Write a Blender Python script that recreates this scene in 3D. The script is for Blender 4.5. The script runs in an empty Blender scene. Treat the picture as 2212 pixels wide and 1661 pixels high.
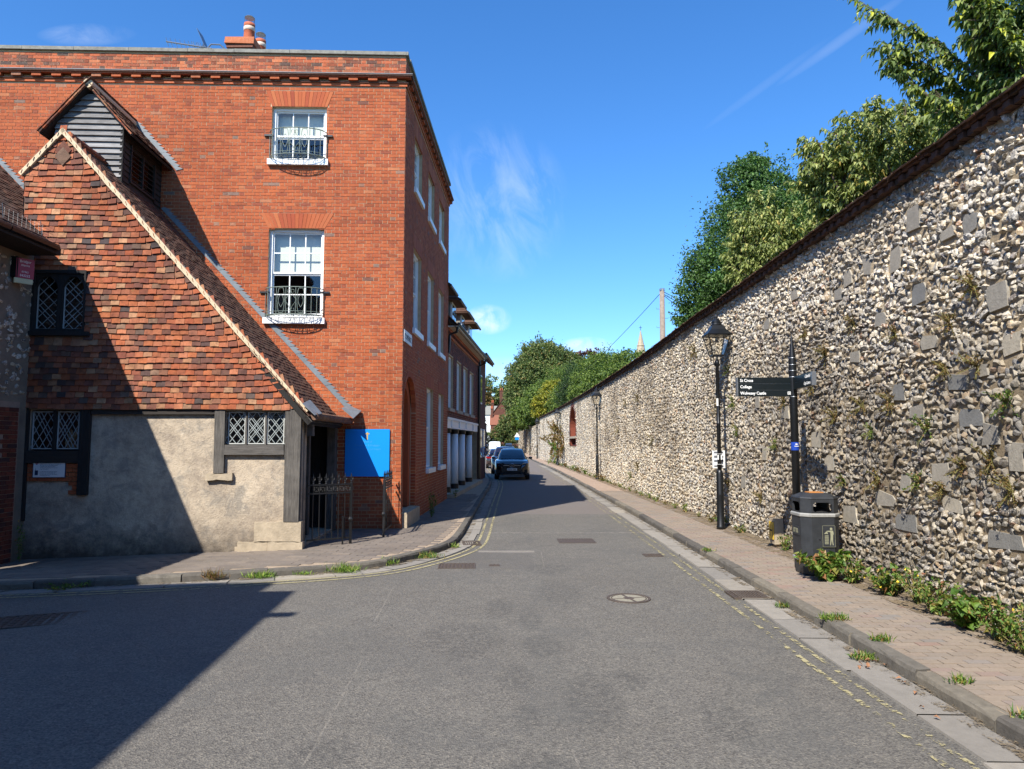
import bpy, math, random
import numpy as np
from mathutils import Vector, Matrix
rng = np.random.default_rng(7); random.seed(7)
S = bpy.context.scene; C = S.collection
PI = math.pi
# ---------------------------------------------------------------- camera
cd = bpy.data.cameras.new('camera'); cam = bpy.data.objects.new('camera', cd); C.objects.link(cam)
cd.sensor_fit = 'HORIZONTAL'; cd.sensor_width = 36; cd.lens = 36*1540/2212
cd.clip_start = .05; cd.clip_end = 6000
cam.location = (0, 0, 1.95); cam.rotation_euler = (PI/2 + math.atan(124.5/1540), 0, 0)
S.camera = cam
# ---------------------------------------------------------------- sun and sky
SUN = Vector((.46, .86, -1.0)).normalized()
SEL = math.asin(-SUN.z); SROT = math.atan2(-SUN.x, -SUN.y)
sl = bpy.data.lights.new('sun', 'SUN'); sun = bpy.data.objects.new('sun', sl); C.objects.link(sun)
sl.energy = 4.9; sl.angle = math.radians(.53); sl.color = (1, .945, .86)
sun.rotation_euler = SUN.to_track_quat('-Z', 'Y').to_euler(); sun.location = (-20, -35, 45)
W = bpy.data.worlds.new('World'); S.world = W; W.use_nodes = True
wn, wl = W.node_tree.nodes, W.node_tree.links
wn.clear()
def N(t, nodes, **k):
    n = nodes.new(t)
    for a, b in k.items():
        if a.startswith('i_'):
            key = a[2:]; key = int(key) if key.isdigit() else key
            n.inputs[key].default_value = b
        else: setattr(n, a, b)
    return n
def sky_world():
    sk = N('ShaderNodeTexSky', wn, sky_type='NISHITA', sun_disc=False, sun_elevation=SEL, sun_rotation=SROT,
           altitude=60, air_density=1.0, dust_density=.35, ozone_density=3.0)
    tc = N('ShaderNodeTexCoord', wn)
    hs = N('ShaderNodeHueSaturation', wn); hs.inputs['Saturation'].default_value = 1.13; hs.inputs['Value'].default_value = 1.0
    tn = N('ShaderNodeMix', wn, data_type='RGBA', blend_type='MULTIPLY'); tn.inputs[0].default_value = 1; tn.inputs[7].default_value = (.66, .81, 1.0, 1)
    wl.new(sk.outputs[0], tn.inputs[6]); wl.new(tn.outputs[2], hs.inputs['Color'])
    col = hs.outputs[0]
    def vm(op, a, b=None):
        n = N('ShaderNodeVectorMath', wn, operation=op)
        wl.new(a, n.inputs[0])
        if b is not None:
            if isinstance(b, tuple): n.inputs[1].default_value = b
            else: wl.new(b, n.inputs[1])
        return n
    def ma(op, a, b, clamp=False):
        n = N('ShaderNodeMath', wn, operation=op, use_clamp=clamp)
        for i, x in enumerate((a, b)):
            if isinstance(x, (int, float)): n.inputs[i].default_value = x
            else: wl.new(x, n.inputs[i])
        return n.outputs[0]
    dirv = vm('NORMALIZE', tc.outputs['Generated']).outputs[0]
    # thin cirrus streaks everywhere, plus a few brighter patches of cloud at their own bearings
    def patch(d, rx, ry, rot, scale, lo, hi, amt, stretch=(1, 1, 1)):
        d = Vector(d).normalized(); r = Vector((d.y, -d.x, 0)).normalized(); u = r.cross(d)
        a = r*math.cos(rot) + u*math.sin(rot); b = -r*math.sin(rot) + u*math.cos(rot)
        x = vm('DOT_PRODUCT', dirv, tuple(a)).outputs['Value']; y = vm('DOT_PRODUCT', dirv, tuple(b)).outputs['Value']
        f = vm('DOT_PRODUCT', dirv, tuple(d)).outputs['Value']
        q = ma('ADD', ma('POWER', ma('ABSOLUTE', ma('DIVIDE', x, rx), 0), 2), ma('POWER', ma('ABSOLUTE', ma('DIVIDE', y, ry), 0), 2))
        w = ma('SUBTRACT', 1, q, True)
        w = ma('MULTIPLY', w, ma('GREATER_THAN', f, 0))
        cb = N('ShaderNodeCombineXYZ', wn); wl.new(ma('DIVIDE', x, stretch[0]), cb.inputs[0]); wl.new(ma('DIVIDE', y, stretch[1]), cb.inputs[1])
        nz = N('ShaderNodeTexNoise', wn); nz.inputs['Scale'].default_value = scale; nz.inputs['Detail'].default_value = 8; nz.inputs['Roughness'].default_value = .62
        nz.inputs['Distortion'].default_value = .6
        wl.new(cb.outputs[0], nz.inputs['Vector'])
        mr = N('ShaderNodeMapRange', wn); mr.inputs[1].default_value = lo; mr.inputs[2].default_value = hi; wl.new(nz.outputs['Fac'], mr.inputs[0])
        return ma('MULTIPLY', ma('MULTIPLY', mr.outputs[0], w), amt)
    def dr(x, y):
        p = math.atan(124.5/1540); cx, cy = (x-1106)/1540, (830.5-y)/1540
        return (cx, math.cos(p) - math.sin(p)*cy, math.sin(p) + math.cos(p)*cy)
    tot = patch(dr(1075, 440), .11, .10, 1.9, 22, .42, .82, .38, (2.2, 1, 1))
    for a in (patch(dr(1055, 690), .034, .022, 0, 34, .34, .62, .75), patch(dr(1268, 748), .04, .014, 0, 34, .32, .6, .7),
              patch(dr(1090, 800), .05, .02, 0, 16, .3, .7, .5), patch(dr(1820, 85), .085, .007, .44, 14, .1, .7, .13, (3, 1, 1)),
              patch(dr(1650, 185), .09, .006, .5, 14, .1, .7, .06, (3, 1, 1)),
              patch(dr(190, 75), .05, .012, .3, 30, .35, .75, .3, (2, 1, 1)), patch(dr(1040, 870), .07, .02, 0, 16, .2, .7, .6),
              patch((-.7, -.5, .45), .5, .2, .3, 5, .45, .8, .4, (2, 1, 1)), patch((.8, -.3, .35), .4, .2, .2, 5, .45, .8, .4, (2, 1, 1))):
        tot = ma('ADD', tot, a, True)
    mx = N('ShaderNodeMix', wn, data_type='RGBA'); wl.new(tot, mx.inputs[0]); wl.new(col, mx.inputs[6]); mx.inputs[7].default_value = (4.6, 5.0, 5.6, 1)
    bg = N('ShaderNodeBackground', wn); bg.inputs[1].default_value = .135
    wl.new(mx.outputs[2], bg.inputs[0])
    out = N('ShaderNodeOutputWorld', wn); wl.new(bg.outputs[0], out.inputs[0])
sky_world()
S.view_settings.view_transform = 'Standard'; S.view_settings.look = 'None'
S.view_settings.exposure = .88; S.view_settings.gamma = 1; S.view_settings.use_curve_mapping = False
S.cycles.max_bounces = 6; S.cycles.diffuse_bounces = 3; S.cycles.glossy_bounces = 3; S.cycles.transparent_max_bounces = 12
S.cycles.transmission_bounces = 4; S.cycles.use_denoising = True
S.cycles.caustics_reflective = False; S.cycles.caustics_refractive = False

# ---------------------------------------------------------------- materials
def lin(h):
    if isinstance(h, tuple): return h if len(h) == 4 else h + (1,)
    h = h.lstrip('#'); v = [int(h[i:i+2], 16)/255 for i in (0, 2, 4)]
    return tuple(((c+.055)/1.055)**2.4 if c > .04045 else c/12.92 for c in v) + (1,)
def ramp(nodes, stops, interp='LINEAR'):
    r = nodes.new('ShaderNodeValToRGB'); r.color_ramp.interpolation = interp
    el = r.color_ramp.elements
    while len(el) > 1: el.remove(el[-1])
    el[0].position = stops[0][0]; el[0].color = lin(stops[0][1])
    for p, c in stops[1:]:
        e = el.new(p); e.color = lin(c)
    return r
class M_:
    """small node-building helper for one material"""
    def __init__(s, name):
        s.m = bpy.data.materials.new(name); s.m.use_nodes = True
        s.n = s.m.node_tree.nodes; s.l = s.m.node_tree.links
        s.b = s.n['Principled BSDF']; s.o = s.n['Material Output']
        s.tc = s.n.new('ShaderNodeTexCoord'); s.co = s.tc.outputs['Object']
    def link(s, a, b): s.l.new(a, b)
    def noise(s, scale, detail=5, rough=.6, vec=None, dist=0):
        n = s.n.new('ShaderNodeTexNoise'); n.inputs['Scale'].default_value = scale; n.inputs['Detail'].default_value = detail
        n.inputs['Roughness'].default_value = rough; n.inputs['Distortion'].default_value = dist
        s.link(vec or s.co, n.inputs['Vector']); return n.outputs['Fac']
    def vor(s, scale, feature='F1', out='Distance', vec=None, rnd=1):
        n = s.n.new('ShaderNodeTexVoronoi'); n.feature = feature; n.inputs['Scale'].default_value = scale; n.inputs['Randomness'].default_value = rnd
        s.link(vec or s.co, n.inputs['Vector']); return n.outputs[out]
    def map(s, v, lo, hi, a=0, b=1):
        n = s.n.new('ShaderNodeMapRange'); s.link(v, n.inputs[0])
        for i, x in zip((1, 2, 3, 4), (lo, hi, a, b)): n.inputs[i].default_value = x
        return n.outputs[0]
    def math(s, op, a, b=0, clamp=False):
        n = s.n.new('ShaderNodeMath'); n.operation = op; n.use_clamp = clamp
        for i, x in enumerate((a, b)):
            if isinstance(x, (int, float)): n.inputs[i].default_value = x
            else: s.link(x, n.inputs[i])
        return n.outputs[0]
    def mix(s, f, a, b, mode='MIX'):
        n = s.n.new('ShaderNodeMix'); n.data_type = 'RGBA'; n.blend_type = mode
        for i, x in ((0, f), (6, a), (7, b)):
            if isinstance(x, (int, float)): n.inputs[i].default_value = x
            elif isinstance(x, (str, tuple)): n.inputs[i].default_value = lin(x)
            else: s.link(x, n.inputs[i])
        return n.outputs[2]
    def ramp(s, v, stops, interp='LINEAR'):
        r = ramp(s.n, stops, interp); s.link(v, r.inputs[0]); return r.outputs[0]
    def rnd(s):
        a = s.n.new('ShaderNodeAttribute'); a.attribute_name = 'tint'
        o = s.n.new('ShaderNodeObjectInfo')
        return s.math('FRACT', s.math('ADD', a.outputs['Fac'], o.outputs['Random']))
    def shift(s, r, k=37.0):
        n = s.n.new('ShaderNodeVectorMath'); n.operation = 'ADD'
        cb = s.n.new('ShaderNodeCombineXYZ'); m = s.math('MULTIPLY', r, k)
        for i in range(3): s.link(m, cb.inputs[i])
        s.link(s.co, n.inputs[0]); s.link(cb.outputs[0], n.inputs[1]); s.co = n.outputs[0]
    def scale(s, v):
        n = s.n.new('ShaderNodeVectorMath'); n.operation = 'MULTIPLY'; s.link(s.co, n.inputs[0]); n.inputs[1].default_value = v
        return n.outputs[0]
    def color(s, c):
        if isinstance(c, (str, tuple)): s.b.inputs['Base Color'].default_value = lin(c)
        else: s.link(c, s.b.inputs['Base Color'])
    def rough(s, r):
        if isinstance(r, (int, float)): s.b.inputs['Roughness'].default_value = r
        else: s.link(r, s.b.inputs['Roughness'])
    def bump(s, h, dist=.01, strength=1):
        n = s.n.new('ShaderNodeBump'); n.inputs['Distance'].default_value = dist; n.inputs['Strength'].default_value = strength
        s.link(h, n.inputs['Height']); s.link(n.outputs[0], s.b.inputs['Normal'])
    def spec(s, v): s.b.inputs['Specular IOR Level'].default_value = v
MATS = {}
def simple(name, col, rough=.6, var=.15, nscale=8, bump=0, bscale=30, metal=0, spec=.5):
    m = M_(name); c = lin(col)
    f = m.noise(nscale, 6, .65)
    lo = tuple(x*(1-var) for x in c[:3]); hi = tuple(min(1, x*(1+var)) for x in c[:3])
    m.color(m.ramp(f, [(.25, lo), (.75, hi)])); m.rough(rough); m.b.inputs['Metallic'].default_value = metal; m.spec(spec)
    if bump: m.bump(m.noise(bscale, 6), bump)
    MATS[name] = m.m; return m.m
PAINTS = {}
def pieces(name, stops, mott=.35, nscale=14, rough=.85, bump=.004, bscale=60, blot=None, dirt=None, interp='LINEAR', spec=.3):
    """material of many alike pieces: a colour per piece, mottling, blotches (lichen, bloom)"""
    m = M_(name); gp = m.n.new('ShaderNodeNewGeometry'); world = gp.outputs['Position']
    r = m.rnd(); m.shift(r)
    base = m.ramp(r, stops, interp)
    f = m.noise(nscale, 6, .7)
    c = m.mix(1, base, m.ramp(f, [(.2, (1-mott,)*3), (.8, (1+mott*.6,)*3)]), 'MULTIPLY')
    if blot:
        for bc, sc, lo, hi, am in blot:
            c = m.mix(m.map(m.noise(sc, 5, .7), lo, hi, 0, am), c, bc)
    if dirt:
        for bc, sc, lo, hi, am in dirt:
            v = world
            if isinstance(sc, tuple):
                q = m.n.new('ShaderNodeVectorMath'); q.operation = 'MULTIPLY'; m.link(world, q.inputs[0]); q.inputs[1].default_value = sc; v = q.outputs[0]; sc = 1
            c = m.mix(m.map(m.noise(sc, 5, .65, v), lo, hi, 0, am), c, bc, 'MULTIPLY')
    if name == 'flint': c = weathered(m, c, world)
    m.color(c); m.rough(rough); m.spec(spec)
    if bump: m.bump(m.noise(bscale, 6, .7), bump)
    MATS[name] = m.m; return m.m
def weathered(m, c, world):
    """the grey weathering of the lower near stretch of the flint wall"""
    sx = m.n.new('ShaderNodeSeparateXYZ'); m.link(world, sx.inputs[0]); f = m.noise(.7, 5, .65, world)
    z = m.math('ADD', sx.outputs[2], m.math('MULTIPLY', m.math('SUBTRACT', f, .5), 5)); y = m.math('ADD', sx.outputs[1], m.math('MULTIPLY', m.math('SUBTRACT', f, .5), 14))
    w = m.math('MULTIPLY', m.map(z, 4.6, 2.4), m.map(y, 25, 11)); return m.mix(m.math('MULTIPLY', w, .9), c, (.56, .545, .525), 'MULTIPLY')
def glass(name, tint=(.8, .86, .86), refl=.12, clear=.75):
    m = M_(name); m.n.remove(m.b)
    t = m.n.new('ShaderNodeBsdfTransparent'); t.inputs[0].default_value = tuple(x*clear for x in tint) + (1,)
    g = m.n.new('ShaderNodeBsdfGlossy'); g.inputs['Roughness'].default_value = .02; g.inputs[0].default_value = (.9, .93, .95, 1)
    lw_ = m.n.new('ShaderNodeLayerWeight'); lw_.inputs[0].default_value = .5
    mx = m.n.new('ShaderNodeMixShader')
    f = m.math('ADD', m.math('MULTIPLY', m.math('POWER', lw_.outputs['Facing'], 4), .8), refl*.8, True)
    m.link(f, mx.inputs[0]); m.link(t.outputs[0], mx.inputs[1]); m.link(g.outputs[0], mx.inputs[2]); m.link(mx.outputs[0], m.o.inputs[0])
    MATS[name] = m.m; return m.m
def paint(name, col, rough=.3, coat=.6, metal=0):
    m = M_(name); m.color(col); m.rough(rough); m.b.inputs['Coat Weight'].default_value = coat; m.b.inputs['Metallic'].default_value = metal
    m.b.inputs['Coat Roughness'].default_value = .06
    MATS[name] = m.m; return m.m

BR = [(0, '#8f4c30'), (.08, '#a15433'), (.3, '#a95a36'), (.5, '#ae5f39'), (.72, '#a55634'), (.88, '#9c5134'), (.95, '#8a4a35'), (.975, '#b6714a'), (.992, '#806a5e'), (1, '#74493b')]
BD = [('#d8a690', 38, .58, .8, .35), ('#5a2a20', 20, .58, .75, .5)]
pieces('brick', BR, .35, 30, .88, .003, 90, BD, [((.6, .55, .52), .55, .48, .72, .6), ((.8, .74, .68), 3, .5, .75, .5), ((.62, .56, .52), (4, 4, .45), .54, .74, .6), ((1.16, 1.12, 1.06), .8, .52, .7, .6)])
pieces('brick_parapet', [(0, '#7c4430'), (.25, '#a4573a'), (.5, '#b4623f'), (.62, '#5a4038'), (.75, '#bd704a'), (.88, '#4d413c'), (1, '#94503a')], .4, 30, .9, .004, 90,
       [('#b9a48f', 26, .55, .8, .5)], [((.6, .56, .5), 1.4, .5, .75, .5)])
pieces('brick_rubbed', [(0, '#9c4f30'), (.3, '#a95b38'), (.6, '#984930'), (.8, '#b0663f'), (1, '#8e442f')], .2, 30, .88, .002, 90)
pieces('brick_plum', [(0, '#4e2c26'), (.3, '#6a382b'), (.55, '#7b3f2e'), (.8, '#5c332b'), (1, '#433030')], .3, 30, .88, .003, 90)
pieces('brick_far', [(0, '#57382e'), (.5, '#654033'), (1, '#50362e')], .5, 3, .9, 0)
simple('mortar', '#b79f80', .95, .2, 6, .003, 120)
simple('mortar_dark', '#8d7b6c', .95, .22, 6, .003, 120)
pieces('tile', [(0, '#92583c'), (.1, '#a9633f'), (.22, '#9c5438'), (.35, '#b07050'), (.46, '#8c523e'), (.56, '#70493c'), (.64, '#b0805c'), (.7, '#554440'), (.77, '#9c5a3e'), (.83, '#474141'), (.88, '#b98c68'), (.93, '#80493a'), (1, '#644a40')], .5, 9, .9, .004, 70,
       [('#6d6434', 16, .6, .72, .55), ('#3a2a25', 11, .52, .72, .55), ('#c9b394', 40, .7, .8, .4)], [((.66, .6, .56), .7, .46, .66, .75), ((.7, .66, .62), 3.2, .5, .7, .5)])
pieces('roof_tile', [(0, '#4a382e'), (.3, '#584035'), (.6, '#5f4437'), (.85, '#45392f'), (1, '#6b4a3a')], .4, 12, .92, .004, 60, [('#5e5a3c', 14, .6, .75, .4)])
pieces('cap', [(0, '#6b5042'), (.4, '#7d5f4c'), (.7, '#5e4a3e'), (1, '#86694f')], .4, 12, .92, .004, 60)
pieces('roof_tile_red', [(0, '#7d4a38'), (.4, '#8f553f'), (.7, '#6f4638'), (1, '#96604a')], .4, 9, .92, .004, 60, [('#5e5a3c', 6, .6, .75, .5)])
pieces('flint', [(0, '#a19b91'), (.1, '#c0b5a0'), (.24, '#cfc3ac'), (.4, '#c0af90'), (.52, '#aba69d'), (.62, '#87847f'), (.72, '#cbbfa9'), (.8, '#66676a'), (.87, '#b8a789'), (.92, '#c6aa84'), (.96, '#77777a'), (.98, '#a27850'), (1, '#4a4c52')], .4, 22, .6, .006, 50,
       [('#e9e2d4', 40, .53, .58, .8), ('#3a3c42', 30, .56, .6, .85), ('#8a6a48', 9, .6, .75, .5)], [((.52, .5, .48), .33, .5, .64, .85), ((.75, .69, .62), 1.6, .48, .7, .6), ((.6, .57, .54), (3, 3, .5), .56, .7, .6)], spec=.5)
pieces('ashlar', [(0, '#8d877c'), (.4, '#a39b8c'), (.7, '#7b7a76'), (1, '#b7ac97')], .35, 14, .92, .006, 40, [('#4b4a48', 7, .55, .75, .6)])
fm = M_('flint_mortar'); _g = fm.n.new('ShaderNodeNewGeometry'); fm.color(weathered(fm, fm.ramp(fm.noise(2.2, 6, .65), [(.25, '#8a7a62'), (.75, '#b5a283')]), _g.outputs['Position'])); fm.rough(.97); fm.bump(fm.noise(40, 6), .01); MATS['flint_mortar'] = fm.m
pieces('paver', [(0, '#83786c'), (.3, '#8a7d6e'), (.5, '#86796c'), (.7, '#8e8071'), (.85, '#7c766f'), (.94, '#8c7669'), (1, '#807b74')], .2, 30, .92, .002, 120, [('#c9bcab', 160, .66, .75, .6)], [((.8, .77, .74), 1.2, .45, .7, .6)])
pieces('kerb', [(0, '#5a564f'), (.3, '#6b665d'), (.6, '#524e49'), (.85, '#777063'), (1, '#484644')], .35, 12, .9, .006, 40, [('#3f3c38', 5, .55, .72, .6)])
pieces('channel', [(0, '#827d75'), (.4, '#8d877d'), (.7, '#77736d'), (1, '#968e80')], .22, 10, .9, .003, 60, [('#6d6963', 4, .55, .75, .5)])
pieces('paver_grey', [(0, '#6f675e'), (.4, '#786e64'), (.7, '#6b635c'), (1, '#7f7468')], .2, 20, .93, .002, 120, None, [((.78, .76, .74), .8, .45, .7, .7)])
simple('paver_joint', '#94836f', .97, .3, 12, .003, 120)
simple('stone_coping', '#7b7a72', .95, .35, 9, .006, 50)
simple('stone_pale', '#a2947e', .92, .3, 6, .008, 30)
simple('lead', '#6c7479', .5, .25, 5, .002, 20, .0)
simple('white_paint', '#e8e9e6', .45, .05, 6)
simple('cream_wall', '#c9bda6', .9, .15, 2)
simple('iron', '#17181a', .45, .3, 20, .001, 90)
simple('balcony_iron', '#66736a', .55, .3, 20, .001, 90)
simple('black_paint', '#101214', .38, .3, 14, .001, 60)
simple('black_matt', '#0c0c0d', .8, .2, 10)
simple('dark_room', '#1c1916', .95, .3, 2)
simple('blind', '#d3d6c6', .8, .04, 3)
simple('cast_iron_cover', '#4a4038', .7, .4, 30, .002, 90)
simple('pot', '#a75a3c', .9, .25, 6, .003, 30)
simple('pot_band', '#cdbfae', .9, .2, 8)
simple('verge_mortar', '#c9b696', .95, .2, 14, .005, 50)
simple('bark', '#4a4036', .95, .4, 9, .02, 30)
simple('pole_wood', '#82766a', .9, .3, 8, .01, 30)
simple('steel', '#a9adb0', .35, .1, 8, 0, 30, .9)
simple('stem', '#6f6a3c', .9, .3, 9)
glass('window_glass', (.95, .97, .96), .1, .95); glass('lamp_glass', (.97, .95, .9), .08, .97); glass('dark_glass', (.25, .28, .3), .14, .5)
def leafmat(name, stops, trans=.35):
    m = M_(name); r = m.rnd()
    c = m.ramp(r, stops); m.color(c); m.rough(.5); m.spec(.4)
    t = m.n.new('ShaderNodeBsdfTranslucent'); m.link(m.mix(1, c, (1.15, 1.25, .55), 'MULTIPLY'), t.inputs[0])
    mx = m.n.new('ShaderNodeMixShader'); mx.inputs[0].default_value = trans
    m.link(m.b.outputs[0], mx.inputs[1]); m.link(t.outputs[0], mx.inputs[2]); m.link(mx.outputs[0], m.o.inputs[0])
    MATS[name] = m.m; return m.m
leafmat('leaf_cherry', [(0, '#55622f'), (.35, '#788546'), (.7, '#97a05c'), (.93, '#adb06c'), (.97, '#b0a250'), (1, '#a89250')])
leafmat('leaf_cherry_dark', [(0, '#3c4e24'), (.35, '#566a32'), (.7, '#718344'), (.9, '#8a9450'), (.96, '#b0b848'), (1, '#c4c23c')])
leafmat('leaf_maple', [(0, '#2b4420'), (.4, '#3f5e2c'), (.75, '#54763a'), (1, '#6b8a48')])
leafmat('leaf_green', [(0, '#35481f'), (.4, '#4e662b'), (.75, '#6b8138'), (1, '#879644')])
leafmat('leaf_chestnut', [(0, '#334522'), (.35, '#4d6132'), (.7, '#6d7d45'), (.92, '#868a52'), (1, '#8a7444')])
leafmat('leaf_yellow', [(0, '#566226'), (.4, '#82862c'), (.7, '#a59a30'), (1, '#6e7a30')])
leafmat('leaf_yew', [(0, '#1e3018'), (.5, '#2d4522'), (1, '#43592c')])
leafmat('leaf_copper', [(0, '#3a2226'), (.5, '#54323a'), (1, '#6a4440')])
leafmat('leaf_autumn', [(0, '#4d4d2a'), (.5, '#6d6236'), (1, '#7e5f3a')])
leafmat('leaf_weed', [(0, '#36521f'), (.35, '#4f6f2a'), (.65, '#6b8436'), (.82, '#8a8a44'), (.93, '#8c5a40'), (1, '#b3a36a')])
leafmat('leaf_dry', [(0, '#5c4a2c'), (.3, '#7a6236'), (.6, '#6a6a36'), (.8, '#8d6f42'), (1, '#77503a')])
leafmat('leaf_grass', [(0, '#4c6a26'), (.5, '#6f8f36'), (.85, '#96a850'), (1, '#b0a468')])
# ---------------------------------------------------------------- mesh helpers
class Fr:
    """a local frame: u along, v up, w out"""
    def __init__(s, o, u, v=(0, 0, 1), w=None):
        s.o = np.array(o, float); s.u = np.array(u, float); s.u /= np.linalg.norm(s.u)
        s.v = np.array(v, float); s.v /= np.linalg.norm(s.v)
        s.w = np.cross(s.u, s.v) if w is None else np.array(w, float); s.w = s.w/np.linalg.norm(s.w)
        s.M = np.stack([s.u, s.v, s.w])
    def P(s, p): return np.asarray(p, float) @ s.M + s.o
    def mat(s, p):
        m = Matrix.Identity(4); q = s.P(p)
        for i in range(3):
            m[i][0], m[i][1], m[i][2], m[i][3] = s.u[i], s.v[i], s.w[i], q[i]
        return m
WORLD = Fr((0, 0, 0), (1, 0, 0), (0, 1, 0), (0, 0, 1))
BOXF = np.array([[4, 5, 6, 7], [0, 3, 2, 1], [0, 1, 5, 4], [1, 2, 6, 5], [2, 3, 7, 6], [3, 0, 4, 7]])
class MB:
    def __init__(s): s.V = []; s.F = []; s.T = []; s.n = 0
    def add(s, v, f, t=None):
        v = np.asarray(v, float).reshape(-1, 3)
        groups = {}
        if isinstance(f, np.ndarray): groups = {f.shape[1]: f}
        else:
            for q in f: groups.setdefault(len(q), []).append(q)
        s.V.append(v)
        for k, g in groups.items():
            g = np.asarray(g, np.int64)
            s.F.append(g + s.n)
            s.T.append(np.full(len(g), rng.random() if t is None else t) if t is None or np.isscalar(t) else np.asarray(t))
        s.n += len(v)
        return s
    def box(s, u0, u1, v0, v1, w0, w1, fr=WORLD, t=None, jit=0):
        p = np.array([[u0, v0, w0], [u1, v0, w0], [u1, v1, w0], [u0, v1, w0], [u0, v0, w1], [u1, v0, w1], [u1, v1, w1], [u0, v1, w1]], float)
        if jit: p += rng.uniform(-jit, jit, p.shape)
        return s.add(fr.P(p), BOXF, t)
    def boxes(s, c, half, fr=WORLD, t=None, jit=0, faces=BOXF, axes=None):
        """many boxes at once: c (n,3) centres, half (n,3); optional axes (n,3,3) rows"""
        c = np.asarray(c, float); half = np.broadcast_to(np.asarray(half, float), c.shape); n = len(c)
        if n == 0: return s
        sg = np.array([[-1, -1, -1], [1, -1, -1], [1, 1, -1], [-1, 1, -1], [-1, -1, 1], [1, -1, 1], [1, 1, 1], [-1, 1, 1]], float)
        p = sg[None]*half[:, None]
        if jit: p = p + rng.uniform(-1, 1, p.shape)*np.asarray(jit)
        if axes is not None: p = np.einsum('nij,njk->nik', p, axes)
        p = p + c[:, None]
        f = (faces[None] + (np.arange(n)*8)[:, None, None]).reshape(-1, 4)
        t = rng.random(n) if t is None else t
        return s.add(fr.P(p.reshape(-1, 3)), f, np.repeat(t, len(faces)))
    def quad(s, pts, fr=WORLD, t=None): return s.add(fr.P(pts), [list(range(len(pts)))], t)
    def prism(s, poly, w0, w1, fr=WORLD, t=None):
        n = len(poly); p = [(a, b, w0) for a, b in poly] + [(a, b, w1) for a, b in poly]
        f = [list(range(n, 2*n)), list(range(n-1, -1, -1))] + [[i, (i+1) % n, n+(i+1) % n, n+i] for i in range(n)]
        return s.add(fr.P(p), f, t)
    def tube(s, pts, r, n=8, fr=WORLD, t=None, cap=True):
        pts = fr.P(pts); k = len(pts); r = np.broadcast_to(np.asarray(r, float), (k,))
        tan = np.gradient(pts, axis=0) if k > 2 else np.repeat((pts[1]-pts[0])[None], k, 0)
        tan = tan/np.maximum(np.linalg.norm(tan, axis=1, keepdims=True), 1e-9)
        ref = np.array([0, 0, 1.]) if abs(tan[:, 2]).mean() < .8 else np.array([1., 0, 0])
        a = np.cross(tan, ref); a /= np.maximum(np.linalg.norm(a, axis=1, keepdims=True), 1e-9); b = np.cross(tan, a)
        th = np.arange(n)/n*2*PI
        V = pts[:, None] + r[:, None, None]*(np.cos(th)[None, :, None]*a[:, None] + np.sin(th)[None, :, None]*b[:, None])
        f = [[i*n+j, i*n+(j+1) % n, (i+1)*n+(j+1) % n, (i+1)*n+j] for i in range(k-1) for j in range(n)]
        if cap: f += [list(range(n-1, -1, -1)), [(k-1)*n+j for j in range(n)]]
        return s.add(V.reshape(-1, 3), f, t)
    def lathe(s, prof, n=16, c=(0, 0, 0), t=None, rot=0, sx=1, sy=1):
        th = np.arange(n)/n*2*PI + rot; k = len(prof)
        V = np.array([[(r*math.cos(a)*sx+c[0], r*math.sin(a)*sy+c[1], z+c[2]) for a in th] for r, z in prof])
        f = [[i*n+j, i*n+(j+1) % n, (i+1)*n+(j+1) % n, (i+1)*n+j] for i in range(k-1) for j in range(n)]
        f += [list(range(n-1, -1, -1)), [(k-1)*n+j for j in range(n)]]
        return s.add(V.reshape(-1, 3), f, t)
    def grid(s, P, t=None):
        """P (a,b,3) grid of points"""
        P = np.asarray(P, float); a, b = P.shape[:2]
        i, j = np.meshgrid(np.arange(a-1), np.arange(b-1), indexing='ij')
        f = np.stack([i*b+j, (i+1)*b+j, (i+1)*b+j+1, i*b+j+1], -1).reshape(-1, 4)
        return s.add(P.reshape(-1, 3), f, t)
    def mesh(s, name, mat=None, smooth=False, off=(0, 0, 0)):
        me = bpy.data.meshes.new(name)
        if s.V:
            V = np.concatenate(s.V) - np.asarray(off)
            loops = np.concatenate([f.ravel() for f in s.F]); tot = np.concatenate([np.full(len(f), f.shape[1]) for f in s.F])
            st = np.concatenate([[0], np.cumsum(tot)[:-1]])
            me.vertices.add(len(V)); me.vertices.foreach_set('co', V.ravel())
            me.loops.add(len(loops)); me.loops.foreach_set('vertex_index', loops.astype(np.int32))
            me.polygons.add(len(tot)); me.polygons.foreach_set('loop_start', st.astype(np.int32))
            me.update(calc_edges=True)
            me.polygons.foreach_set('use_smooth', np.full(len(tot), bool(smooth)))
            at = me.attributes.new('tint', 'FLOAT', 'FACE'); at.data.foreach_set('value', np.concatenate(s.T).astype(np.float32))
        if mat: me.materials.append(MATS[mat] if isinstance(mat, str) else mat)
        return me
OFF = {}
def off(p): return OFF.get(p.name, np.zeros(3)) if p else np.zeros(3)
def put(o, parent=None, kind=None):
    C.objects.link(o)
    if parent: o.parent = parent
    if kind: o['kind'] = kind
    return o
def obj(name, mb, mat, parent=None, smooth=False, kind=None, label=None):
    """links the mesh as ONE object; its points are given in the world (or in the thing's own space if the thing stands at the origin)"""
    o = bpy.data.objects.new(name, mb.mesh(name, mat, smooth, off(parent) if parent else (0, 0, 0)))
    put(o, parent, kind)
    if parent: OFF[o.name] = off(parent)
    if label: o['label'] = label
    return o
def tag(o, label, cat, group=None):
    o['label'] = label; o['category'] = cat
    if group: o['group'] = group
    return o
def thing(name, label, cat, loc=(0, 0, 0), group=None):
    o = bpy.data.objects.new(name, None); o.empty_display_size = .2; o.location = loc; put(o)
    OFF[o.name] = np.array(loc, float)
    return tag(o, label, cat, group)
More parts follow.
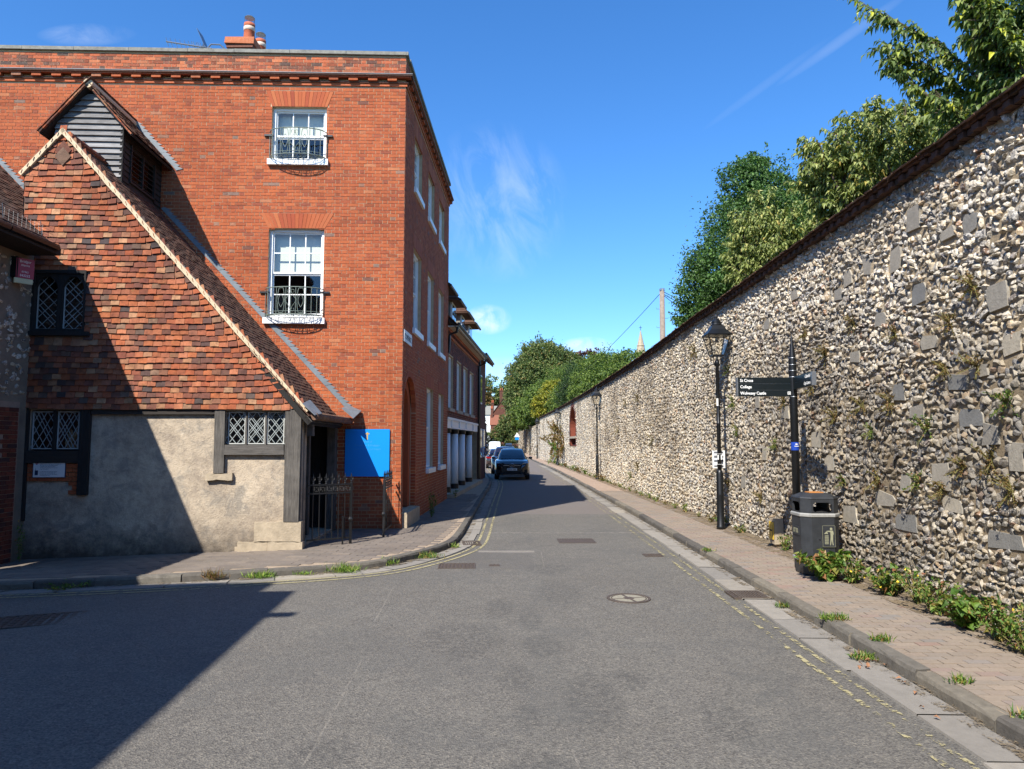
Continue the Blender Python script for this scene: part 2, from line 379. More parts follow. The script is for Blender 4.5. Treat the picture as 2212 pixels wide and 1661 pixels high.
def one(name, mb, mat, label, cat, loc=None, group=None, smooth=False, kind=None):
    """a thing that is one mesh"""
    V = np.concatenate(mb.V); l = np.array([V[:, 0].mean(), V[:, 1].mean(), V[:, 2].min()]) if loc is None else np.array(loc, float)
    o = bpy.data.objects.new(name, mb.mesh(name, mat, smooth, l)); o.location = l; put(o, None, kind); OFF[o.name] = l
    return tag(o, label, cat, group)
def struct(name, mb, mat, smooth=False):
    o = obj(name, mb, mat, None, smooth); o['kind'] = 'structure'; return o
def piece(name, me, parent, M4):
    o = bpy.data.objects.new(name, me); C.objects.link(o); o.parent = parent
    m = M4.copy(); q = off(parent)
    for i in range(3): m[i][3] -= q[i]
    o.matrix_basis = m; return o
def copy_tree(o, parent=None):
    c = o.copy(); C.objects.link(c)
    if parent: c.parent = parent
    for ch in [x for x in o.children]: copy_tree(ch, c)
    return c
def text(name, body, size, parent, fr, p, mat, align='LEFT', sx=1, ext=.0008, bold=0):
    cu = bpy.data.curves.new(name, 'FONT'); cu.body = body; cu.size = size; cu.extrude = ext; cu.align_x = align; cu.offset = bold
    cu.resolution_u = 2
    tmp = bpy.data.objects.new(name, cu); C.objects.link(tmp)
    dg = bpy.context.evaluated_depsgraph_get(); me = bpy.data.meshes.new_from_object(tmp.evaluated_get(dg))
    bpy.data.objects.remove(tmp); bpy.data.curves.remove(cu)
    me.materials.clear(); me.materials.append(MATS[mat])
    m = fr.mat(p) @ Matrix.Diagonal((sx, 1, 1, 1))
    return piece(name, me, parent, m)
# ---- walls with openings
def wall(mb, fr, u0, u1, v0, v1, holes, depth=.12, w=0.0):
    us = sorted({u0, u1, *[h[0] for h in holes], *[h[1] for h in holes]}); us = [x for x in us if u0 <= x <= u1]
    vs = sorted({v0, v1, *[h[2] for h in holes], *[h[3] for h in holes]}); vs = [x for x in vs if v0 <= x <= v1]
    for a, b in zip(us, us[1:]):
        for c, d in zip(vs, vs[1:]):
            mu, mv = (a+b)/2, (c+d)/2
            if any(h[0] < mu < h[1] and h[2] < mv < h[3] for h in holes): continue
            mb.quad([(a, c, w), (b, c, w), (b, d, w), (a, d, w)], fr)
    for a, b, c, d in [h[:4] for h in holes]:
        k = w - depth
        mb.quad([(a, c, w), (a, d, w), (a, d, k), (a, c, k)], fr); mb.quad([(b, c, w), (b, c, k), (b, d, k), (b, d, w)], fr)
        mb.quad([(a, d, w), (b, d, w), (b, d, k), (a, d, k)], fr); mb.quad([(a, c, w), (a, c, k), (b, c, k), (b, c, w)], fr)
def bond(u0, u1, v0, v1, holes, course=.075, L=.225, H=.1025, j=.01, hole_fn=None):
    """Flemish bond: rows of (u centre, v centre, length, whole?)"""
    out = []; k = 0; v = v0
    while v + course*.6 < v1:
        vc = v + course/2
        cuts = [(h[0], h[1]) for h in holes if h[2]-.01 < vc < h[3]+.01]
        if hole_fn: cuts += hole_fn(vc)
        iv = [(u0, u1)]
        for a, b in sorted(cuts):
            iv = [q for x, y in iv for q in ((x, min(y, a)), (max(x, b), y)) if q[1]-q[0] > .02]
        for a, b in iv:
            per = L+H+2*j; s0 = math.floor((a-u0)/per)*per + u0 - (0 if k % 2 == 0 else (L+H)/2+j)
            x = s0
            i = 0; k0 = len(out)
            while x < b:
                l = L if i % 2 == 0 else H
                p, q = max(x, a+j/2), min(x+l, b-j/2)
                if q-p > .03: out.append(((p+q)/2, vc, q-p, 1 if q-p > l-.001 else 0))
                x += l+j; i += 1
            if len(out) > k0:                       # no slivers of mortar left at the ends of a run
                c, _, l, w_ = out[-1]
                if b-(c+l/2) > .008: out[-1] = ((c-l/2+b-.004)/2, vc, b-.004-c+l/2, 0)
                c, _, l, w_ = out[k0]
                if c-l/2-a > .008: out[k0] = ((c+l/2+a+.004)/2, vc, c+l/2-a-.004, 0)
        v += course; k += 1
    return np.array(out)
BRICKF = np.array([[4, 5, 6, 7], [0, 1, 5, 4], [1, 2, 6, 5], [2, 3, 7, 6], [3, 0, 4, 7]])
def lay(parent, fr, rows, mat, near=None, n_single=0, h=.065, proud=.007, depth=.02, stuff='brickwork', name='brick', jit=.0015):
    """the n_single whole bricks nearest to a point become parts, the rest one part of kind stuff"""
    if len(rows) == 0: return
    P = fr.P(np.stack([rows[:, 0], rows[:, 1], np.zeros(len(rows))], 1))
    single = np.zeros(len(rows), bool)
    if n_single:
        d = np.linalg.norm(P - np.array(near), axis=1); d[rows[:, 3] == 0] = 1e9
        single[np.argsort(d)[:n_single]] = True
        cache = {}
        for r in rows[single]:
            k = round(r[2], 3), random.randrange(4)
            if k not in cache:
                m = MB(); m.boxes([[0, 0, (proud-depth)/2]], [[r[2]/2, h/2, (proud+depth)/2]], jit=jit, t=np.zeros(1), faces=BRICKF); cache[k] = m.mesh(name, mat)
            piece(name, cache[k], parent, fr.mat((r[0], r[1], random.uniform(-.002, .002))))
    q = rows[~single]
    if len(q):
        m = MB(); c = np.stack([q[:, 0], q[:, 1], (proud-depth)/2+rng.uniform(-.002, .002, len(q))], 1)
        m.boxes(c, np.stack([q[:, 2]/2, np.full(len(q), h/2), np.full(len(q), (proud+depth)/2)], 1), fr, jit=jit, faces=BRICKF)
        obj(stuff, m, mat, parent, kind='stuff')
def sash(parent, fr, u0, u1, v0, v1, cols, rows_up, rows_lo, w=-.1, split=.5, blind=0, frame=.06, name='window'):
    """a sash window in its opening: frame, glazing bars, panes, sill, blind"""
    m = MB(); f = frame
    m.box(u0, u0+f, v0, v1, w-.05, w+.03, fr); m.box(u1-f, u1, v0, v1, w-.05, w+.03, fr); m.box(u0+f, u1-f, v1-f, v1, w-.05, w+.03, fr); m.box(u0+f, u1-f, v0, v0+f*.8, w-.05, w+.03, fr)
    win = obj(name, m, 'white_paint', parent)
    a, b, c, d = u0+f, u1-f, v0+f*.8, v1-f; mid = c+(d-c)*split
    for (x, y, rows, ww, nm) in ((mid, d, rows_up, w-.01, 'upper_sash'), (c, mid, rows_lo, w-.035, 'lower_sash')):
        m = MB(); g = .03
        m.box(a, a+g, x, y, ww-.03, ww, fr); m.box(b-g, b, x, y, ww-.03, ww, fr); m.box(a+g, b-g, x, x+.04, ww-.03, ww+.002, fr); m.box(a+g, b-g, y-.035, y, ww-.03, ww+.001, fr)
        for i in range(1, cols):
            q = a+g+(b-a-2*g)*i/cols; m.box(q-.011, q+.011, x+.04, y-.035, ww-.025, ww-.003, fr)
        for i in range(1, rows):
            q = x+.04+(y-x-.075)*i/rows; m.box(a+g, b-g, q-.011, q+.011, ww-.026, ww-.004, fr)
        obj('sash', m, 'white_paint', win)
        for i in range(cols):
            for k in range(rows):
                p0, p1 = a+g+(b-a-2*g)*i/cols, a+g+(b-a-2*g)*(i+1)/cols; q0, q1 = x+.04+(y-x-.075)*k/rows, x+.04+(y-x-.075)*(k+1)/rows
                t = rng.uniform(-.0015, .0015, 4)
                obj('pane', MB().quad([(p0, q0, ww-.016+t[0]), (p1, q0, ww-.016+t[1]), (p1, q1, ww-.016+t[2]), (p0, q1, ww-.016+t[3])], fr), 'window_glass', win)
    if blind:
        obj('blind', MB().box(a-.02, b+.02, d-(d-c)*blind, d+.03, w-.17, w-.165, fr), 'blind', win)
    return win
def ground(x, y): return -.03*np.maximum(0, -3.4-np.asarray(x, float))
def alpha_noise(m, f):
    """lets what lies below show through where f is low"""
    t = m.n.new('ShaderNodeBsdfTransparent'); mx = m.n.new('ShaderNodeMixShader'); m.link(f, mx.inputs[0]); m.link(t.outputs[0], mx.inputs[1]); m.link(m.b.outputs[0], mx.inputs[2]); m.link(mx.outputs[0], m.o.inputs[0])
def drop(mb):
    """lets a flat-built sheet follow the fall of the ground to the left"""
    for v in mb.V: v[:, 2] += ground(v[:, 0], v[:, 1])
    return mb
# ---------------------------------------------------------------- the ground, the road, pavements, kerbs
def road_mat():
    m = M_('asphalt'); P = m.co
    sx = m.n.new('ShaderNodeSeparateXYZ'); m.link(P, sx.inputs[0]); X, Y = sx.outputs[0], sx.outputs[1]
    big = m.noise(.55, 5, .6); mid = m.noise(5, 6, .7)
    chip = m.vor(78, 'F1', 'Color'); cv = m.n.new('ShaderNodeSeparateColor'); m.link(chip, cv.inputs[0])
    c = m.ramp(m.math('ADD', m.math('MULTIPLY', cv.outputs[0], .7), m.math('MULTIPLY', mid, .3)), [(.08, '#454340'), (.25, '#56534e'), (.42, '#605d58'), (.6, '#68655e'), (.78, '#706c64'), (.9, '#847e73'), (1, '#9f9788')])
    c = m.mix(m.map(big, .3, .7, 0, .5), c, (.78, .76, .75), 'MULTIPLY')
    c = m.mix(m.map(m.noise(1.7, 6, .7), .55, .75, 0, .35), c, (1.25, 1.2, 1.14), 'MULTIPLY')
    def spot(x, y, rx, ry, soft=.5):
        a = m.math('POWER', m.math('DIVIDE', m.math('SUBTRACT', X, x), rx), 2); b = m.math('POWER', m.math('DIVIDE', m.math('SUBTRACT', Y, y), ry), 2)
        return m.math('SUBTRACT', 1, m.math('ADD', a, b), True)
    tot = None
    for q in ((.03, 6.1, .2, .4), (.62, 5.6, .26, .75), (.98, 6.05, .16, .3), (.12, 5.25, .12, .3), (.18, 4.35, .3, .35), (.55, 4.2, .25, .25), (.2, 8.0, .16, .5), (.3, 7.0, .25, .45),
              (.62, 9.5, .35, .9), (-.15, 8.6, .2, .6), (.55, 11.2, .4, .5), (-1.2, 4.6, .25, .3), (-.5, 7.3, .5, .7), (1.5, 5.2, .2, .5)):
        s = spot(*q); tot = s if tot is None else m.math('MAXIMUM', tot, s)
    st = m.math('MULTIPLY', m.map(tot, 0, .6), m.map(m.noise(16, 7, .8), .44, .58), True)
    c = m.mix(m.math('MULTIPLY', st, .5), c, '#3a3a39')
    track = m.math('ABSOLUTE', m.math('SUBTRACT', m.math('ABSOLUTE', m.math('SUBTRACT', X, 1.15)), .85)); c = m.mix(m.math('MULTIPLY', m.map(track, .35, .05), m.map(m.noise(2.2, 5, .7), .4, .65, 0, .3)), c, '#565653')
    wv = m.n.new('ShaderNodeVectorMath'); wv.operation = 'ADD'; nv = m.n.new('ShaderNodeTexNoise'); nv.inputs['Scale'].default_value = 3; nv.inputs['Detail'].default_value = 6; m.link(P, nv.inputs['Vector']); m.link(P, wv.inputs[0]); m.link(nv.outputs['Color'], wv.inputs[1])
    crack = m.map(m.vor(.42, 'DISTANCE_TO_EDGE', 'Distance', wv.outputs[0]), .0, .006, 1, 0); c = m.mix(m.math('MULTIPLY', crack, m.map(m.noise(.5, 3), .48, .58, 0, .7)), c, '#3d3c3a')
    c = m.mix(m.map(m.noise(.9, 3, .5, wv.outputs[0]), .57, .585, 0, .22), c, '#4f4f4d')
    edge_ = m.map(m.math('ABSOLUTE', m.math('SUBTRACT', X, 2.85)), .0, .5, .45, 0); c = m.mix(m.math('MULTIPLY', edge_, m.map(m.noise(4, 6, .75), .45, .6)), c, '#4a4844')
    wob = m.math('MULTIPLY', m.math('SUBTRACT', m.noise(3, 4, .6), .5), .25)
    # far stretch laid in a smoother, pinker macadam beyond a pale transverse joint; a square patch; hairline seams
    Yw = m.math('ADD', Y, wob); far = m.math('GREATER_THAN', Yw, 19.6)
    c = m.mix(m.math('MULTIPLY', far, .6), c, '#716863')
    joint = m.math('MULTIPLY', m.math('LESS_THAN', m.math('ABSOLUTE', m.math('SUBTRACT', Yw, 15.6)), .07), m.math('GREATER_THAN', X, -.6))
    c = m.mix(m.math('MULTIPLY', joint, m.map(m.noise(9, 6, .75), .45, .62, 0, .5)), c, '#928b80')
    pt = m.math('MULTIPLY', m.math('LESS_THAN', m.math('ABSOLUTE', m.math('SUBTRACT', X, -.4)), .75), m.math('LESS_THAN', m.math('ABSOLUTE', m.math('SUBTRACT', Yw, 12.05)), .85))
    c = m.mix(m.math('MULTIPLY', pt, .35), c, '#55524f')
    pale = m.math('MULTIPLY', m.map(m.math('SUBTRACT', 1, m.math('MULTIPLY', m.math('ABSOLUTE', m.math('SUBTRACT', Yw, 12.95)), 6), True), 0, 1), m.math('LESS_THAN', m.math('ABSOLUTE', m.math('SUBTRACT', X, -.1)), .5))
    c = m.mix(m.math('MULTIPLY', pale, .45), c, '#a39b90')
    for (x0, y0, x1, y1) in ((-1.35, 6.6, -1.25, 4.3), (.36, 4.9, .45, 4.0), (.52, 12.9, .5, 11.4), (-1.6, 9.8, -1.5, 8.0)):
        t = m.math('DIVIDE', m.math('SUBTRACT', Y, y0), y1-y0); line = m.math('ADD', m.math('MULTIPLY', t, x1-x0), x0)
        d = m.math('ABSOLUTE', m.math('SUBTRACT', m.math('ADD', X, m.math('MULTIPLY', wob, .15)), line))
        on = m.math('MULTIPLY', m.math('LESS_THAN', d, .007), m.math('LESS_THAN', m.math('ABSOLUTE', m.math('SUBTRACT', t, .5)), .5))
        c = m.mix(m.math('MULTIPLY', on, m.map(m.noise(7, 5, .7), .4, .6, 0, .45)), c, '#8f887c')
    m.color(c); m.rough(.88); m.spec(.35)
    m.bump(m.math('ADD', m.math('MULTIPLY', m.vor(78), 1), m.math('MULTIPLY', m.noise(40, 4), .4)), .006, 1)
    MATS['asphalt'] = m.m
road_mat()
def pave_far():
    m = M_('paving_far'); b = m.n.new('ShaderNodeTexBrick'); b.inputs['Scale'].default_value = 1; b.inputs['Brick Width'].default_value = .21; b.inputs['Row Height'].default_value = .105
    b.inputs['Mortar Size'].default_value = .006; b.inputs['Color1'].default_value = lin('#94806f'); b.inputs['Color2'].default_value = lin('#a18b78'); b.inputs['Mortar'].default_value = lin('#8b7b6b')
    m.link(m.co, b.inputs['Vector'])
    c = m.mix(m.map(m.noise(1.3, 5), .35, .7, 0, .6), b.outputs[0], (.8, .78, .76), 'MULTIPLY')
    m.color(c); m.rough(.93); MATS['paving_far'] = m.m
pave_far()
simple('earth', '#5d5344', 1, .4, .05); simple('grass_far', '#4d5c2c', 1, .3, .05)
mb = MB(); mb.quad([(-2500, -2500, -.7), (2500, -2500, -.7), (2500, 2500, -.7), (-2500, 2500, -.7)]); struct('ground', mb, 'grass_far')
mb = MB()
xs = np.array([-16, -12, -8, -5.5, -3.4, -2, 0, 2, 4, 7]); ys = np.array([-16, -8, 0, 6, 12, 20, 40, 80, 150, 230])
mb.grid(np.stack(np.meshgrid(xs, ys, indexing='ij') + [np.zeros((10, 10))], -1)); drop(mb); struct('road', mb, 'asphalt')
KL = np.array([(-16, 10.02), (-9, 10.07), (-7.12, 10.1), (-5.85, 10.16), (-4.6, 10.27), (-3.39, 10.53), (-2.22, 11.35-.25), (-1.61, 12.0), (-1.22, 12.95), (-1.06, 13.75), (-1.01, 15), (-1.0, 17.4), (-.98, 23.4), (-.95, 33), (-1.2, 38.5), (-1.75, 46), (-2.3, 55), (-3.3, 75), (-4.2, 100), (-5.7, 140), (-7.5, 200)])
KR = np.array([(3.25, 1.0), (3.24, 6.5), (3.25, 12), (3.24, 17.2), (3.18, 27), (2.95, 47), (2.55, 62), (1.85, 86), (1.0, 120), (.3, 150)])
def resample(p, step):
    # Catmull-Rom first, so that the curve has no corners
    q = []
    e = np.concatenate([[2*p[0]-p[1]], p, [2*p[-1]-p[-2]]])
    for i in range(1, len(e)-2):
        for t in np.linspace(0, 1, 12, endpoint=False):
            q.append(.5*(2*e[i] + (e[i+1]-e[i-1])*t + (2*e[i-1]-5*e[i]+4*e[i+1]-e[i+2])*t*t + (3*e[i]-e[i-1]-3*e[i+1]+e[i+2])*t**3))
    q.append(p[-1]); q = np.array(q); s = np.concatenate([[0], np.cumsum(np.linalg.norm(np.diff(q, axis=0), axis=1))])
    k = np.arange(0, s[-1], step)
    return np.stack([np.interp(k, s, q[:, 0]), np.interp(k, s, q[:, 1])], 1)
def normals(p):
    t = np.gradient(p, axis=0); t /= np.linalg.norm(t, axis=1, keepdims=True); return np.stack([-t[:, 1], t[:, 0]], 1)
def along(p, a):
    """points of a path moved sideways by a (positive: away from the road)"""
    return p + normals(p)*a
def side(path, pts):
    """signed distance to a path, positive on the left of its direction"""
    best = np.full(len(pts), 1e9); sg = np.zeros(len(pts))
    for a, b in zip(path, path[1:]):
        d = b-a; t = np.clip(((pts-a)@d)/(d@d), 0, 1); q = a+t[:, None]*d; r = pts-q; n = np.linalg.norm(r, axis=1)
        cr = d[0]*r[:, 1]-d[1]*r[:, 0]; m = n < best; best[m] = n[m]; sg[m] = np.sign(cr[m])
    return best*sg
LP = resample(KL, .3); RP = resample(KR, .3)
def kerb(name, path, sgn, step, upto):
    root = bpy.data.objects.new(name, None); put(root, None, 'structure'); OFF[root.name] = np.zeros(3)
    p = resample(path, step/6); n = normals(p)*sgn
    i = 0
    while i + 2 < len(p):
        k = min(len(p)-1, i + random.choice((5, 6, 6, 7)))
        if np.linalg.norm(p[i]) > upto: i = k; continue
        pts = p[i:k+1].copy(); nn = n[i:k+1]; g = .006
        d0 = (pts[1]-pts[0]); d0 /= np.linalg.norm(d0); d1 = pts[-1]-pts[-2]; d1 /= np.linalg.norm(d1)
        pts[0] += d0*g; pts[-1] -= d1*g
        a, z = rng.uniform(-.008, .008), .122 + rng.uniform(-.008, .006)
        prof = [(0+a, -.15), (0+a+.004, z-.035), (.018+a, z-.006), (.05+a, z), (.135, z), (.135, -.15)]
        G = np.zeros((len(pts), len(prof), 3))
        for j, (o, h) in enumerate(prof):
            q = pts + nn*o; G[:, j, :2] = q + (rng.uniform(-.005, .005, q.shape) if j < 4 else 0)
            G[:, j, 2] = h + ground(q[:, 0], q[:, 1]) + (rng.uniform(-.007, .004, len(q)) if 1 <= j <= 3 else 0)
        m = MB(); m.grid(G if sgn < 0 else G[::-1]); m.quad(G[0][::1 if sgn > 0 else -1]); m.quad(G[-1][::-1 if sgn > 0 else 1])
        obj('kerb_stone', m, 'kerb', root)
        i = k
    return root
kerb('kerb', KL, 1, 1.0, 60); kerb('kerb', KR, -1, .95, 75)
def channel(path, sgn, w0, w1, step, upto):
    root = bpy.data.objects.new('gutter_channel', None); put(root, None, 'structure'); OFF[root.name] = np.zeros(3)
    p = resample(path, step/4); n = normals(p)*sgn; i = 0
    while i+2 < len(p):
        k = min(len(p)-1, i+random.choice((3, 4, 4, 5)))
        if np.linalg.norm(p[i]) > upto: i = k; continue
        q = p[i:k+1].copy(); nn = n[i:k+1]; d0 = q[1]-q[0]; d0 /= np.linalg.norm(d0); q[0] += d0*.006; q[-1] -= (q[-1]-q[-2])/np.linalg.norm(q[-1]-q[-2])*.006
        z = .012+rng.uniform(-.004, .005); e = w1+rng.uniform(-.025, .02)
        G = np.zeros((len(q), 4, 3))
        for j, (o, h) in enumerate(((-w0-.003, z-.004), (-w0-.01, z), (-e+.01, z+.004), (-e, -.03))):
            v = q+nn*o; G[:, j, :2] = v; G[:, j, 2] = h+ground(v[:, 0], v[:, 1])
        m = MB(); m.grid(G if sgn > 0 else G[::-1]); obj('channel_stone', m, 'channel', root); i = k
channel(KL, 1, .0, .3, .8, 45); channel(KR, -1, .0, .38, 1.0, 60)
# pavements: bedding sheet, then the pavers one by one
def bed(name, pts_in, x0, x1, y0, y1, step, z):
    xs = np.arange(x0, x1, step); ys = np.arange(y0, y1, step); g = np.stack(np.meshgrid(xs, ys, indexing='ij'), -1)
    c = (g[:-1, :-1]+step/2).reshape(-1, 2); ok = pts_in(c); nx, ny = len(xs), len(ys)
    i, j = np.meshgrid(np.arange(nx-1), np.arange(ny-1), indexing='ij'); f = np.stack([i*ny+j, (i+1)*ny+j, (i+1)*ny+j+1, i*ny+j+1], -1).reshape(-1, 4)[ok]
    V = g.reshape(-1, 2); u, inv = np.unique(f, return_inverse=True); P = V[u]
    mb = MB(); mb.add(np.concatenate([P, (z+ground(P[:, 0], P[:, 1]))[:, None]], 1), inv.reshape(f.shape)); return mb
KLn = resample(KL[:15], .25)
pav = struct('pavement', bed('pavement', lambda c: side(KLn, c) > .09, -15, -.9, 9.8, 38, .1, .112), 'paver_joint')
q = resample(KL[13:], 1.5); mb = MB(); a = along(q, .1); b = along(q, 6)
mb.grid(np.stack([np.concatenate([a, np.full((len(a), 1), .116)], 1), np.concatenate([b, np.full((len(b), 1), .116)], 1)], 1)); struct('pavement', mb, 'paving_far')
WYS = np.arange(-10, 170, 1.0); _wx = np.interp(WYS, [-10, 12, 17, 35.5, 58, 80, 100, 125, 150, 170], [4.75, 4.77, 4.74, 4.45, 3.9, 3.08, 2.75, 2.2, 1.45, .9])
_wx = np.convolve(np.pad(_wx, 6, 'edge'), np.ones(13)/13, 'valid')
WX = lambda y: np.interp(np.asarray(y, float), WYS, _wx)
mb = MB(); yy = np.arange(1, 27.1, 1.0); rx = np.interp(yy, RP[:, 1], RP[:, 0])+.1
mb.grid(np.stack([np.stack([rx, yy, np.full_like(yy, .112)], 1), np.stack([WX(yy)+.3, yy, np.full_like(yy, .112)], 1)], 1)); pavR = struct('pavement', mb, 'paver_joint')
mb = MB(); yy = np.arange(27, 160, 1.0); rx = np.interp(yy, RP[:, 1], RP[:, 0])+.1
mb.grid(np.stack([np.stack([rx, yy, np.full_like(yy, .121)], 1), np.stack([WX(yy)+.3, yy, np.full_like(yy, .121)], 1)], 1)); struct('pavement', mb, 'paving_far')
def lay_pavers(parent, c, half, near, n_single, fr=WORLD, mat='paver'):
    W3 = fr.P(c); d = np.linalg.norm(W3-np.array(near), axis=1); ordr = np.argsort(d); single = np.zeros(len(c), bool); single[ordr[:n_single]] = True
    cache = {}
    for i in np.nonzero(single)[0]:
        k = (round(half[i][0], 3), random.randrange(3))
        if k not in cache:
            m = MB(); m.boxes([[0, 0, 0]], [half[i]], jit=.002, t=np.zeros(1), faces=BRICKF); cache[k] = m.mesh('paver', mat)
        mm = fr.mat(c[i]); mm[2][3] += float(ground(W3[i][0], W3[i][1]))
        piece('paver', cache[k], parent, mm)
    m = MB(); m.boxes(c[~single], half[~single], fr, jit=.002, faces=BRICKF); drop(m); obj('paving', m, mat, parent, kind='stuff')
rows = []
frR = Fr((3.37, 1, 0), (1, 0, 0), (.0, 1, 0))
for k, y in enumerate(np.arange(2.4, 26, .105)):
    x1 = float(WX(y+1)-3.37)+.02; x = -(k % 2)*.105
    while x < x1:
        a, b = max(x, 0), min(x+.205, x1)
        if b-a > .04: rows.append(((a+b)/2, y, (b-a)/2))
        x += .21
rows = np.array(rows); n = len(rows)
lay_pavers(pavR, np.stack([rows[:, 0], rows[:, 1], .108+rng.uniform(-.002, .0025, n)], 1), np.stack([rows[:, 2]-.002, np.full(n, .0495), np.full(n, .012)], 1), (3.9, 4.5, 0), 300, frR)
ang = -.06; rows = []
frL = Fr((-16, 9, 0), (math.cos(ang), math.sin(ang), 0), (-math.sin(ang), math.cos(ang), 0))
for k, y in enumerate(np.arange(.3, 18, .155)):
    for x in np.arange(4-(k % 2)*.155, 16.2, .31): rows.append((x, y))
rows = np.array(rows); P = frL.P(np.concatenate([rows, np.zeros((len(rows), 1))], 1)); d = side(KLn, P[:, :2])
ok = (d > .29) & (P[:, 0] > -10) & (P[:, 1] < 25.5) & ~((P[:, 1] > 15.6) & (P[:, 0] < -2.6)) & ~((P[:, 0] < -3.9) & (P[:, 1] > 12.7))
rows = rows[ok]; n = len(rows)
lay_pavers(pav, np.concatenate([rows, .106+rng.uniform(-.002, .003, (n, 1))], 1), np.broadcast_to([.152, .0745, .012], (n, 3)).copy(), (-3, 12, 0), 300, frL, 'paver_grey')
# worn double yellow lines
def yellow(path, sgn, offs, s0, s1, keep):
    m = MB(); p = resample(path, .12); n = normals(p)*sgn
    s = np.arange(len(p))*.12; ph = random.random()*10
    for o in offs:
        for i in range(len(p)-1):
            if not s0 < s[i] < s1: continue
            a, b = o, o+.05
            q = [p[i]-n[i]*a, p[i+1]-n[i+1]*a, p[i+1]-n[i+1]*b, p[i]-n[i]*b]
            v = [(x, y, .007+ground(x, y)) for x, y in q]
            m.quad(v if sgn > 0 else v[::-1])
    return struct('yellow_line', m, worn(keep))
def worn(keep):
    m = M_('worn_paint'); m.color(m.ramp(m.noise(30, 5), [(.3, '#8f8664'), (.7, '#a39a74')])); m.rough(.9)
    t = m.n.new('ShaderNodeBsdfTransparent'); mx = m.n.new('ShaderNodeMixShader'); f = m.math('ADD', m.math('MULTIPLY', m.noise(14, 8, .75), .75), m.math('MULTIPLY', m.noise(1.1, 3, .6), .25))
    k = .5+(.5-keep)*.16; m.link(m.map(f, k-.02, k+.02), mx.inputs[0]); m.link(t.outputs[0], mx.inputs[1]); m.link(m.b.outputs[0], mx.inputs[2]); m.link(mx.outputs[0], m.o.inputs[0]); return m.m
yellow(KL, 1, (.34, .5), 6, 62, .72); yellow(KR, -1, (.44, .6), 2, 60, .36)
# dirt that has gathered along the wall foot and under the kerbs
def dirt_mat(lo, hi, col):
    m = M_('dirt'); m.color(m.ramp(m.noise(22, 6, .7), [(.3, col), (.7, '#8a7a60')])); m.rough(1); m.bump(m.noise(60, 5), .01)
    a = m.n.new('ShaderNodeAttribute'); a.attribute_name = 'tint'; alpha_noise(m, m.map(m.math('ADD', m.noise(5, 7, .75), m.math('MULTIPLY', m.noise(40, 3), .3)), lo, hi)); return m.m
yy = np.arange(3, 70, .5); G = np.stack([np.stack([WX(yy)-w, yy, np.full_like(yy, z)], 1) for w, z in ((.42, .1265), (.0, .128))], 1); G2 = np.stack([np.stack([WX(yy)-w, yy, np.full_like(yy, z)], 1) for w, z in ((.16, .131), (.0, .145))], 1)
struct('soil_strip', MB().grid(G), dirt_mat(.62, .7, '#5c4c38')); struct('soil_strip', MB().grid(G2), dirt_mat(.5, .62, '#4a3f30'))
for path, sg in ((KL, 1), (KR, -1)):
    p = resample(path, .4); p = p[np.linalg.norm(p, axis=1) < 50]; n_ = normals(p)*sg; q = np.stack([np.concatenate([p-n_*w, (z+ground(p[:, 0], p[:, 1]))[:, None]], 1) for w, z in ((.13, .0215), (-.012, .03))], 1); struct('soil_strip', MB().grid(q if sg < 0 else q[::-1]), dirt_mat(.66, .76, '#463d31'))
# ironwork set in the road
def plate(name, label, x, y, w, d, rot, bars, z=.006, group='iron covers in the road', cols=0, mat='cast_iron_cover'):
    t = thing(name, label, 'drain' if 'grat' in name else 'manhole cover', (x, y, float(ground(x, y))), group)
    fr = Fr((x, y, float(ground(x, y))), (math.cos(rot), math.sin(rot), 0), (-math.sin(rot), math.cos(rot), 0))
    m = MB(); e = .022
    for a, b, c, dd in ((-w/2, w/2, -d/2, -d/2+e), (-w/2, w/2, d/2-e, d/2), (-w/2, -w/2+e, -d/2+e, d/2-e), (w/2-e, w/2, -d/2+e, d/2-e)): m.box(a, b, c, dd, -.02, z+.004, fr)
    obj('frame', m, mat, t)
    obj('plate', MB().box(-w/2+e, w/2-e, -d/2+e, d/2-e, -.03, z-.004 if not name.startswith('drain') else -.012+.018, fr), 'black_matt' if name.startswith('drain') else mat, t)
    m = MB()
    for i in range(bars):
        u = -w/2+e+(w-2*e)*(i+.5)/bars; q = (w-2*e)/bars*.28
        if cols:
            for k in range(cols):
                v = -d/2+e+(d-2*e)*(k+.5)/cols; r = (d-2*e)/cols*.3; m.box(u-q, u+q, v-r, v+r, z-.006, z+.004, fr)
        else: m.box(u-q, u+q, -d/2+e, d/2-e, z-.006, z+.005, fr)
    obj('bar' if not cols else 'tread', m, mat, t, kind='stuff' if cols else None)
    return t
plate('manhole_cover', 'square iron cover with raised studs near the left kerb bend', -.87, 11.44, .58, .46, .05, 9, cols=7)
plate('manhole_cover', 'wide iron cover of two ribbed plates in mid road', 1.27, 14.3, .72, .62, .02, 14)
plate('manhole_cover', 'small square iron cover beside the right gutter channel', 2.43, 12.5, .32, .3, .02, 6, cols=5)
plate('manhole_cover', 'tiny iron stopcock lid right of the studded cover', -.28, 11.5, .17, .13, 0, 2)
plate('manhole_cover', 'large iron cover lying in the shadow at the left', -5.35, 8.25, .95, .6, .35, 10, cols=7)
plate('drain_grating', 'iron drain grating below the right kerb', 2.98, 9.25, .44, .42, .0, 11, z=.024, group='drain gratings by the kerbs')
plate('drain_grating', 'iron drain grating at the bend of the left kerb', -.78, 13.9, .34, .5, .12, 7, z=.024, group='drain gratings by the kerbs', cols=6)
t = thing('manhole_cover', 'round wheel-spoked iron cover filled with pale concrete', 'manhole cover', (1.46, 9.1, 0), 'iron covers in the road')
m = MB(); th = np.linspace(0, 2*PI, 41)
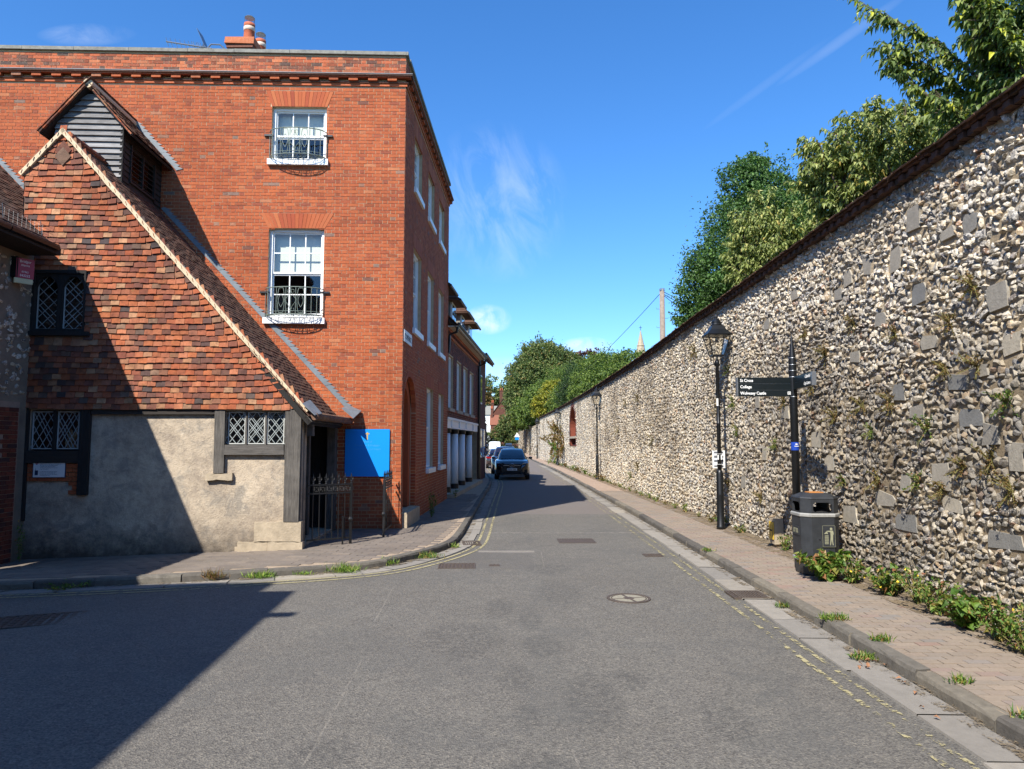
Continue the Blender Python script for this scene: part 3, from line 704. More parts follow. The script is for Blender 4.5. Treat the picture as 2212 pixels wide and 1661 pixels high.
for r0, r1, z in ((.235, .275, .011), (.205, .226, .009)):
    G = np.array([[(1.46+r*math.cos(a), 9.1+r*math.sin(a), h) for r, h in ((r0, -.02), (r0+.003, z), (r1-.003, z), (r1, -.02))] for a in th]); m.grid(G)
obj('rim', m, 'cast_iron_cover', t)
simple('cover_concrete', '#827d6e', .95, .3, 60, .003, 90)
obj('infill', MB().add([(1.46, 9.1, .006)]+[(1.46+.236*math.cos(a), 9.1+.236*math.sin(a), .006) for a in th[:-1]], [[0, 1+i, 1+(i+1) % 40] for i in range(40)]), 'cover_concrete', t)
for k in range(4):
    a = .25+k*PI/2; fr = Fr((1.46, 9.1, 0), (math.cos(a), math.sin(a), 0), (-math.sin(a), math.cos(a), 0)); w = .014 if k % 2 else .006
    obj('spoke', MB().box(.05, .21, -w, w, -.01, .0095, fr), 'cast_iron_cover', t)
obj('hub', MB().lathe([(.07, -.01), (.068, .009), (.03, .012), (.0, .012)], 16, (1.46, 9.1, 0)), 'cast_iron_cover', t)
# ---------------------------------------------------------------- the flint wall
TOPY = [0, 6, 17.8, 25, 37.5, 55, 79.7]; TOPZ = [5.3, 5.3, 5.19, 5.02, 4.9, 4.82, 4.76]
wtop = lambda y: np.where(np.asarray(y) < 79.7, np.interp(y, TOPY, TOPZ), 4.05 + .0015*(np.asarray(y)-79.7))
class Bent(Fr):                                                # the wall bends gently: u = -Y, and the base line gives X
    def P(s, p):
        p = np.asarray(p, float); y = -p[..., 0]
        return np.stack([WX(y)-p[..., 2], y, p[..., 1]], -1)
FW = Bent((4.77, 0, 0), (0, -1, 0), (0, 0, 1))
wallT = thing('flint_wall', 'long high knapped flint wall with tiled top along the right pavement', 'wall', (4.5, 20, 0))
NI = (46.3, 50.5, 1.67, 4.5)
def arch_half(z):                                            # half width of the pointed niche at height z
    h = np.clip((z-2.95)/(4.35-2.95), 0, 1); return np.where(z < 2.95, 1.75, 1.75*np.sqrt(np.maximum(0, 1-h**1.7)))
mb = MB(); ys = sorted(set(list(np.arange(-6, 79.7, 1.9)) + [79.7, NI[0], NI[1]])); ys2 = list(np.arange(79.72, 152, 3))
for seq in (ys, ys2):
    for a, b in zip(seq, seq[1:]):
        ta, tb = float(wtop(a)), float(wtop(b))
        if a >= NI[0]-.001 and b <= NI[1]+.001:
            mb.quad([(-b, -.1, 0), (-a, -.1, 0), (-a, NI[2], 0), (-b, NI[2], 0)], FW); mb.quad([(-b, NI[3], 0), (-a, NI[3], 0), (-a, ta, 0), (-b, tb, 0)], FW)
        else: mb.quad([(-b, -.1, 0), (-a, -.1, 0), (-a, ta, 0), (-b, tb, 0)], FW)
        mb.quad([(-b, tb, 0), (-a, ta, 0), (-a, ta, -.5), (-b, tb, -.5)], FW); mb.quad([(-a, -.1, -.5), (-b, -.1, -.5), (-b, tb, -.5), (-a, ta, -.5)], FW)
zz = np.linspace(NI[2], NI[3], 14); cy = (NI[0]+NI[1])/2
for s in (-1, 1):
    G = []
    for z in zz: G.append([FW.P((-cy+s*float(arch_half(z)), z, 0)), FW.P((-cy+s*2.1, z, 0))])
    mb.grid(G)
mb.quad([(-79.72, 3.9, 0), (-79.7, 4.8, 0), (-79.7, 4.8, -.5), (-79.72, 3.9, -.5)], FW)
obj('wall_core', mb, 'flint_mortar', wallT)
mb = MB(); mb.quad([(-NI[1], NI[2], -.6), (-NI[0], NI[2], -.6), (-NI[0], NI[3], -.6), (-NI[1], NI[3], -.6)], FW)
for s in (-1, 1):
    mb.grid([[FW.P((-cy+s*float(arch_half(z)), z, 0)), FW.P((-cy+s*float(arch_half(z)), z, -.6))] for z in zz])
mb.quad([(-cy-1.75, 1.7, .0), (-cy+1.75, 1.7, .0), (-cy+1.75, 1.95, -.6), (-cy-1.75, 1.95, -.6)], FW)
niche = obj('arched_niche', mb, 'brick_plum', wallT)
r = bond(-NI[1], -NI[0], 1.7, 4.4, []); r = r[np.abs(r[:, 0]+cy) < arch_half(r[:, 1])-.05]
fb = Fr(FW.P((0, 0, -.6)), FW.u, FW.v, FW.w); lay(niche, fb, r, 'brick_plum', None, 0, stuff='niche_brickwork')
def arch_pts(n, grow):
    z = np.concatenate([np.linspace(1.7, 2.9, 10)[:-1], 2.95+(4.35-2.95)*np.sin(np.linspace(0, PI/2, 14))]); h = arch_half(z)*(1+0)
    L = [(-cy-a, b) for a, b in zip(h, z)]; return L+[(-2*cy-x, y) for x, y in L[::-1][1:]]
ap = np.array(arch_pts(0, 0)); nn = np.gradient(ap, axis=0); nn /= np.linalg.norm(nn, axis=1, keepdims=True); nn = np.stack([-nn[:, 1], nn[:, 0]], 1)
for i in range(len(ap)-1):
    m = MB(); a, b = ap[i], ap[i+1]; g = (b-a)*.04
    m.prism([tuple(a+g), tuple(b-g), tuple(b-g+nn[i+1]*.34), tuple(a+g+nn[i]*.34)], -.02, .035, FW); obj('voussoir', m, 'brick_plum' if i % 3 else 'brick_far', niche)
obj('sill', MB().box(-cy-1.9, -cy+1.9, 2.2, 2.34, -.55, .06, FW), 'stone_pale', niche)
BLK = [(8.24, 4.59, 0.3, 0.31), (8.68, 4.2, 0.26, 0.27), (8.2, 3.68, 0.26, 0.26), (7.61, 4.21, 0.21, 0.15), (10.25, 4.1, 0.22, 0.19), (9.39, 4.3, 0.22, 0.22), (6.88, 3.37, 0.27, 0.28), (8.06, 3.08, 0.32, 0.17), (8.73, 2.57, 0.23, 0.18), (7.39, 2.21, 0.39, 0.14), (7.09, 2.02, 0.26, 0.21), (7.59, 2.59, 0.32, 0.15), (11.18, 1.99, 0.34, 0.23), (7.96, 1.57, 0.31, 0.26), (8.67, 1.45, 0.2, 0.2), (11.96, 1.28, 0.35, 0.28), (6.72, 2.87, 0.25, 0.18), (6.72, 1.82, 0.18, 0.26), (10.12, 0.95, 0.41, 0.22), (8.71, 0.98, 0.43, 0.21), (6.97, 0.99, 0.5, 0.14), (9.17, 1.22, 0.43, 0.18), (12.36, 2.47, 0.29, 0.21), (9.1, 3.53, 0.25, 0.15), (13.13, 4.14, 0.24, 0.17), (11.81, 4.39, 0.27, 0.17), (13.74, 2.71, 0.21, 0.23), (13.44, 1.73, 0.24, 0.26), (7.21, 2.68, 0.28, 0.14), (9.81, 3.13, 0.26, 0.17), (9.51, 2.1, 0.22, 0.21), (7.78, 1.28, 0.33, 0.15), (8.36, 2.3, 0.29, 0.16), (10.72, 1.64, 0.28, 0.21), (7.23, 4.22, 0.22, 0.19), (14.69, 1.15, 0.26, 0.25), (18.65, 2.61, 0.28, 0.19), (21.42, 2.02, 0.31, 0.19), (9.92, 4.27, 0.19, 0.2)]
for y, z, w, h in BLK:
    m = MB(); w2 = w/2; h2 = h/2; j = lambda: random.uniform(-.03, .03)
    P = [(-w2+j(), -h2+j()), (w2+j(), -h2+j()), (w2+j(), h2*.2), (w2*.9+j(), h2+j()), (-w2*.8+j(), h2+j()), (-w2+j(), h2*.3)]
    m.prism([(-y+a, z+b) for a, b in P], -.05, random.uniform(.012, .03), FW); obj('stone_block', m, 'ashlar', wallT)
def ico(sub):
    import bmesh
    bm = bmesh.new(); bmesh.ops.create_icosphere(bm, subdivisions=sub, radius=1); bm.verts.ensure_lookup_table()
    V = np.array([v.co[:] for v in bm.verts]); F = np.array([[v.index for v in f.verts] for f in bm.faces]); bm.free(); return V, F
def flint_variants(sub, n, cut=-.25):
    V0, F0 = ico(sub); out = []
    for i in range(n):
        V = V0.copy(); V *= (1+rng.normal(0, .17, (len(V), 1)))
        for k in range(8):
            d = rng.normal(size=3); d[2] = abs(d[2])*.9+.05; d /= np.linalg.norm(d); c = rng.uniform(.34, .8); e = V@d; m = e > c; V[m] -= (e[m]-c)[:, None]*d
        keep = (V[F0][:, :, 2].max(1) > cut); F = F0[keep]; u, inv = np.unique(F, return_inverse=True)
        out.append((V[u], inv.reshape(F.shape)))
    return out
FV2, FV1 = flint_variants(2, 26), flint_variants(1, 12, -.4)
def flint_rows(y0, y1, h, wmin, wmax, wob):
    out = []; z = .1; k = 0
    while z < 5.3:
        hh = h*rng.uniform(.75, 1.3); ws = wmin+(wmax-wmin)*rng.beta(1.3, 2.2, int((y1-y0)/wmin)+2); e = np.cumsum(ws); y = y0+e-ws/2; ok = e < y1-y0+.05
        zc = z+hh/2+wob*np.sin(y*.9+k*.13)+rng.normal(0, h*.2, len(y))
        q = np.stack([y, zc, ws, np.full(len(y), hh)], 1)[ok]; out.append(q); z += hh; k += 1
    q = np.concatenate(out); q = q[(q[:, 1] < wtop(q[:, 0])-.2)]
    keep = np.ones(len(q), bool)
    for y, z, w, hh in BLK: keep &= ~((np.abs(q[:, 0]-y) < w/2+q[:, 2]*.36) & (np.abs(q[:, 1]-z) < hh/2+q[:, 3]*.3))
    keep &= ~((np.abs(q[:, 0]-cy) < arch_half(q[:, 1])+.3) & (q[:, 1] > NI[2]-.1) & (q[:, 1] < NI[3]+.25))
    keep &= rng.random(len(q)) > .02
    return q[keep]
def flint_xf(q, dmin, dmax):
    n = len(q); th = rng.uniform(0, 2*PI, n); c, s = np.cos(th), np.sin(th)
    # a random roll, then squashed to the size of the place it fills
    R = np.zeros((n, 3, 3)); R[:, 0, 0] = c; R[:, 0, 1] = s; R[:, 1, 0] = -s; R[:, 1, 1] = c; R[:, 2, 2] = 1
    sc = np.stack([q[:, 2]*.7*rng.uniform(.85, 1.15, n), q[:, 3]*.76*rng.uniform(.75, 1.3, n), rng.uniform(dmin, dmax, n)], 1)
    A = R*sc[:, None, :]
    tilt = rng.normal(0, .3, (n, 2)); A[:, 0, 2] += tilt[:, 0]*sc[:, 0]; A[:, 1, 2] += tilt[:, 1]*sc[:, 1]
    pos = np.stack([-q[:, 0], q[:, 1], rng.uniform(-.014, .01, n)], 1)
    return A, pos
def flints(q, FV, dmin, dmax, single=0, near=None, name='flintwork'):
    A, pos = flint_xf(q, dmin, dmax); n = len(q); var = rng.integers(0, len(FV), n); one_ = np.zeros(n, bool)
    if single:
        d = np.linalg.norm(FW.P(pos)-np.array(near), axis=1); one_[np.argsort(d)[:single]] = True
        mes = [None]*len(FV)
        for i in np.nonzero(one_)[0]:
            k = var[i]
            if mes[k] is None: m = MB(); m.add(FV[k][0], FV[k][1], 0.0); mes[k] = m.mesh('flint', 'flint')
            B = A[i]@FW.M; p = FW.P(pos[i]); mm = Matrix.Identity(4)
            # shear is left out so that the part keeps a plain rotation and scale
            sc = np.linalg.norm(A[i], axis=1)
            for r in range(3):
                for c in range(3): mm[r][c] = B[c][r]
                mm[r][3] = p[r]
            piece('flint', mes[k], wallT, mm)
    m = MB()
    for k in range(len(FV)):
        s = (var == k) & ~one_; c = int(s.sum())
        if not c: continue
        V, F = FV[k]; P = np.einsum('vi,nij->nvj', V, A[s])+pos[s][:, None]
        f = (F[None]+(np.arange(c)*len(V))[:, None, None]).reshape(-1, 3); m.add(FW.P(P.reshape(-1, 3)), f, np.repeat(rng.random(c), len(F)))
    obj(name, m, 'flint', wallT, kind='stuff')
flints(flint_rows(3.5, 19, .066, .055, .135, .02), FV2, .04, .072, 300, (4.6, 7.2, 2.2))
flints(flint_rows(19, 46, .074, .07, .15, .02), FV1, .04, .07)
flints(flint_rows(46, 80, .11, .11, .24, .02), FV1, .04, .07)
flints(flint_rows(80, 152, .2, .2, .45, .0), FV1, .03, .05)
# the tiled top: corbel courses, then the tiles
m = MB(); y = -1.0; L = []
while y < 79.6:
    L.append(y); y += .115
L = np.array(L); zt = wtop(L); n = len(L)
m.boxes(np.stack([-L, zt-.175, np.full(n, .025)+np.where(np.arange(n) % 2, .03, 0)], 1), np.tile([.051, .032, .06], (n, 1)), FW, jit=.004)
m.boxes(np.stack([-L, zt-.1, np.full(n, .05)], 1), np.tile([.052, .03, .08], (n, 1)), FW, jit=.005)
obj('corbel_course', m, 'roof_tile', wallT, kind='stuff')
cen, axes = [], []; a = .36; ax = np.array([[1, 0, 0], [0, math.sin(a), -math.cos(a)], [0, math.cos(a), math.sin(a)]])
for k in range(4):
    yy = np.arange(-1, 79.6, .172)+(k % 2)*.086; zt = wtop(yy)
    cen.append(np.stack([-yy, zt-.05+k*.105*math.sin(a)+rng.normal(0, .006, len(yy)), .06-k*.105*math.cos(a)+rng.normal(0, .006, len(yy))], 1))
cen = np.concatenate(cen); n = len(cen); d = np.linalg.norm(FW.P(cen)-np.array([3.5, 8, 4.4]), axis=1); o = np.argsort(d); sel = o[:300]
jr = rng.normal(0, .04, n); AX = np.repeat(ax[None], n, 0); AX[:, 0, 1] += jr; AX[:, 0, 2] += rng.normal(0, .03, n)
tm = [MB().boxes([[0, 0, 0]], [[.082, .125, .008]], jit=.003, t=np.zeros(1)).mesh('cap_tile', 'cap') for _ in range(4)]
for i in sel:
    f = Fr(FW.P(cen[i]), AX[i][0]@FW.M, AX[i][1]@FW.M); piece('cap_tile', tm[random.randrange(4)], wallT, f.mat((0, 0, 0)))
m = MB(); m.boxes(cen[o[300:]], [.082, .125, .008], FW, jit=.003, axes=AX[o[300:]]); obj('cap_tiling', m, 'cap', wallT, kind='stuff')
m = MB()
for seg in range(0, 80, 1):
    t0, t1 = float(wtop(seg)), float(wtop(min(79.6, seg+1))); q = [(-seg, t0), (-min(79.6, seg+1), t1)]
    m.add(FW.P([(q[0][0], t0-.07, .1), (q[1][0], t1-.07, .1), (q[1][0], t1+.04, -.3), (q[0][0], t0+.04, -.3), (q[0][0], t0-.07, -.55), (q[1][0], t1-.07, -.55)]), [[0, 1, 2, 3], [3, 2, 5, 4], [4, 5, 1, 0]])
obj('cap_core', m, 'flint_mortar', wallT)
# ---------------------------------------------------------------- the three-storey brick corner house
K = (-2.369, 15.317, 0)
FF = Fr(K, (.9996, .03, 0)); FS = Fr(K, (.0308, .9995, 0))        # front (towards the camera) and street face
house = thing('brick_house', 'tall three-storey red brick corner house with parapet and white sash windows', 'house', (-7, 19, 0))
EU = 8.08
fh = [(-2.93, -1.735, 8.1, 9.35), (-2.93, -1.735, 4.58, 6.6)]
sh = [(1.24, 2.4, 7.96, 9.3), (3.46, 4.63, 7.96, 9.3), (5.65, 6.88, 7.96, 9.3), (1.24, 2.42, 4.58, 6.55), (3.5, 4.66, 4.58, 6.55), (5.66, 6.88, 4.58, 6.55), (3.5, 4.75, 1.22, 3.41), (5.85, 7.03, 1.22, 3.41)]
AC, AR, AZ = .95, .8, 2.65
door_hole = (AC-AR, AC+AR, .45, AZ+AR)
mb = MB(); wall(mb, FF, -12, 0, -.1, 10.56, fh); wall(mb, FS, 0, EU, -.1, 10.56, sh+[door_hole])
mb.quad([(0, 10.56, 0), (-12, 10.56, 0), (-12, 10.56, -.33), (0, 10.56, -.33)], FF); mb.quad([(0, 10.56, -.0), (EU, 10.56, 0), (EU, 10.56, -.33), (0, 10.56, -.33)], FS)
mb.quad([(EU, -.1, 0), (EU, -.1, -8), (EU, 10.56, -8), (EU, 10.56, 0)], FS); mb.quad([(-12, -.1, 0), (-12, -.1, -8), (-12, 10.56, -8), (-12, 10.56, 0)], FF)
mb.quad([(-12, -.1, -8), (.3, -.1, -8), (.3, 10.56, -8), (-12, 10.56, -8)], FF)
for t0 in np.linspace(0, PI/2, 9)[:-1]:
    t1 = t0+PI/16
    for s in (-1, 1):
        mb.quad([(AC+s*AR*math.cos(t0), AZ+AR*math.sin(t0), 0), (AC+s*AR, AZ+AR*math.sin(t0), 0), (AC+s*AR, AZ+AR*math.sin(t1), 0), (AC+s*AR*math.cos(t1), AZ+AR*math.sin(t1), 0)], FS)
body = obj('house_wall', mb, 'mortar', house)
mb = MB(); mb.quad([(-12, 10.1, -.3), (0, 10.1, -.3), (0, 10.1, -8), (-12, 10.1, -8)], FF); obj('roof', mb, 'lead', house)
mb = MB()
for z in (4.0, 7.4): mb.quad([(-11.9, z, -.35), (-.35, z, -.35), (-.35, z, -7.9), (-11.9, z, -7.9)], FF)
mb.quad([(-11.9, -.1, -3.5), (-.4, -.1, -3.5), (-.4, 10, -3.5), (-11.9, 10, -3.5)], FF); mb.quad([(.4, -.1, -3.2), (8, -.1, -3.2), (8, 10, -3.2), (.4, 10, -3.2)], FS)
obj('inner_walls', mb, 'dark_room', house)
def arch_gap(v):
    if not .45 < v < AZ+AR: return []
    h = AR+.12 if v < AZ else math.sqrt(max(0, (AR+.12)**2-(v-AZ)**2)); return [(AC-h, AC+h)]
# bricks that the church roof hides for good are left out
rows = bond(-12, 0, .05, 9.84, [(a-.0, b, c, d) for a, b, c, d in fh])
x = rows[:, 0]-2.369; hid = ((x > -7.9) & (x < -3.7) & (rows[:, 1] < 7.3-1.137*(x+7.9)-.35)) | ((x <= -7.9) & (rows[:, 1] < 6.0))
def in_arch(r, z0, half_b, half_t, uc, hgt): 
    t = (r[:, 1]-z0)/hgt; return (t > -.05) & (t < 1) & (np.abs(r[:, 0]-uc) < half_b+(half_t-half_b)*t-.1)
FA = [(-2.33, 6.6, .61, .8, .34), (-2.33, 9.35, .61, .74, .36)]
for uc, z0, hb, ht, hh in FA: hid |= in_arch(rows, z0, hb, ht, uc, hh)
lay(house, FF, rows[~hid], 'brick', (-3.0, 15.2, 3.4), 300)
rows = bond(0, EU, .05, 9.84, sh, hole_fn=arch_gap); lay(house, FS, rows, 'brick', None, 0)
for fr, a, b in ((FF, -12, 0), (FS, 0, EU)):
    lay(house, fr, bond(a, b, 10.07, 10.54, []), 'brick_parapet', None, 0, stuff='parapet_brickwork')
for uc, z0, hb, ht, hh in FA:
    n = 17
    for i in range(n):
        e = .004; a0, a1 = (-1+2*i/n)+e, (-1+2*(i+1)/n)-e
        m = MB(); m.prism([(uc+a0*hb, z0+.004), (uc+a1*hb, z0+.004), (uc+a1*ht, z0+hh), (uc+a0*ht, z0+hh)], -.02, .0135+random.uniform(-.001, .002), FF)
        obj('voussoir', m, 'brick_rubbed', house)
for a, b, c, d in sh:
    n = 12; uc = (a+b)/2; hb = (b-a)/2
    for i in range(n):
        a0, a1 = (-1+2*i/n)+.006, (-1+2*(i+1)/n)-.006
        m = MB(); m.prism([(uc+a0*hb, d+.004), (uc+a1*hb, d+.004), (uc+a1*(hb+.12), d+.33), (uc+a0*(hb+.12), d+.33)], -.02, .011, FS); obj('voussoir', m, 'brick_rubbed', house)
for i in range(22):
    t0, t1 = PI*i/22+.004, PI*(i+1)/22-.004
    m = MB(); m.prism([(AC+r*math.cos(t), AZ+r*math.sin(t)) for r, t in ((AR, t0), (AR+.12, t0), (AR+.12, t1), (AR, t1))], -.1, .012, FS); obj('voussoir', m, 'brick_rubbed', house)
m = MB()
for s in (-1, 1):
    for z in np.arange(.46, AZ-.02, .075): m.box(*sorted((AC+s*(AR-.005), AC+s*(AR+.118))), z, z+.066, -.1, .011, FS, jit=.001)
obj('doorway_jamb', m, 'brick_rubbed', house, kind='stuff')
# the doorway: an inner order, a plain door in the shade, a stone step
AR2 = .56; m = MB(); G = []
for t in np.linspace(0, PI, 19): G.append([FS.P((AC+AR*math.cos(t), AZ+AR*math.sin(t), -.12)), FS.P((AC+AR2*math.cos(t), AZ+AR2*math.sin(t), -.12)), FS.P((AC+AR2*math.cos(t), AZ+AR2*math.sin(t), -.3))])
m.grid(G)
for s in (-1, 1): m.grid([[FS.P((AC+s*AR, z, -.12)), FS.P((AC+s*AR2, z, -.12)), FS.P((AC+s*AR2, z, -.3))] for z in (.45, AZ)])
dw = obj('doorway', m, 'brick_rubbed', house)
m = MB(); m.box(AC-AR2, AC+AR2, .45, AZ+AR2, -.36, -.3, FS); obj('door', m, 'door_red', dw) if 'door_red' in MATS else obj('door', m, simple('door_red', '#6b3a2a', .6, .2), dw)
m = MB(); m.prism([(AC-AR-.03, .1), (AC+AR+.06, .1), (AC+AR+.06, .44), (AC-AR-.03, .44)], -.3, .12, FS); obj('step', m, 'stone_pale', dw)
# cornice: lower string, dentils, upper string with its lead, on both faces
m = MB()
for z0, z1, pr in ((9.84, 9.905, .035), (9.905, 9.935, .06), (10.0, 10.03, .13), (10.03, 10.06, .16)):
    m.box(-12, pr, z0, z1, -.05, pr, FF); m.box(pr*.0+.001, EU+.02, z0, z1, -.05, pr-.001, FS)
obj('cornice', m, 'brick_parapet', house)
m = MB(); m.prism([(-12, 10.06), (.17, 10.06), (.17, 10.072), (-12, 10.072)], -.02, .17, FF); m.prism([(.0, 10.061), (EU+.05, 10.061), (EU+.05, 10.071), (0, 10.071)], -.02, .169, FS); obj('lead_cover', m, 'lead', house)
dm = MB().boxes([[0, 0, 0]], [[.1, .032, .06]], jit=.003, t=np.zeros(1)).mesh('dentil', 'brick')
for u in np.arange(-11.9, .05, .43): piece('dentil', dm, house, FF.mat((u, 9.968, .055)))
for u in np.arange(.3, EU, .43): piece('dentil', dm, house, FS.mat((u, 9.968, .055)))
for fr, a, b in ((FF, -12, .06), (FS, .28, EU+.06)):
    u = a
    while u < b-.05:
        e = min(b, u+random.uniform(1.0, 1.35)); m = MB(); z = random.uniform(-.004, .004)
        m.prism([(u+.004, 10.56+z), (e-.004, 10.56+z), (e-.004, 10.635+z), (u+.004, 10.64+z)], -.36 if fr is FF else -.3, .06, fr); obj('coping_stone', m, 'stone_coping', house); u = e
# windows
sash(house, FF, -2.93, -1.735, 8.14, 9.35, 3, 1, 1, -.11, .47, .44, name='window')
sash(house, FF, -2.93, -1.735, 4.66, 6.6, 3, 2, 2, -.11, .5, .5, name='window')
def sill(fr, a, b, z, proj=.07): obj('sill', MB().box(a-.06, b+.06, z-.09, z+.04, -.1, proj, fr, jit=.003), 'white_paint', house)
for h in fh: sill(FF, h[0], h[1], h[2], .09)
for h in sh[:6]: sash(house, FS, h[0], h[1], h[2]+.05, h[3], 3, 2, 2, -.11, .5, .3); sill(FS, h[0], h[1], h[2])
for h in sh[6:]: sash(house, FS, h[0], h[1], h[2]+.05, h[3], 2, 1, 1, -.11, .5, .35); sill(FS, h[0], h[1], h[2], .09)
# balconets: bowed wrought iron in front of the two front windows
def balconet(zb, zt):
    uc, hw, bow = -2.335, .625, .3
    W_ = lambda u: .03+bow*math.sqrt(max(0, 1-(abs(u-uc)/hw)**2.2))
    arc = lambda z, k=1, n=22: [(uc+x*hw, z, .03+(W_(uc+x*hw)-.03)*k) for x in np.linspace(-1, 1, n)]
    m = MB(); m.tube(arc(zt), .011, 6, FF); m.tube(arc(zb), .01, 6, FF); m.tube(arc(zb+.06), .006, 5, FF)
    for k in (.66, .33): m.tube(arc(zb, k), .006, 5, FF)
    b = obj('balconet', m, 'balcony_iron', house)
    for i, x in enumerate(np.linspace(-1, 1, 13)):
        u = uc+x*hw; m = MB(); w = W_(u)
        if 2 < i < 6 or 6 < i < 10:
            if i in (4, 8): continue
        else: pass
        m.tube([(u, zb, w), (u, zt, w)], .007, 5, FF); m.lathe([(0, -.015), (.014, 0), (0, .015)], 6, tuple(FF.P((u, zb+(zt-zb)*.45, w)))); obj('baluster', m, 'balcony_iron', b)
        m = MB(); m.tube([(u, zb, w), (u, zb, .02)], .005, 4, FF); obj('basket_bar', m, 'balcony_iron', b)
    for c in (uc-hw/3, uc+hw/3):
        m = MB(); h = zt-zb; L = []
        for t in np.linspace(0, 2*PI, 29): u = c+.075*math.cos(t); L.append((u, zb+h*.5+h*.46*max(-1, min(1, 1.25*math.sin(t))), W_(u)))
        m.tube(L, .007, 5, FF)
        for s in (-1, 1): m.tube([(c+s*.055*math.sin(t), zb+h*(.25+.5*t/PI), W_(c)) for t in np.linspace(0, PI, 12)], .006, 5, FF)
        obj('oval_loop', m, 'balcony_iron', b)
    m = MB(); h = zt-zb
    for s in (-1, 1):
        for q in (-1, 1):
            m.tube([(uc+s*(.13-.11*math.sin(t)), zb+h*.5+q*h*(.02+.3*t/(PI/2)), W_(uc)) for t in np.linspace(0, PI/2, 9)], .006, 5, FF)
            m.tube([(uc+s*(.04+.035*math.cos(t)), zb+h*.5+q*(h*.34+.035*math.sin(t)), W_(uc)) for t in np.linspace(-1, 4.2, 12)], .006, 5, FF)
    obj('scroll', m, 'balcony_iron', b)
    for u in (uc-hw-.02, uc+hw+.02): obj('bracket', MB().box(u-.1, u+.1, zb+.5, zb+.54, 0, .05, FF), 'iron', b)
    return b
balconet(4.66, 5.24); balconet(8.16, 8.74)
# chimney
m = MB(); m.box(-7.05, -6.47, 17.0, 18.4, 10, 11.86); ch = obj('chimney', m, 'mortar_dark', house)
for fr_, a_, b_ in ((Fr((-7.05, 17.0, 0), (1, 0, 0)), 0, .58), (Fr((-6.47, 17.0, 0), (0, 1, 0)), 0, 1.4)): lay(ch, fr_, bond(a_, b_, 11.1, 11.72, []), 'brick_parapet', None, 0, stuff='chimney_brickwork')
m = MB(); m.box(-7.09, -6.43, 16.95, 18.45, 11.72, 11.8, jit=.006); m.box(-7.12, -6.4, 16.92, 18.48, 11.81, 11.97, jit=.012); obj('chimney_cap', m, 'brick_parapet', ch)
for (px, py, zt) in ((-6.66, 17.3, 12.52), (-6.66, 18.1, 12.56)):
    p = obj('chimney_pot', MB().lathe([(.15, 11.95), (.14, 12.1), (.122, zt-.1), (.135, zt-.09), (.135, zt), (.1, zt), (.09, zt-.2)], 16, (px, py, 0)), 'pot', ch, smooth=True)
    obj('pot_band', MB().lathe([(.128, zt-.2), (.14, zt-.19), (.14, zt-.1), (.128, zt-.09)], 16, (px, py, 0)), 'pot_band', p, smooth=True)
    m = MB(); m.lathe([(.005, zt+.2), (.1, zt+.19), (.128, zt+.16), (.125, zt+.155), (.0, zt+.165)], 16, (px, py, 0))
    for k in range(16):
        a = k*PI/8; m.tube([(px+.118*math.cos(a), py+.118*math.sin(a), zt-.02), (px+.118*math.cos(a), py+.118*math.sin(a), zt+.16)], .004, 4)
    obj('cowl', m, 'steel', p)
# ---- fixed to the house
t = thing('tv_antenna', 'aluminium television aerial with mesh reflector beside the chimney', 'antenna', (-7.1, 16.9, 11.4))
obj('mount', MB().tube([(-7.05, 16.95, 11.35), (-7.08, 16.9, 11.62), (-7.2, 16.85, 11.72), (-7.4, 16.8, 11.7), (-7.5, 16.8, 11.58), (-7.5, 16.8, 11.4)], .018, 6), 'steel', t)
b0, b1 = np.array([-8.48, 16.75, 11.74]), np.array([-7.36, 16.75, 11.56]); m = MB(); m.tube([b0, b1], .02, 5); obj('boom', m, 'steel', t)
for i, f in enumerate((.02, .11, .22, .32, .42, .51, .58, .62, .68, .72, .77, .84)):
    c = b0+(b1-b0)*f; m = MB(); m.tube([c+np.array([-.035, .0, .11]), c-np.array([-.035, 0, .11])], .008, 4); obj('element', m, 'steel', t)
m = MB(); c = b1+np.array([-.13, 0, .03])
for s in (1, -1):
    e = c+np.array([-.18, 0, .4]) if s > 0 else c+np.array([-.12, 0, -.17])
    for k in np.linspace(-.16, .16, 9): m.tube([c+np.array([0, k, 0]), e+np.array([0, k, 0])], .006, 4)
    for f in np.linspace(.15, 1, 8): q = c+(e-c)*f; m.tube([q+np.array([0, -.16, 0]), q+np.array([0, .16, 0])], .004, 4)
obj('reflector', m, 'steel', t)
simple('sign_white', '#d9d9d4', .5, .04); simple('ink_black', '#15171a', .7, 0); simple('gold_faded', '#b59a4c', .6, .3, 30); simple('sign_blue', '#0c86dc', .35, .04, 3, spec=.5); simple('sign_blue_faded', '#3d93cf', .5, .1); simple('letter_white', '#e8e8e4', .5, 0); simple('plaque_blue', '#16324f', .5, .05); simple('shield_red', '#8a1f3a', .5, 0)
t = thing('street_sign', 'small white street name plate on shaded brick corner', 'sign', tuple(FS.P((.5, 4.18, .02))))
obj('plate', MB().box(.04, 1.0, 4.14, 4.4, .01, .03, FS), 'sign_white', t)
text('lettering', 'ST. SWITHUN ST.', .165, t, FS, (.52, 4.21, .031), 'ink_black', 'CENTER', .66, bold=.003)
t = thing('notice_board', 'big plain bright blue church board with small faded cross', 'sign', tuple(FF.P((-.71, 1.22, .03))))
obj('board', MB().box(-1.187, -.247, 1.222, 2.226, .012, .045, FF), 'sign_blue', t)
m = MB(); u, z = -.72, 2.1
m.prism([(u-.013, z-.1), (u+.013, z-.1), (u+.013, z+.06), (u-.013, z+.06)], .045, .047, FF); m.prism([(u-.045, z+.015), (u+.045, z+.015), (u+.045, z+.04), (u-.045, z+.04)], .047, .0485, FF); obj('cross', m, 'gold_faded', t)
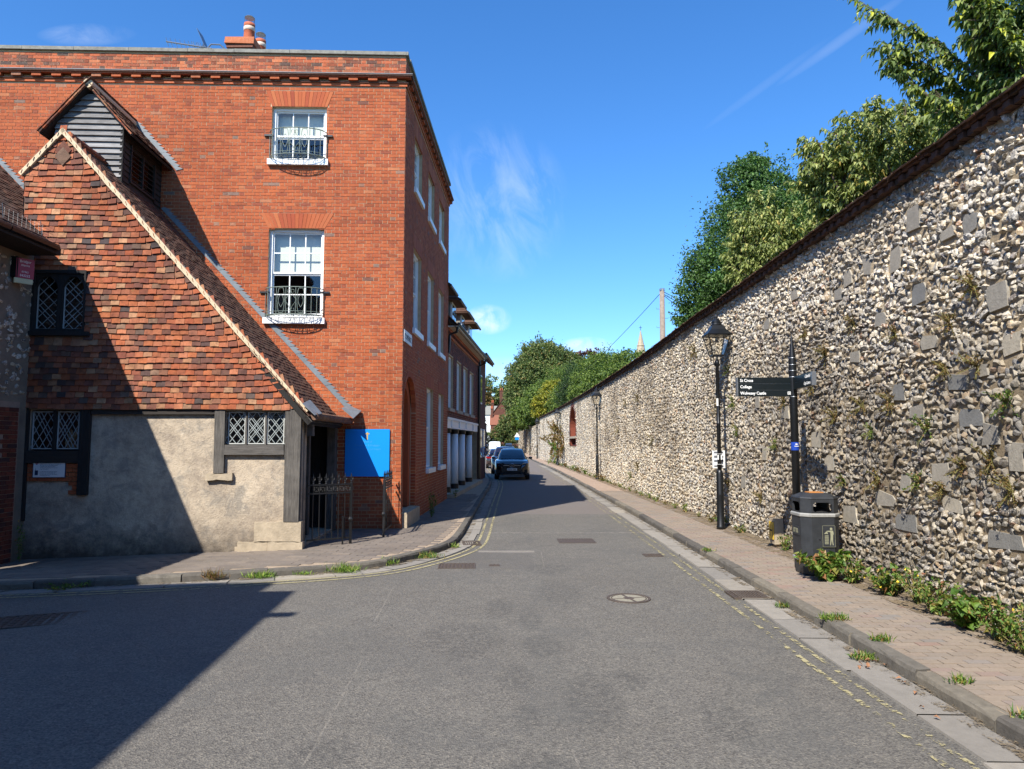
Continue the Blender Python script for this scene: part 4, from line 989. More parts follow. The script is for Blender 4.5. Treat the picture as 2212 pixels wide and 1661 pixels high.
for z, s, b in ((1.94, .06, 'Parish of'), (1.865, .055, 'St Lawrence & Kingsgate'), (1.79, .04, 'Church of St Swithun upon Kingsgate')):
    text('lettering', b, s, t, FF, (-.717, z, .0456), 'sign_blue_faded', 'CENTER', .95, ext=.0004)
# ---------------------------------------------------------------- the small tile-hung church beside the gate
FG = Fr((-3.635, 12.428, 0), (.99875, .05, 0))
church = thing('tile_hung_church', 'small timber-framed church with tile-hung gable, plastered base and weatherboarded bell gable', 'church', (-6, 13.5, 0))
UX = lambda x: (x+3.635)/.99875
def plaster_mat():
    m = M_('plaster'); P = m.co
    f = m.noise(1.3, 7, .68); g = m.noise(7, 7, .72); h = m.noise(34, 5, .7)
    c = m.ramp(m.math('ADD', m.math('MULTIPLY', f, .6), m.math('MULTIPLY', g, .4)), [(.3, '#756c62'), (.42, '#988b7b'), (.52, '#b3a48f'), (.62, '#beaf99'), (.75, '#a3978a')])
    c = m.mix(m.map(m.noise(2.7, 7, .7, None, .5), .5, .62, 0, .7), c, '#7f7a72')
    c = m.mix(m.map(m.noise(5.5, 6, .7), .63, .7, 0, .5), c, '#dbcbb2'); c = m.mix(m.map(h, .56, .7, 0, .6), c, '#665d53')
    c = m.mix(m.map(m.noise(3.4, 6, .75), .66, .7, 0, .6), c, '#6a4a3a')
    sx = m.n.new('ShaderNodeSeparateXYZ'); m.link(P, sx.inputs[0]); z = m.math('ADD', sx.outputs[2], m.math('MULTIPLY', m.math('SUBTRACT', g, .5), .7))
    c = m.mix(m.map(z, .55, .0, 0, .9), c, '#423c35'); c = m.mix(m.math('MULTIPLY', m.map(m.noise(.8, 4), .45, .6), m.map(z, 1.3, .4, 0, .45)), c, '#6b6258')
    m.color(c); m.rough(.95); m.spec(.2); m.bump(m.math('ADD', g, m.math('MULTIPLY', h, .5)), .025, .8); MATS['plaster'] = m.m
plaster_mat()
def timber_mat(name, a, b):
    m = M_(name); g = m.noise(1, 6, .7, m.scale((60, 60, 3))); f = m.noise(4, 5)
    c = m.ramp(m.math('ADD', m.math('MULTIPLY', g, .7), m.math('MULTIPLY', f, .3)), [(.3, a), (.7, b)]); m.color(c); m.rough(.9); m.bump(g, .012, .9); MATS[name] = m.m
def timber_h(name, a, b):
    m = M_(name); r = m.rnd(); m.shift(r, 9); g = m.noise(1, 6, .7, m.scale((3, 3, 70))); f = m.noise(4, 5)
    c = m.ramp(m.math('ADD', m.math('ADD', m.math('MULTIPLY', g, .6), m.math('MULTIPLY', f, .25)), m.math('MULTIPLY', r, .15)), [(.3, a), (.7, b)]); m.color(c); m.rough(.85); m.bump(g, .01, .9); MATS[name] = m.m
timber_mat('timber', '#2a2724', '#6f6a63'); timber_mat('timber_black', '#0f0e0d', '#2b2825'); timber_h('weatherboard', '#3d3a38', '#9b9996'); timber_h('timber_beam', '#2b2825', '#6f6a64'); timber_h('timber_tarred', '#100e0d', '#37302a')
HW = (UX(-8.27), UX(-7.41), 1.8, 2.5); HR = (UX(-4.97), UX(-3.95), 1.9, 2.49)
mb = MB(); wall(mb, FG, UX(-8.9), UX(-3.66), -.3, 2.52, [HW, HR], .15, -.06)
mb.quad([(UX(-3.66), -.3, -.06), (UX(-3.66), -.3, -.4), (UX(-3.66), 2.5, -.4), (UX(-3.66), 2.5, -.06)], FG)
obj('plaster_wall', mb, 'plaster', church)
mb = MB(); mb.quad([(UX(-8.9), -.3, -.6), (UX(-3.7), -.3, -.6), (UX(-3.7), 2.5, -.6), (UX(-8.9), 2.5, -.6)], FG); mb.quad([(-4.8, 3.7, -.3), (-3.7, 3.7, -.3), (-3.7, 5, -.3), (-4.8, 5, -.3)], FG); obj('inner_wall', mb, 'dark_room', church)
# tile hanging
Z0, SL = 2.53, 1.131
ur = lambda z: .075-(z-Z0)/SL
def ul(z): return -4.78-(z-2.53)*.035 if z < 6.717 else -4.94+(z-6.717)/(7.46-6.717)*.655
TW = (-4.71, -3.77, 3.8, 4.93)
mb = MB(); zs = np.linspace(Z0-.02, 7.44, 40)
for a, b in zip(zs, zs[1:]):
    if a >= TW[3] or b <= TW[2]: mb.quad([(ul(a), a, 0), (ur(a), a, 0), (ur(b), b, 0), (ul(b), b, 0)], FG)
    else:
        mb.quad([(ul(a), a, 0), (TW[0], a, 0), (TW[0], b, 0), (ul(b), b, 0)], FG); mb.quad([(TW[1], a, 0), (ur(a), a, 0), (ur(b), b, 0), (TW[1], b, 0)], FG)
mb.quad([(ul(Z0), Z0-.02, 0), (ul(Z0), Z0-.02, -.35), (ur(Z0), Z0-.02, -.35), (ur(Z0), Z0-.02, 0)], FG)
mb.quad([(-4.78, -.2, 0), (-4.94, 6.72, 0), (-4.94, 6.72, -2.9), (-4.78, -.2, -2.9)], FG)
obj('gable_backing', mb, 'mortar_dark', church)
cen, half, AX = [], [], []
row = 0; z = Z0-.01
def ax_of(roll, tilt):
    c, s = math.cos(roll), math.sin(roll); ct, st = math.cos(tilt), math.sin(tilt)
    R = np.array([[c, s, 0], [-s, c, 0], [0, 0, 1.]]); T = np.array([[1, 0, 0], [0, ct, -st], [0, st, ct]]); return T@R
while z < 7.36:
    a, b = ul(z+.05)+.01, ur(z+.05)-.09; x = a-(row % 2)*.075+random.uniform(-.02, .01); wob = lambda q: .008*math.sin(q*2.3+row*.7)+.006*math.sin(q*5+row)
    while x < b+.05:
        w = random.choice((.145, .15, .155, .16, .15, .2 if random.random() < .12 else .152)); p, q = max(x, a), min(x+w, b+.06)
        m_ = (p+q)/2; x += w
        if q-p < .04: continue
        if z+.1 > TW[2] and z < TW[3]-.02 and TW[0] < m_ < TW[1]: continue
        near = max(0, 1-(b-m_)/.34); nl = max(0, 1-(m_-a)/.25) if z > 6.7 else 0
        roll = random.gauss(0, .016)+.30*near**1.5-.35*nl
        cen.append((m_, z+.068+wob(m_)+.05*near**2+.04*nl+random.gauss(0, .0035), .018+random.uniform(-.004, .006))); half.append(((q-p)/2-.002, .073, .0065)); AX.append(ax_of(roll, .2+random.gauss(0, .03)))
    z += .1; row += 1
cen, half, AX = np.array(cen), np.array(half), np.array(AX)
def tile_mesh(hx, hy, hz, curve=True):
    m = MB(); nx = 4; xs = np.linspace(-hx, hx, nx); G = []
    for y, zz in ((hy, hz), (-hy, hz), (-hy, -hz)):
        G.append([(x, y+(random.uniform(-.003, .003) if y < 0 else 0)-(0 if y > 0 else .003*(abs(x)/hx)), zz-.005*(x/hx)**2+random.uniform(-.001, .001)) for x in xs])
    m.grid(np.array(G)[::-1]); 
    for s in (0, -1): m.quad([G[0][s], G[1][s], G[2][s]])
    return m
def lay_tiles(parent, fr, cen, half, AX, mat, near, n_single, stuff, name='tile'):
    P = fr.P(cen); d = np.linalg.norm(P-np.array(near), axis=1); o = np.argsort(d); cache = {}
    for i in o[:n_single]:
        k = (round(half[i][0], 2), random.randrange(5))
        if k not in cache: cache[k] = tile_mesh(k[0], half[i][1], half[i][2]).mesh(name, mat)
        f = Fr(P[i], AX[i][0]@fr.M, AX[i][1]@fr.M); mm = f.mat((0, 0, 0)); s = half[i][0]/k[0]; piece(name, cache[k], parent, mm@Matrix.Diagonal((s, 1, 1, 1)))
    r = o[n_single:]; m = MB(); m.boxes(cen[r], half[r], fr, jit=(.002, .003, .002), axes=AX[r]); obj(stuff, m, mat, parent, kind='stuff')
lay_tiles(church, FG, cen, half, AX, 'tile', (-5.3, 12.3, 4.2), 300, 'tile_hanging')
# two diamond tiles at the apex
for dz in (7.08, 6.96):
    m = MB(); c = -4.27; m.prism([(c, dz-.17), (c+.14, dz), (c, dz+.17), (c-.14, dz)], .03, .045 if dz > 7 else .05, FG); obj('apex_tile', m, 'tile', church)
# verges: mortar fillet and the edges of the undercloak tiles
def verge(p0, p1, w0, w1, width, fr, dash=True, mat='verge_mortar'):
    p0, p1 = np.array(p0), np.array(p1); d = (p1-p0)/np.linalg.norm(p1-p0); n = np.array([-d[1], d[0]]); n = n if n[1] > 0 else -n
    L = np.linalg.norm(p1-p0); m = MB(); k = int(L/.25)+1; pts = [p0+d*L*i/k for i in range(k+1)]
    for a, b in zip(pts, pts[1:]): m.prism([tuple(a-n*(width+random.uniform(-.01, .01))), tuple(b-n*(width+random.uniform(-.01, .01))), tuple(b), tuple(a)], w0, w1, fr)
    v = obj('verge', m, mat, church)
    if dash:
        ang = math.atan2(d[1], d[0])
        for s in np.arange(.06, L-.05, .15):
            c = p0+d*s-n*width*.42; q = .42*(1 if d[0] > 0 else 1); e = d*math.cos(q)+(-n)*math.sin(q)*(-1); e = e/np.linalg.norm(e); f = np.array([-e[1], e[0]])
            m = MB(); m.prism([tuple(c+e*x+f*y) for x, y in ((-.034, -.003), (.034, -.003), (.034, .003), (-.034, .003))], w1-.01, w1+.006+random.uniform(0, .006), fr); obj('verge_tile', m, 'tile', v)
verge((.1, 2.5), (-4.285, 7.47), -.06, .07, .072, FG); verge((-5.0, 6.64), (-4.285, 7.47), -.06, .07, .065, FG)
# main roof, right-hand slope; the back of the ridge; rafters and the eaves
RU = np.array([-.05, .99875, 0]); RV = np.array([-4.36, 0, 4.96]); FRR = Fr((-3.545, 12.37, 2.40), RU, RV)
def roof_tiles(fr, L, H, pitch=.1, w=.165, z=.02):
    c, h, A = [], [], []
    for k, v in enumerate(np.arange(0, H-.03, pitch)):
        for u in np.arange(.02+(k % 2)*w/2, L, w):
            c.append((min(u+random.uniform(-.003, .003), L-.04), v+.1, z+random.uniform(-.004, .006))); h.append((w/2-.003, .125, .0065)); A.append(ax_of(random.gauss(0, .012), .085+random.gauss(0, .012)))
    return np.array(c), np.array(h), np.array(A)
mb = MB(); mb.box(0, 2.92, -.12, 6.5, -.1, -.012, FRR); mb.box(-3.72, -3.5, 12.45, 15.24, 2.36, 2.44); obj('roof_deck', mb, 'timber_black', church)
c, h, A = roof_tiles(FRR, 2.86, 6.62); lay_tiles(church, FRR, c, h, A, 'roof_tile', (-3.6, 13, 2.6), 300, 'roof_tiling', 'roof_tile')
FRL = Fr((-8.62, 15.2, 6.6), (.05, -.99875, 0), (.7, 0, .84)); mb = MB(); mb.box(0, 2.9, -.05, .9, -.16, -.06, FRL); obj('roof_deck', mb, 'timber_black', church)
c, h, A = roof_tiles(FRL, 2.86, .86, z=-.04); lay_tiles(church, FRL, c, h, A, 'roof_tile_red', (0, 0, 0), 0, 'roof_tiling', 'roof_tile')
m = MB()
for k in range(7):
    y = 12.33+k*.4; m.tube([(-7.92-.02*k, y, 7.40), (-7.93-.02*k, y+.41, 7.38)], .085, 10)
obj('ridge_tiling', m, 'roof_tile_red', church)
m = MB()
for y in np.arange(12.5, 15.2, .28): m.box(-3.75, -3.42, y, y+.07, 2.36, 2.43)
obj('rafter_foot', m, 'timber', church)
m = MB(); m.box(0, 2.9, -.12, .02, -.07, .0, FRR); obj('eaves_board', m, 'timber_beam', church)
m = MB()
for i in range(14):
    y = 12.4+i*.2; m.tube([(-3.44, y, 2.4), (-3.44, y+.19, 2.4)], .07, 8)
obj('eaves_gutter', m, 'cap', church)
for pts in ([(-3.62, 12.3, 2.62), (-3.4, 12.3, 2.42), (-3.36, 12.62, 2.46), (-3.58, 12.62, 2.7)], [(-3.55, 14.85, 2.66), (-3.3, 14.85, 2.45), (-3.22, 15.24, 2.62), (-3.5, 15.24, 2.74)]):
    m = MB(); q = np.array(pts); m.add(np.concatenate([q, q-np.array([0, 0, .012])]), BOXF); obj('lead_apron', m, 'lead', church)
# stepped lead flashing where the roofs meet the brick house
def flash(p0, p1, step=.075, wd=.13):
    n = int(abs(p1[1]-p0[1])/step); L = [(p0[0]+(p1[0]-p0[0])*i/n, p0[1]+(p1[1]-p0[1])*i/n) for i in range(n+1)]; s = 1 if p1[0] > p0[0] else -1
    for (x0, z0), (x1, z1) in zip(L, L[1:]):
        u0, u1 = x0+2.369, x1+2.369; j = random.uniform(-.015, .015)
        m = MB(); m.prism([(u0-.02*s, z0-.03), (u1-.02*s, z1-.03), (u1+s*(wd+j), z1+.005), (u0+s*(.05+j), z0+.0)][::s], .008, .014+random.uniform(0, .006), FF); obj('flashing_step', m, 'lead', church)
flash((-7.62, 7.05), (-3.5, 2.66)); flash((-8.3, 8.98), (-7.32, 7.9))
# the bell gable: weatherboards, louvres, its own roof
FB = Fr((-8.23, 13.46, 0), (.99875, .05, 0)); bz, bs = 8.84, 1.13
m = MB(); m.add(FB.P([(-.64, 6.2, -.03), (.64, 6.2, -.03), (.64, bz-.72, -.03), (0, bz, -.03), (-.64, bz-.72, -.03)]), [[0, 1, 2, 3, 4]]); bg = obj('bell_gable', m, 'timber_black', church)
for k, z in enumerate(np.arange(6.72, bz-.12, .118)):
    hw = min(.64, (bz-(z+.118)-.02)/bs+.02); hb = min(.64, (bz-z-.02)/bs)
    m = MB(); e = .012; m.add(FB.P([(-hb, z, .05), (hb, z, .05), (hw, z+.135, .004), (-hw, z+.135, .004), (-hb, z, .0), (hb, z, .0), (hw, z+.135, -.02), (-hw, z+.135, -.02)]), [[0, 1, 2, 3], [4, 5, 1, 0], [5, 6, 2, 1], [7, 4, 0, 3]]); obj('weatherboard', m, 'weatherboard', bg)
obj('corner_post', MB().box(.6, .66, 6.6, bz-.7, -.05, .035, FB), 'timber_black', bg)
FBS = Fr(FB.P((.64, 0, 0)), (-.05, .99875, 0)); m = MB(); wall(m, FBS, 0, 1.7, 6.5, 8.1, [(.3, 1.3, 7.12, 7.8)], .1); obj('bell_side', m, 'timber_black', bg)
for k, z in enumerate(np.arange(6.55, 8.0, .118)):
    for a, b in ((0, .26), (1.34, 1.68)) if 7.0 < z < 7.78 else ((0, 1.68),):
        m = MB(); m.add(FBS.P([(a, z, .032), (b, z, .032), (b, z+.13, .006), (a, z+.13, .006)]), [[0, 1, 2, 3]]); m.add(FBS.P([(a, z, .032), (b, z, .032), (b, z, 0), (a, z, 0)]), [[0, 1, 2, 3]]); obj('weatherboard', m, 'timber_tarred', bg)
for z in np.arange(7.16, 7.8, .1):
    m = MB(); m.add(FBS.P([(.3, z, .02), (1.3, z, .02), (1.3, z+.07, -.09), (.3, z+.07, -.09), (.3, z+.015, .02), (1.3, z+.015, .02), (1.3, z+.085, -.09), (.3, z+.085, -.09)]), BOXF); obj('louvre', m, 'timber_tarred', bg)
m = MB(); m.box(.26, .3, 7.08, 7.84, -.05, .045, FBS); m.box(1.3, 1.34, 7.08, 7.84, -.05, .045, FBS); m.box(.78, .82, 7.1, 7.8, -.05, .04, FBS); m.box(.3, 1.3, 7.08, 7.12, -.05, .04, FBS); obj('louvre_frame', m, 'timber_tarred', bg)
for s in (1, -1):
    o = FB.P((s*.86, bz-.95, .14)); o[2] = bz-.95+.04
    fr = Fr(o, (-.05, .99875, 0), (-.665, 0, .747)) if s > 0 else Fr(FB.P((-.86, bz-.91, -1.74)), (.05, -.99875, 0), (.665, 0, .747))
    m = MB(); m.box(0, 1.86, -.05, 1.27, -.05, -.005, fr); obj('bell_roof_deck', m, 'timber_black', bg)
    c, h, A = roof_tiles(fr, 1.86, 1.24); mm = MB(); mm.boxes(c, h, fr, jit=.003, axes=A); obj('bell_roof_tiling', mm, 'roof_tile', bg, kind='stuff')
    for k in range(12):
        v = .02+k*.105; m = MB(); u = -.03 if s > 0 else 1.82; m.box(u, u+.1, v-.06, v+.07, .012, .03, fr, jit=.004); m.box(u+.01, u+.09, v-.05, v+.05, -.035, -.01, fr, jit=.004); obj('verge_tile', m, 'tile', bg)
m = MB(); m.tube([FB.P((0, bz+.05, .16)), FB.P((-.0, bz+.06, -1.7))], .09, 10); obj('ridge_tile', m, 'verge_mortar', bg)
# timbers, stones and windows of the ground floor
def beam(x0, x1, z0, z1, mat, w=.015, name='post'): obj(name, MB().box(UX(x0), UX(x1), z0, z1, -.12, w, FG, jit=.006), mat, church)
beam(-5.14, -4.97, 1.418, 2.52, 'timber'); beam(-3.935, -3.67, .585, 2.52, 'timber', .02); beam(-8.45, -8.27, .62, 2.52, 'timber_black'); beam(-7.41, -7.24, 1.05, 2.52, 'timber_black')
beam(-4.97, -3.955, 1.735, 1.9, 'timber_beam', .01, 'rail'); beam(-8.27, -7.41, 1.6, 1.8, 'timber_tarred', .01, 'rail'); beam(-7.24, -5.14, 2.43, 2.53, 'timber_tarred', .0, 'wall_plate')
def stone(x0, x1, z0, z1, w=.0, name='stone_block'):
    m = MB(); n = 7; u0, u1 = UX(x0), UX(x1); j = lambda: random.uniform(-.012, .012)
    P = [(u0+(u1-u0)*i/n, z0+j()) for i in range(n+1)]+[(u0+(u1-u0)*i/n, z1+j()) for i in range(n, -1, -1)]; m.prism(P, -.15, w, FG); obj(name, m, 'stone_pale', church)
stone(-5.27, -4.82, 1.3, 1.41, .01); stone(-4.42, -3.63, .25, .585, .012); stone(-4.7, -4.2, .0, .24, .0); stone(-4.19, -3.6, -.02, .24, .02)
m = MB(); r = bond(UX(-8.26), UX(-7.42), 1.06, 1.6, []); r = r[~((r[:, 1] < 1.28) & (r[:, 0] < UX(-7.62)))]; lay(church, Fr(FG.P((0, 0, -.055)), FG.u), r, 'brick', None, 0, proud=.03, stuff='panel_brickwork')
def clip_poly(P, a, b, c, d):
    for ax, lim, sg in ((0, a, 1), (0, b, -1), (1, c, 1), (1, d, -1)):
        out = []
        for i in range(len(P)):
            p, q = P[i], P[(i+1) % len(P)]; ip, iq = (p[ax]-lim)*sg >= 0, (q[ax]-lim)*sg >= 0
            if ip: out.append(p)
            if ip != iq: t = (lim-p[ax])/(q[ax]-p[ax]); out.append((p[0]+t*(q[0]-p[0]), p[1]+t*(q[1]-p[1])))
        P = out
        if len(P) < 3: return []
    return P
simple('came', '#8f9694', .5, .2); simple('came_frame', '#aeb0aa', .6, .15)
def lattice(a, b, c, d, cols, rows, w, mat_frame='came_frame', name='lattice_window'):
    m = MB(); f = .018; m.box(a, a+f, c, d, w-.02, w+.012, FG); m.box(b-f, b, c, d, w-.02, w+.012, FG); m.box(a+f, b-f, c, c+f, w-.02, w+.011, FG); m.box(a+f, b-f, d-f, d, w-.02, w+.011, FG)
    win = obj(name, m, mat_frame, church); dx, dz = (b-a)/cols, (d-c)/rows; m = MB()
    for i in range(-rows-1, cols+rows+1):
        for sg in (1, -1):
            P = [(a+i*dx, c), (a+i*dx+sg*(d-c)/dz*dx, d)]
            x0, z0 = P[0]; x1, z1 = P[1]; t0, t1 = 0., 1.
            for lim, s in ((a, 1), (b, -1)):
                q0, q1 = (x0-lim)*s, (x1-lim)*s
                if q0 < 0 and q1 < 0: t0, t1 = 1, 0; break
                if q0*q1 < 0:
                    t = q0/(q0-q1)
                    if q0 < 0: t0 = max(t0, t)
                    else: t1 = min(t1, t)
            if t1-t0 < .02: continue
            A_, B_ = np.array([x0+(x1-x0)*t0, z0+(z1-z0)*t0]), np.array([x0+(x1-x0)*t1, z0+(z1-z0)*t1]); dd = (B_-A_)/np.linalg.norm(B_-A_); nn_ = np.array([-dd[1], dd[0]])*.0055
            m.prism([tuple(A_-nn_), tuple(B_-nn_), tuple(B_+nn_), tuple(A_+nn_)], w-.004, w+.006+(.001 if sg > 0 else 0), FG)
    m.box(a+f, b-f, (c+d)/2-.005, (c+d)/2+.005, w-.012, w-.004, FG); obj('came', m, 'came', win)
    for i in range(-1, cols*2+2):
        for k in range(-1, rows*2+2):
            if (i+k) % 2: continue
            cx, cz = a+i*dx/2, c+k*dz/2; P = clip_poly([(cx, cz-dz/2), (cx+dx/2, cz), (cx, cz+dz/2), (cx-dx/2, cz)], a+f, b-f, c+f, d-f)
            if len(P) >= 3:
                tx, tz = random.gauss(0, .02), random.gauss(0, .02); obj('pane', MB().quad([(x, z, w+(x-cx)*tx+(z-cz)*tz) for x, z in P], FG), 'dark_glass', win)
for i in range(3):
    a = HR[0]+.03+i*.335; lattice(a, a+.295, HR[2]+.015, HR[3]-.01, 2, 3, -.09)
    if i < 2: obj('mullion', MB().box(a+.3, a+.33, HR[2], HR[3], -.13, -.05, FG), 'timber', church)
for i in range(2): a = HW[0]+.03+i*.42; lattice(a, a+.36, HW[2]+.03, HW[3]-.02, 2.5 if False else 3, 3, -.09)
obj('mullion', MB().box(HW[0]+.395, HW[0]+.445, HW[2], HW[3], -.13, -.03, FG), 'timber_black', church)
# upper window: two lights under carved heads
m = MB(); m.box(TW[0], TW[0]+.08, TW[2]+.05, TW[3], -.1, .05, FG); m.box(TW[1]-.03, TW[1], TW[2]+.05, TW[3], -.1, .05, FG); m.box(TW[0]+.46, TW[0]+.53, TW[2]+.1, TW[3]-.06, -.1, .03, FG); m.box(TW[0]+.08, TW[1]-.03, TW[3]-.06, TW[3], -.1, .05, FG); m.box(TW[0]+.08, TW[1]-.03, TW[2]+.05, TW[2]+.1, -.1, .05, FG); m.box(TW[0]-.14, TW[1]+.1, TW[2]-.02, TW[2]+.05, -.1, .09, FG)
tw = obj('timber_window', m, 'timber_black', church)
for a, b in ((TW[0]+.08, TW[0]+.46), (TW[0]+.53, TW[1]-.03)):
    m = MB(); c = (a+b)/2; h = (b-a)/2; zt = TW[3]-.06
    for s in (-1, 1):
        P = [(c+s*h, zt), (c, zt), (c, zt-.05)]+[(c+s*h*(t**.6), zt-.05-.2*t**1.6) for t in np.linspace(.1, 1, 8)]; P = P if s > 0 else P[::-1]
        m.prism(P[::-1], -.05, .02, FG)
    obj('tracery', m, 'timber_black', tw); lattice(a+.005, b-.005, TW[2]+.1, zt-.02, 2, 5, -.06)
# the side porch: posts, boards and doors in the shade behind the gates
FP = Fr((-3.66, 12.44, 0), (-.02, .9998, 0)); m = MB(); m.box(2.55, 2.8, .1, 2.4, -.16, 0, FP, jit=.005); m.box(.22, 2.55, 2.28, 2.42, -.16, -.01, FP); m.box(1.2, 1.32, .2, 2.28, -.3, -.18, FP); m.box(0, .22, .585, 2.4, -.2, -.005, FP); obj('porch_frame', m, 'timber', church)
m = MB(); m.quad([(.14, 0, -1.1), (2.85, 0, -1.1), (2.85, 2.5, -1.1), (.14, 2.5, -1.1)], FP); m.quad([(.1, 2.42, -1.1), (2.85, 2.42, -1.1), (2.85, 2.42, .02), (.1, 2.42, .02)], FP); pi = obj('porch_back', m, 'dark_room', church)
for u in np.arange(.2, 2.75, .22): obj('board', MB().box(u, u+.205, .15, 2.4, -1.1, -1.05+random.uniform(-.01, .01), FP), 'timber_black', pi)
for k in range(5): obj('board', MB().box(2.76+random.uniform(-.01, .01), 2.82, .12, 2.42, -1.1+k*.19, -1.1+k*.19+.18, FP), 'timber_black', pi)
m = MB(); m.box(.0, 2.8, .05, .16, -1.1, -.02, FP); obj('threshold', m, 'stone_pale', church)
m = MB(); m.prism([(.02+.14*math.sin(t), 2.36-.3*(1-math.cos(t))) for t in np.linspace(0, PI/2, 8)]+[(.02, 2.06)], -.12, -.02, Fr(FP.P((.2, 0, .15)), FP.u)); obj('bracket', m, 'timber_beam', church)
# ---- things on and by the church
t = thing('information_plaque', 'white information plaque with red shield on brick panel', 'plaque', tuple(FG.P((UX(-7.9), 1.35, 0))))
FPq = Fr(FG.P((0, 0, -.02)), FG.u)
obj('plate', MB().box(UX(-8.155), UX(-7.615), 1.345, 1.655, .0, .014, FPq), 'plaque_blue', t); obj('face', MB().box(UX(-8.145), UX(-7.625), 1.355, 1.645, .014, .018, FPq), 'sign_white', t)
m = MB(); u = UX(-8.09); m.prism([(u-.024, 1.625), (u-.024, 1.59), (u-.014, 1.572), (u, 1.565), (u+.014, 1.572), (u+.024, 1.59), (u+.024, 1.625)], .018, .02, FPq); obj('shield', m, 'shield_red', t)
m = MB(); [m.prism([(u+a-.005, b-.005), (u+a+.005, b-.005), (u+a+.005, b+.005), (u+a-.005, b+.005)], .02, .0212, FPq) for a, b in ((-.014, 1.613), (.014, 1.613), (0, 1.598), (-.011, 1.582), (.011, 1.582))]; obj('shield_charge', m, 'sign_white', t)
m = MB(); m.prism([(u-.026, 1.39), (u+.026, 1.39), (u+.026, 1.47), (u-.026, 1.47)], .018, .02, FPq); m.prism([(u-.016, 1.47), (u-.013, 1.47), (u-.013, 1.505), (u-.016, 1.505)], .018, .02, FPq); obj('emblem', m, 'plaque_blue', t)
for i, ln in enumerate(('First mentioned in documents of 1148, Kingsgate', 'is one of the five main gates of the City. In', 'medieval period it may have provided access to', 'the royal palace on the southern side of', 'Cathedral Close. Above the gate is', 'the church of St Swithun, first recorded', 'in the 13th century.', '', 'In 1264, the fire by the people and their', 'prior, John, who is said to have had', 'the keys to gate and when the entrance', 'were built at the other.')):
    if ln: text('lettering', ln, .0225, t, FPq, (UX(-8.035), 1.615-i*.0215, .0185), 'plaque_blue', 'LEFT', .8, ext=.0003)
def gate_leaf(p, q, label, bars):
    p, q = np.array(p), np.array(q); L = np.linalg.norm(q-p); d = (q-p)/L; t = thing('iron_gate', label, 'gate', (p[0], p[1], .12), 'wrought iron gates by the church porch'); fr = Fr((p[0], p[1], .12), (d[0], d[1], 0))
    m = MB(); [m.box(0, L, z-.014, z+.014, -.012, .012, fr) for z in (.11, .92, 1.07)]; obj('rail', m, 'iron', t)
    obj('stile', MB().box(L-.02, L+.02, 0, 1.1, -.02, .02, fr).lathe([(.03, .52), (.045, .56), (.03, .6)], 8, tuple(fr.P((L, 0, 0))*np.array([1, 1, 0]))+()), 'iron', t); obj('drop_bolt', MB().box(L-.17, L-.145, 0, .5, .02, .04, fr), 'iron', t)
    for i in range(bars):
        u = .1+(L-.1)*i/(bars-1); m = MB(); m.tube([(u, .1, 0), (u, 1.08, 0)], .009, 6, fr); o = obj('bar', m, 'iron', t); c = fr.P((u, 0, 0)); c[2] = .12
        m = MB(); m.lathe([(.012, 1.07), (.022, 1.09), (.012, 1.11), (.024, 1.125), (.01, 1.14), (.016, 1.2), (.012, 1.22), (.004, 1.27), (0, 1.275)], 8, tuple(c))
        for s in (-1, 1): m.tube([(u, 1.13, 0), (u+s*.03, 1.17, 0), (u+s*.036, 1.2, 0), (u+s*.022, 1.205, 0)], .006, 5, fr)
        obj('finial', m, 'iron', t)
        if i < bars-1:
            v = u+(L-.1)/(bars-1)/2; m = MB(); r = min(.055, (L-.1)/(bars-1)*.42)
            for k in range(4):
                a = PI/4+k*PI/2; cx, cz = v+.5*r*math.cos(a), .995+.5*r*math.sin(a); m.tube([(cx+.45*r*math.cos(w), cz+.45*r*math.sin(w), 0) for w in np.linspace(a-2.4, a+2.4, 9)], .004, 4, fr)
            obj('quatrefoil', m, 'iron', t)
    return t
gate_leaf((-3.6, 12.66), (-2.93, 13.1), 'black iron gate leaf with spear finials, hung on the timber church post', 7)
gate_leaf((-2.53, 15.18), (-2.49, 14.0), 'black iron gate leaf folded back against the brick house corner', 6)
# ---------------------------------------------------------------- the old gatehouse at the left edge
gate = thing('gatehouse', 'flint and brick gatehouse wall with arched passage and tiled eaves', 'gatehouse', (-8, 8, 0))
FK = Fr((-8.3, 0, 0), (0, 1, 0)); AY, AR3, AS = 10.2, .86, 1.72
mb = MB(); wall(mb, FK, 2.5, 12.3, -.4, 5.3, [(AY-AR3, AY+AR3, -.4, AS+AR3), (4.4, 8.2, -.4, 3.6)], .7)
for s in (-1, 1):
    mb.grid([[FK.P((AY+s*AR3*math.cos(t), AS+AR3*math.sin(t), 0)), FK.P((AY+s*AR3, AS+AR3*math.sin(t), 0))] for t in np.linspace(0, PI/2, 9)])
simple('gate_mortar', '#746a5c', .97, .35, 2.5, .012, 30); obj('gate_wall', mb, 'gate_mortar', gate)
n = 600; q = np.stack([rng.uniform(8.5, 12.2, n), rng.uniform(2.7, 5.0, n), rng.uniform(.07, .15, n), rng.uniform(.06, .1, n)], 1); A, pos = flint_xf(q, .02, .035); m = MB()
for i in range(n):
    V, F = FV1[i % len(FV1)]; m.add(FK.P(V@A[i]+np.array([q[i, 0], q[i, 1], 0])), F, rng.random())
obj('flintwork', m, 'flint', gate, kind='stuff')
for i in range(16):
    t0, t1 = PI*i/16*.95, PI*(i+1)/16*.95-.008
    for r0, r1 in ((AR3, AR3+.23), (AR3+.24, AR3+.46)):
        m = MB(); m.prism([(AY+r*math.cos(t), AS+r*math.sin(t)) for r, t in ((r0, t0), (r1, t0), (r1, t1), (r0, t1))], -.1, .02, FK); obj('voussoir', m, 'brick_plum', gate)
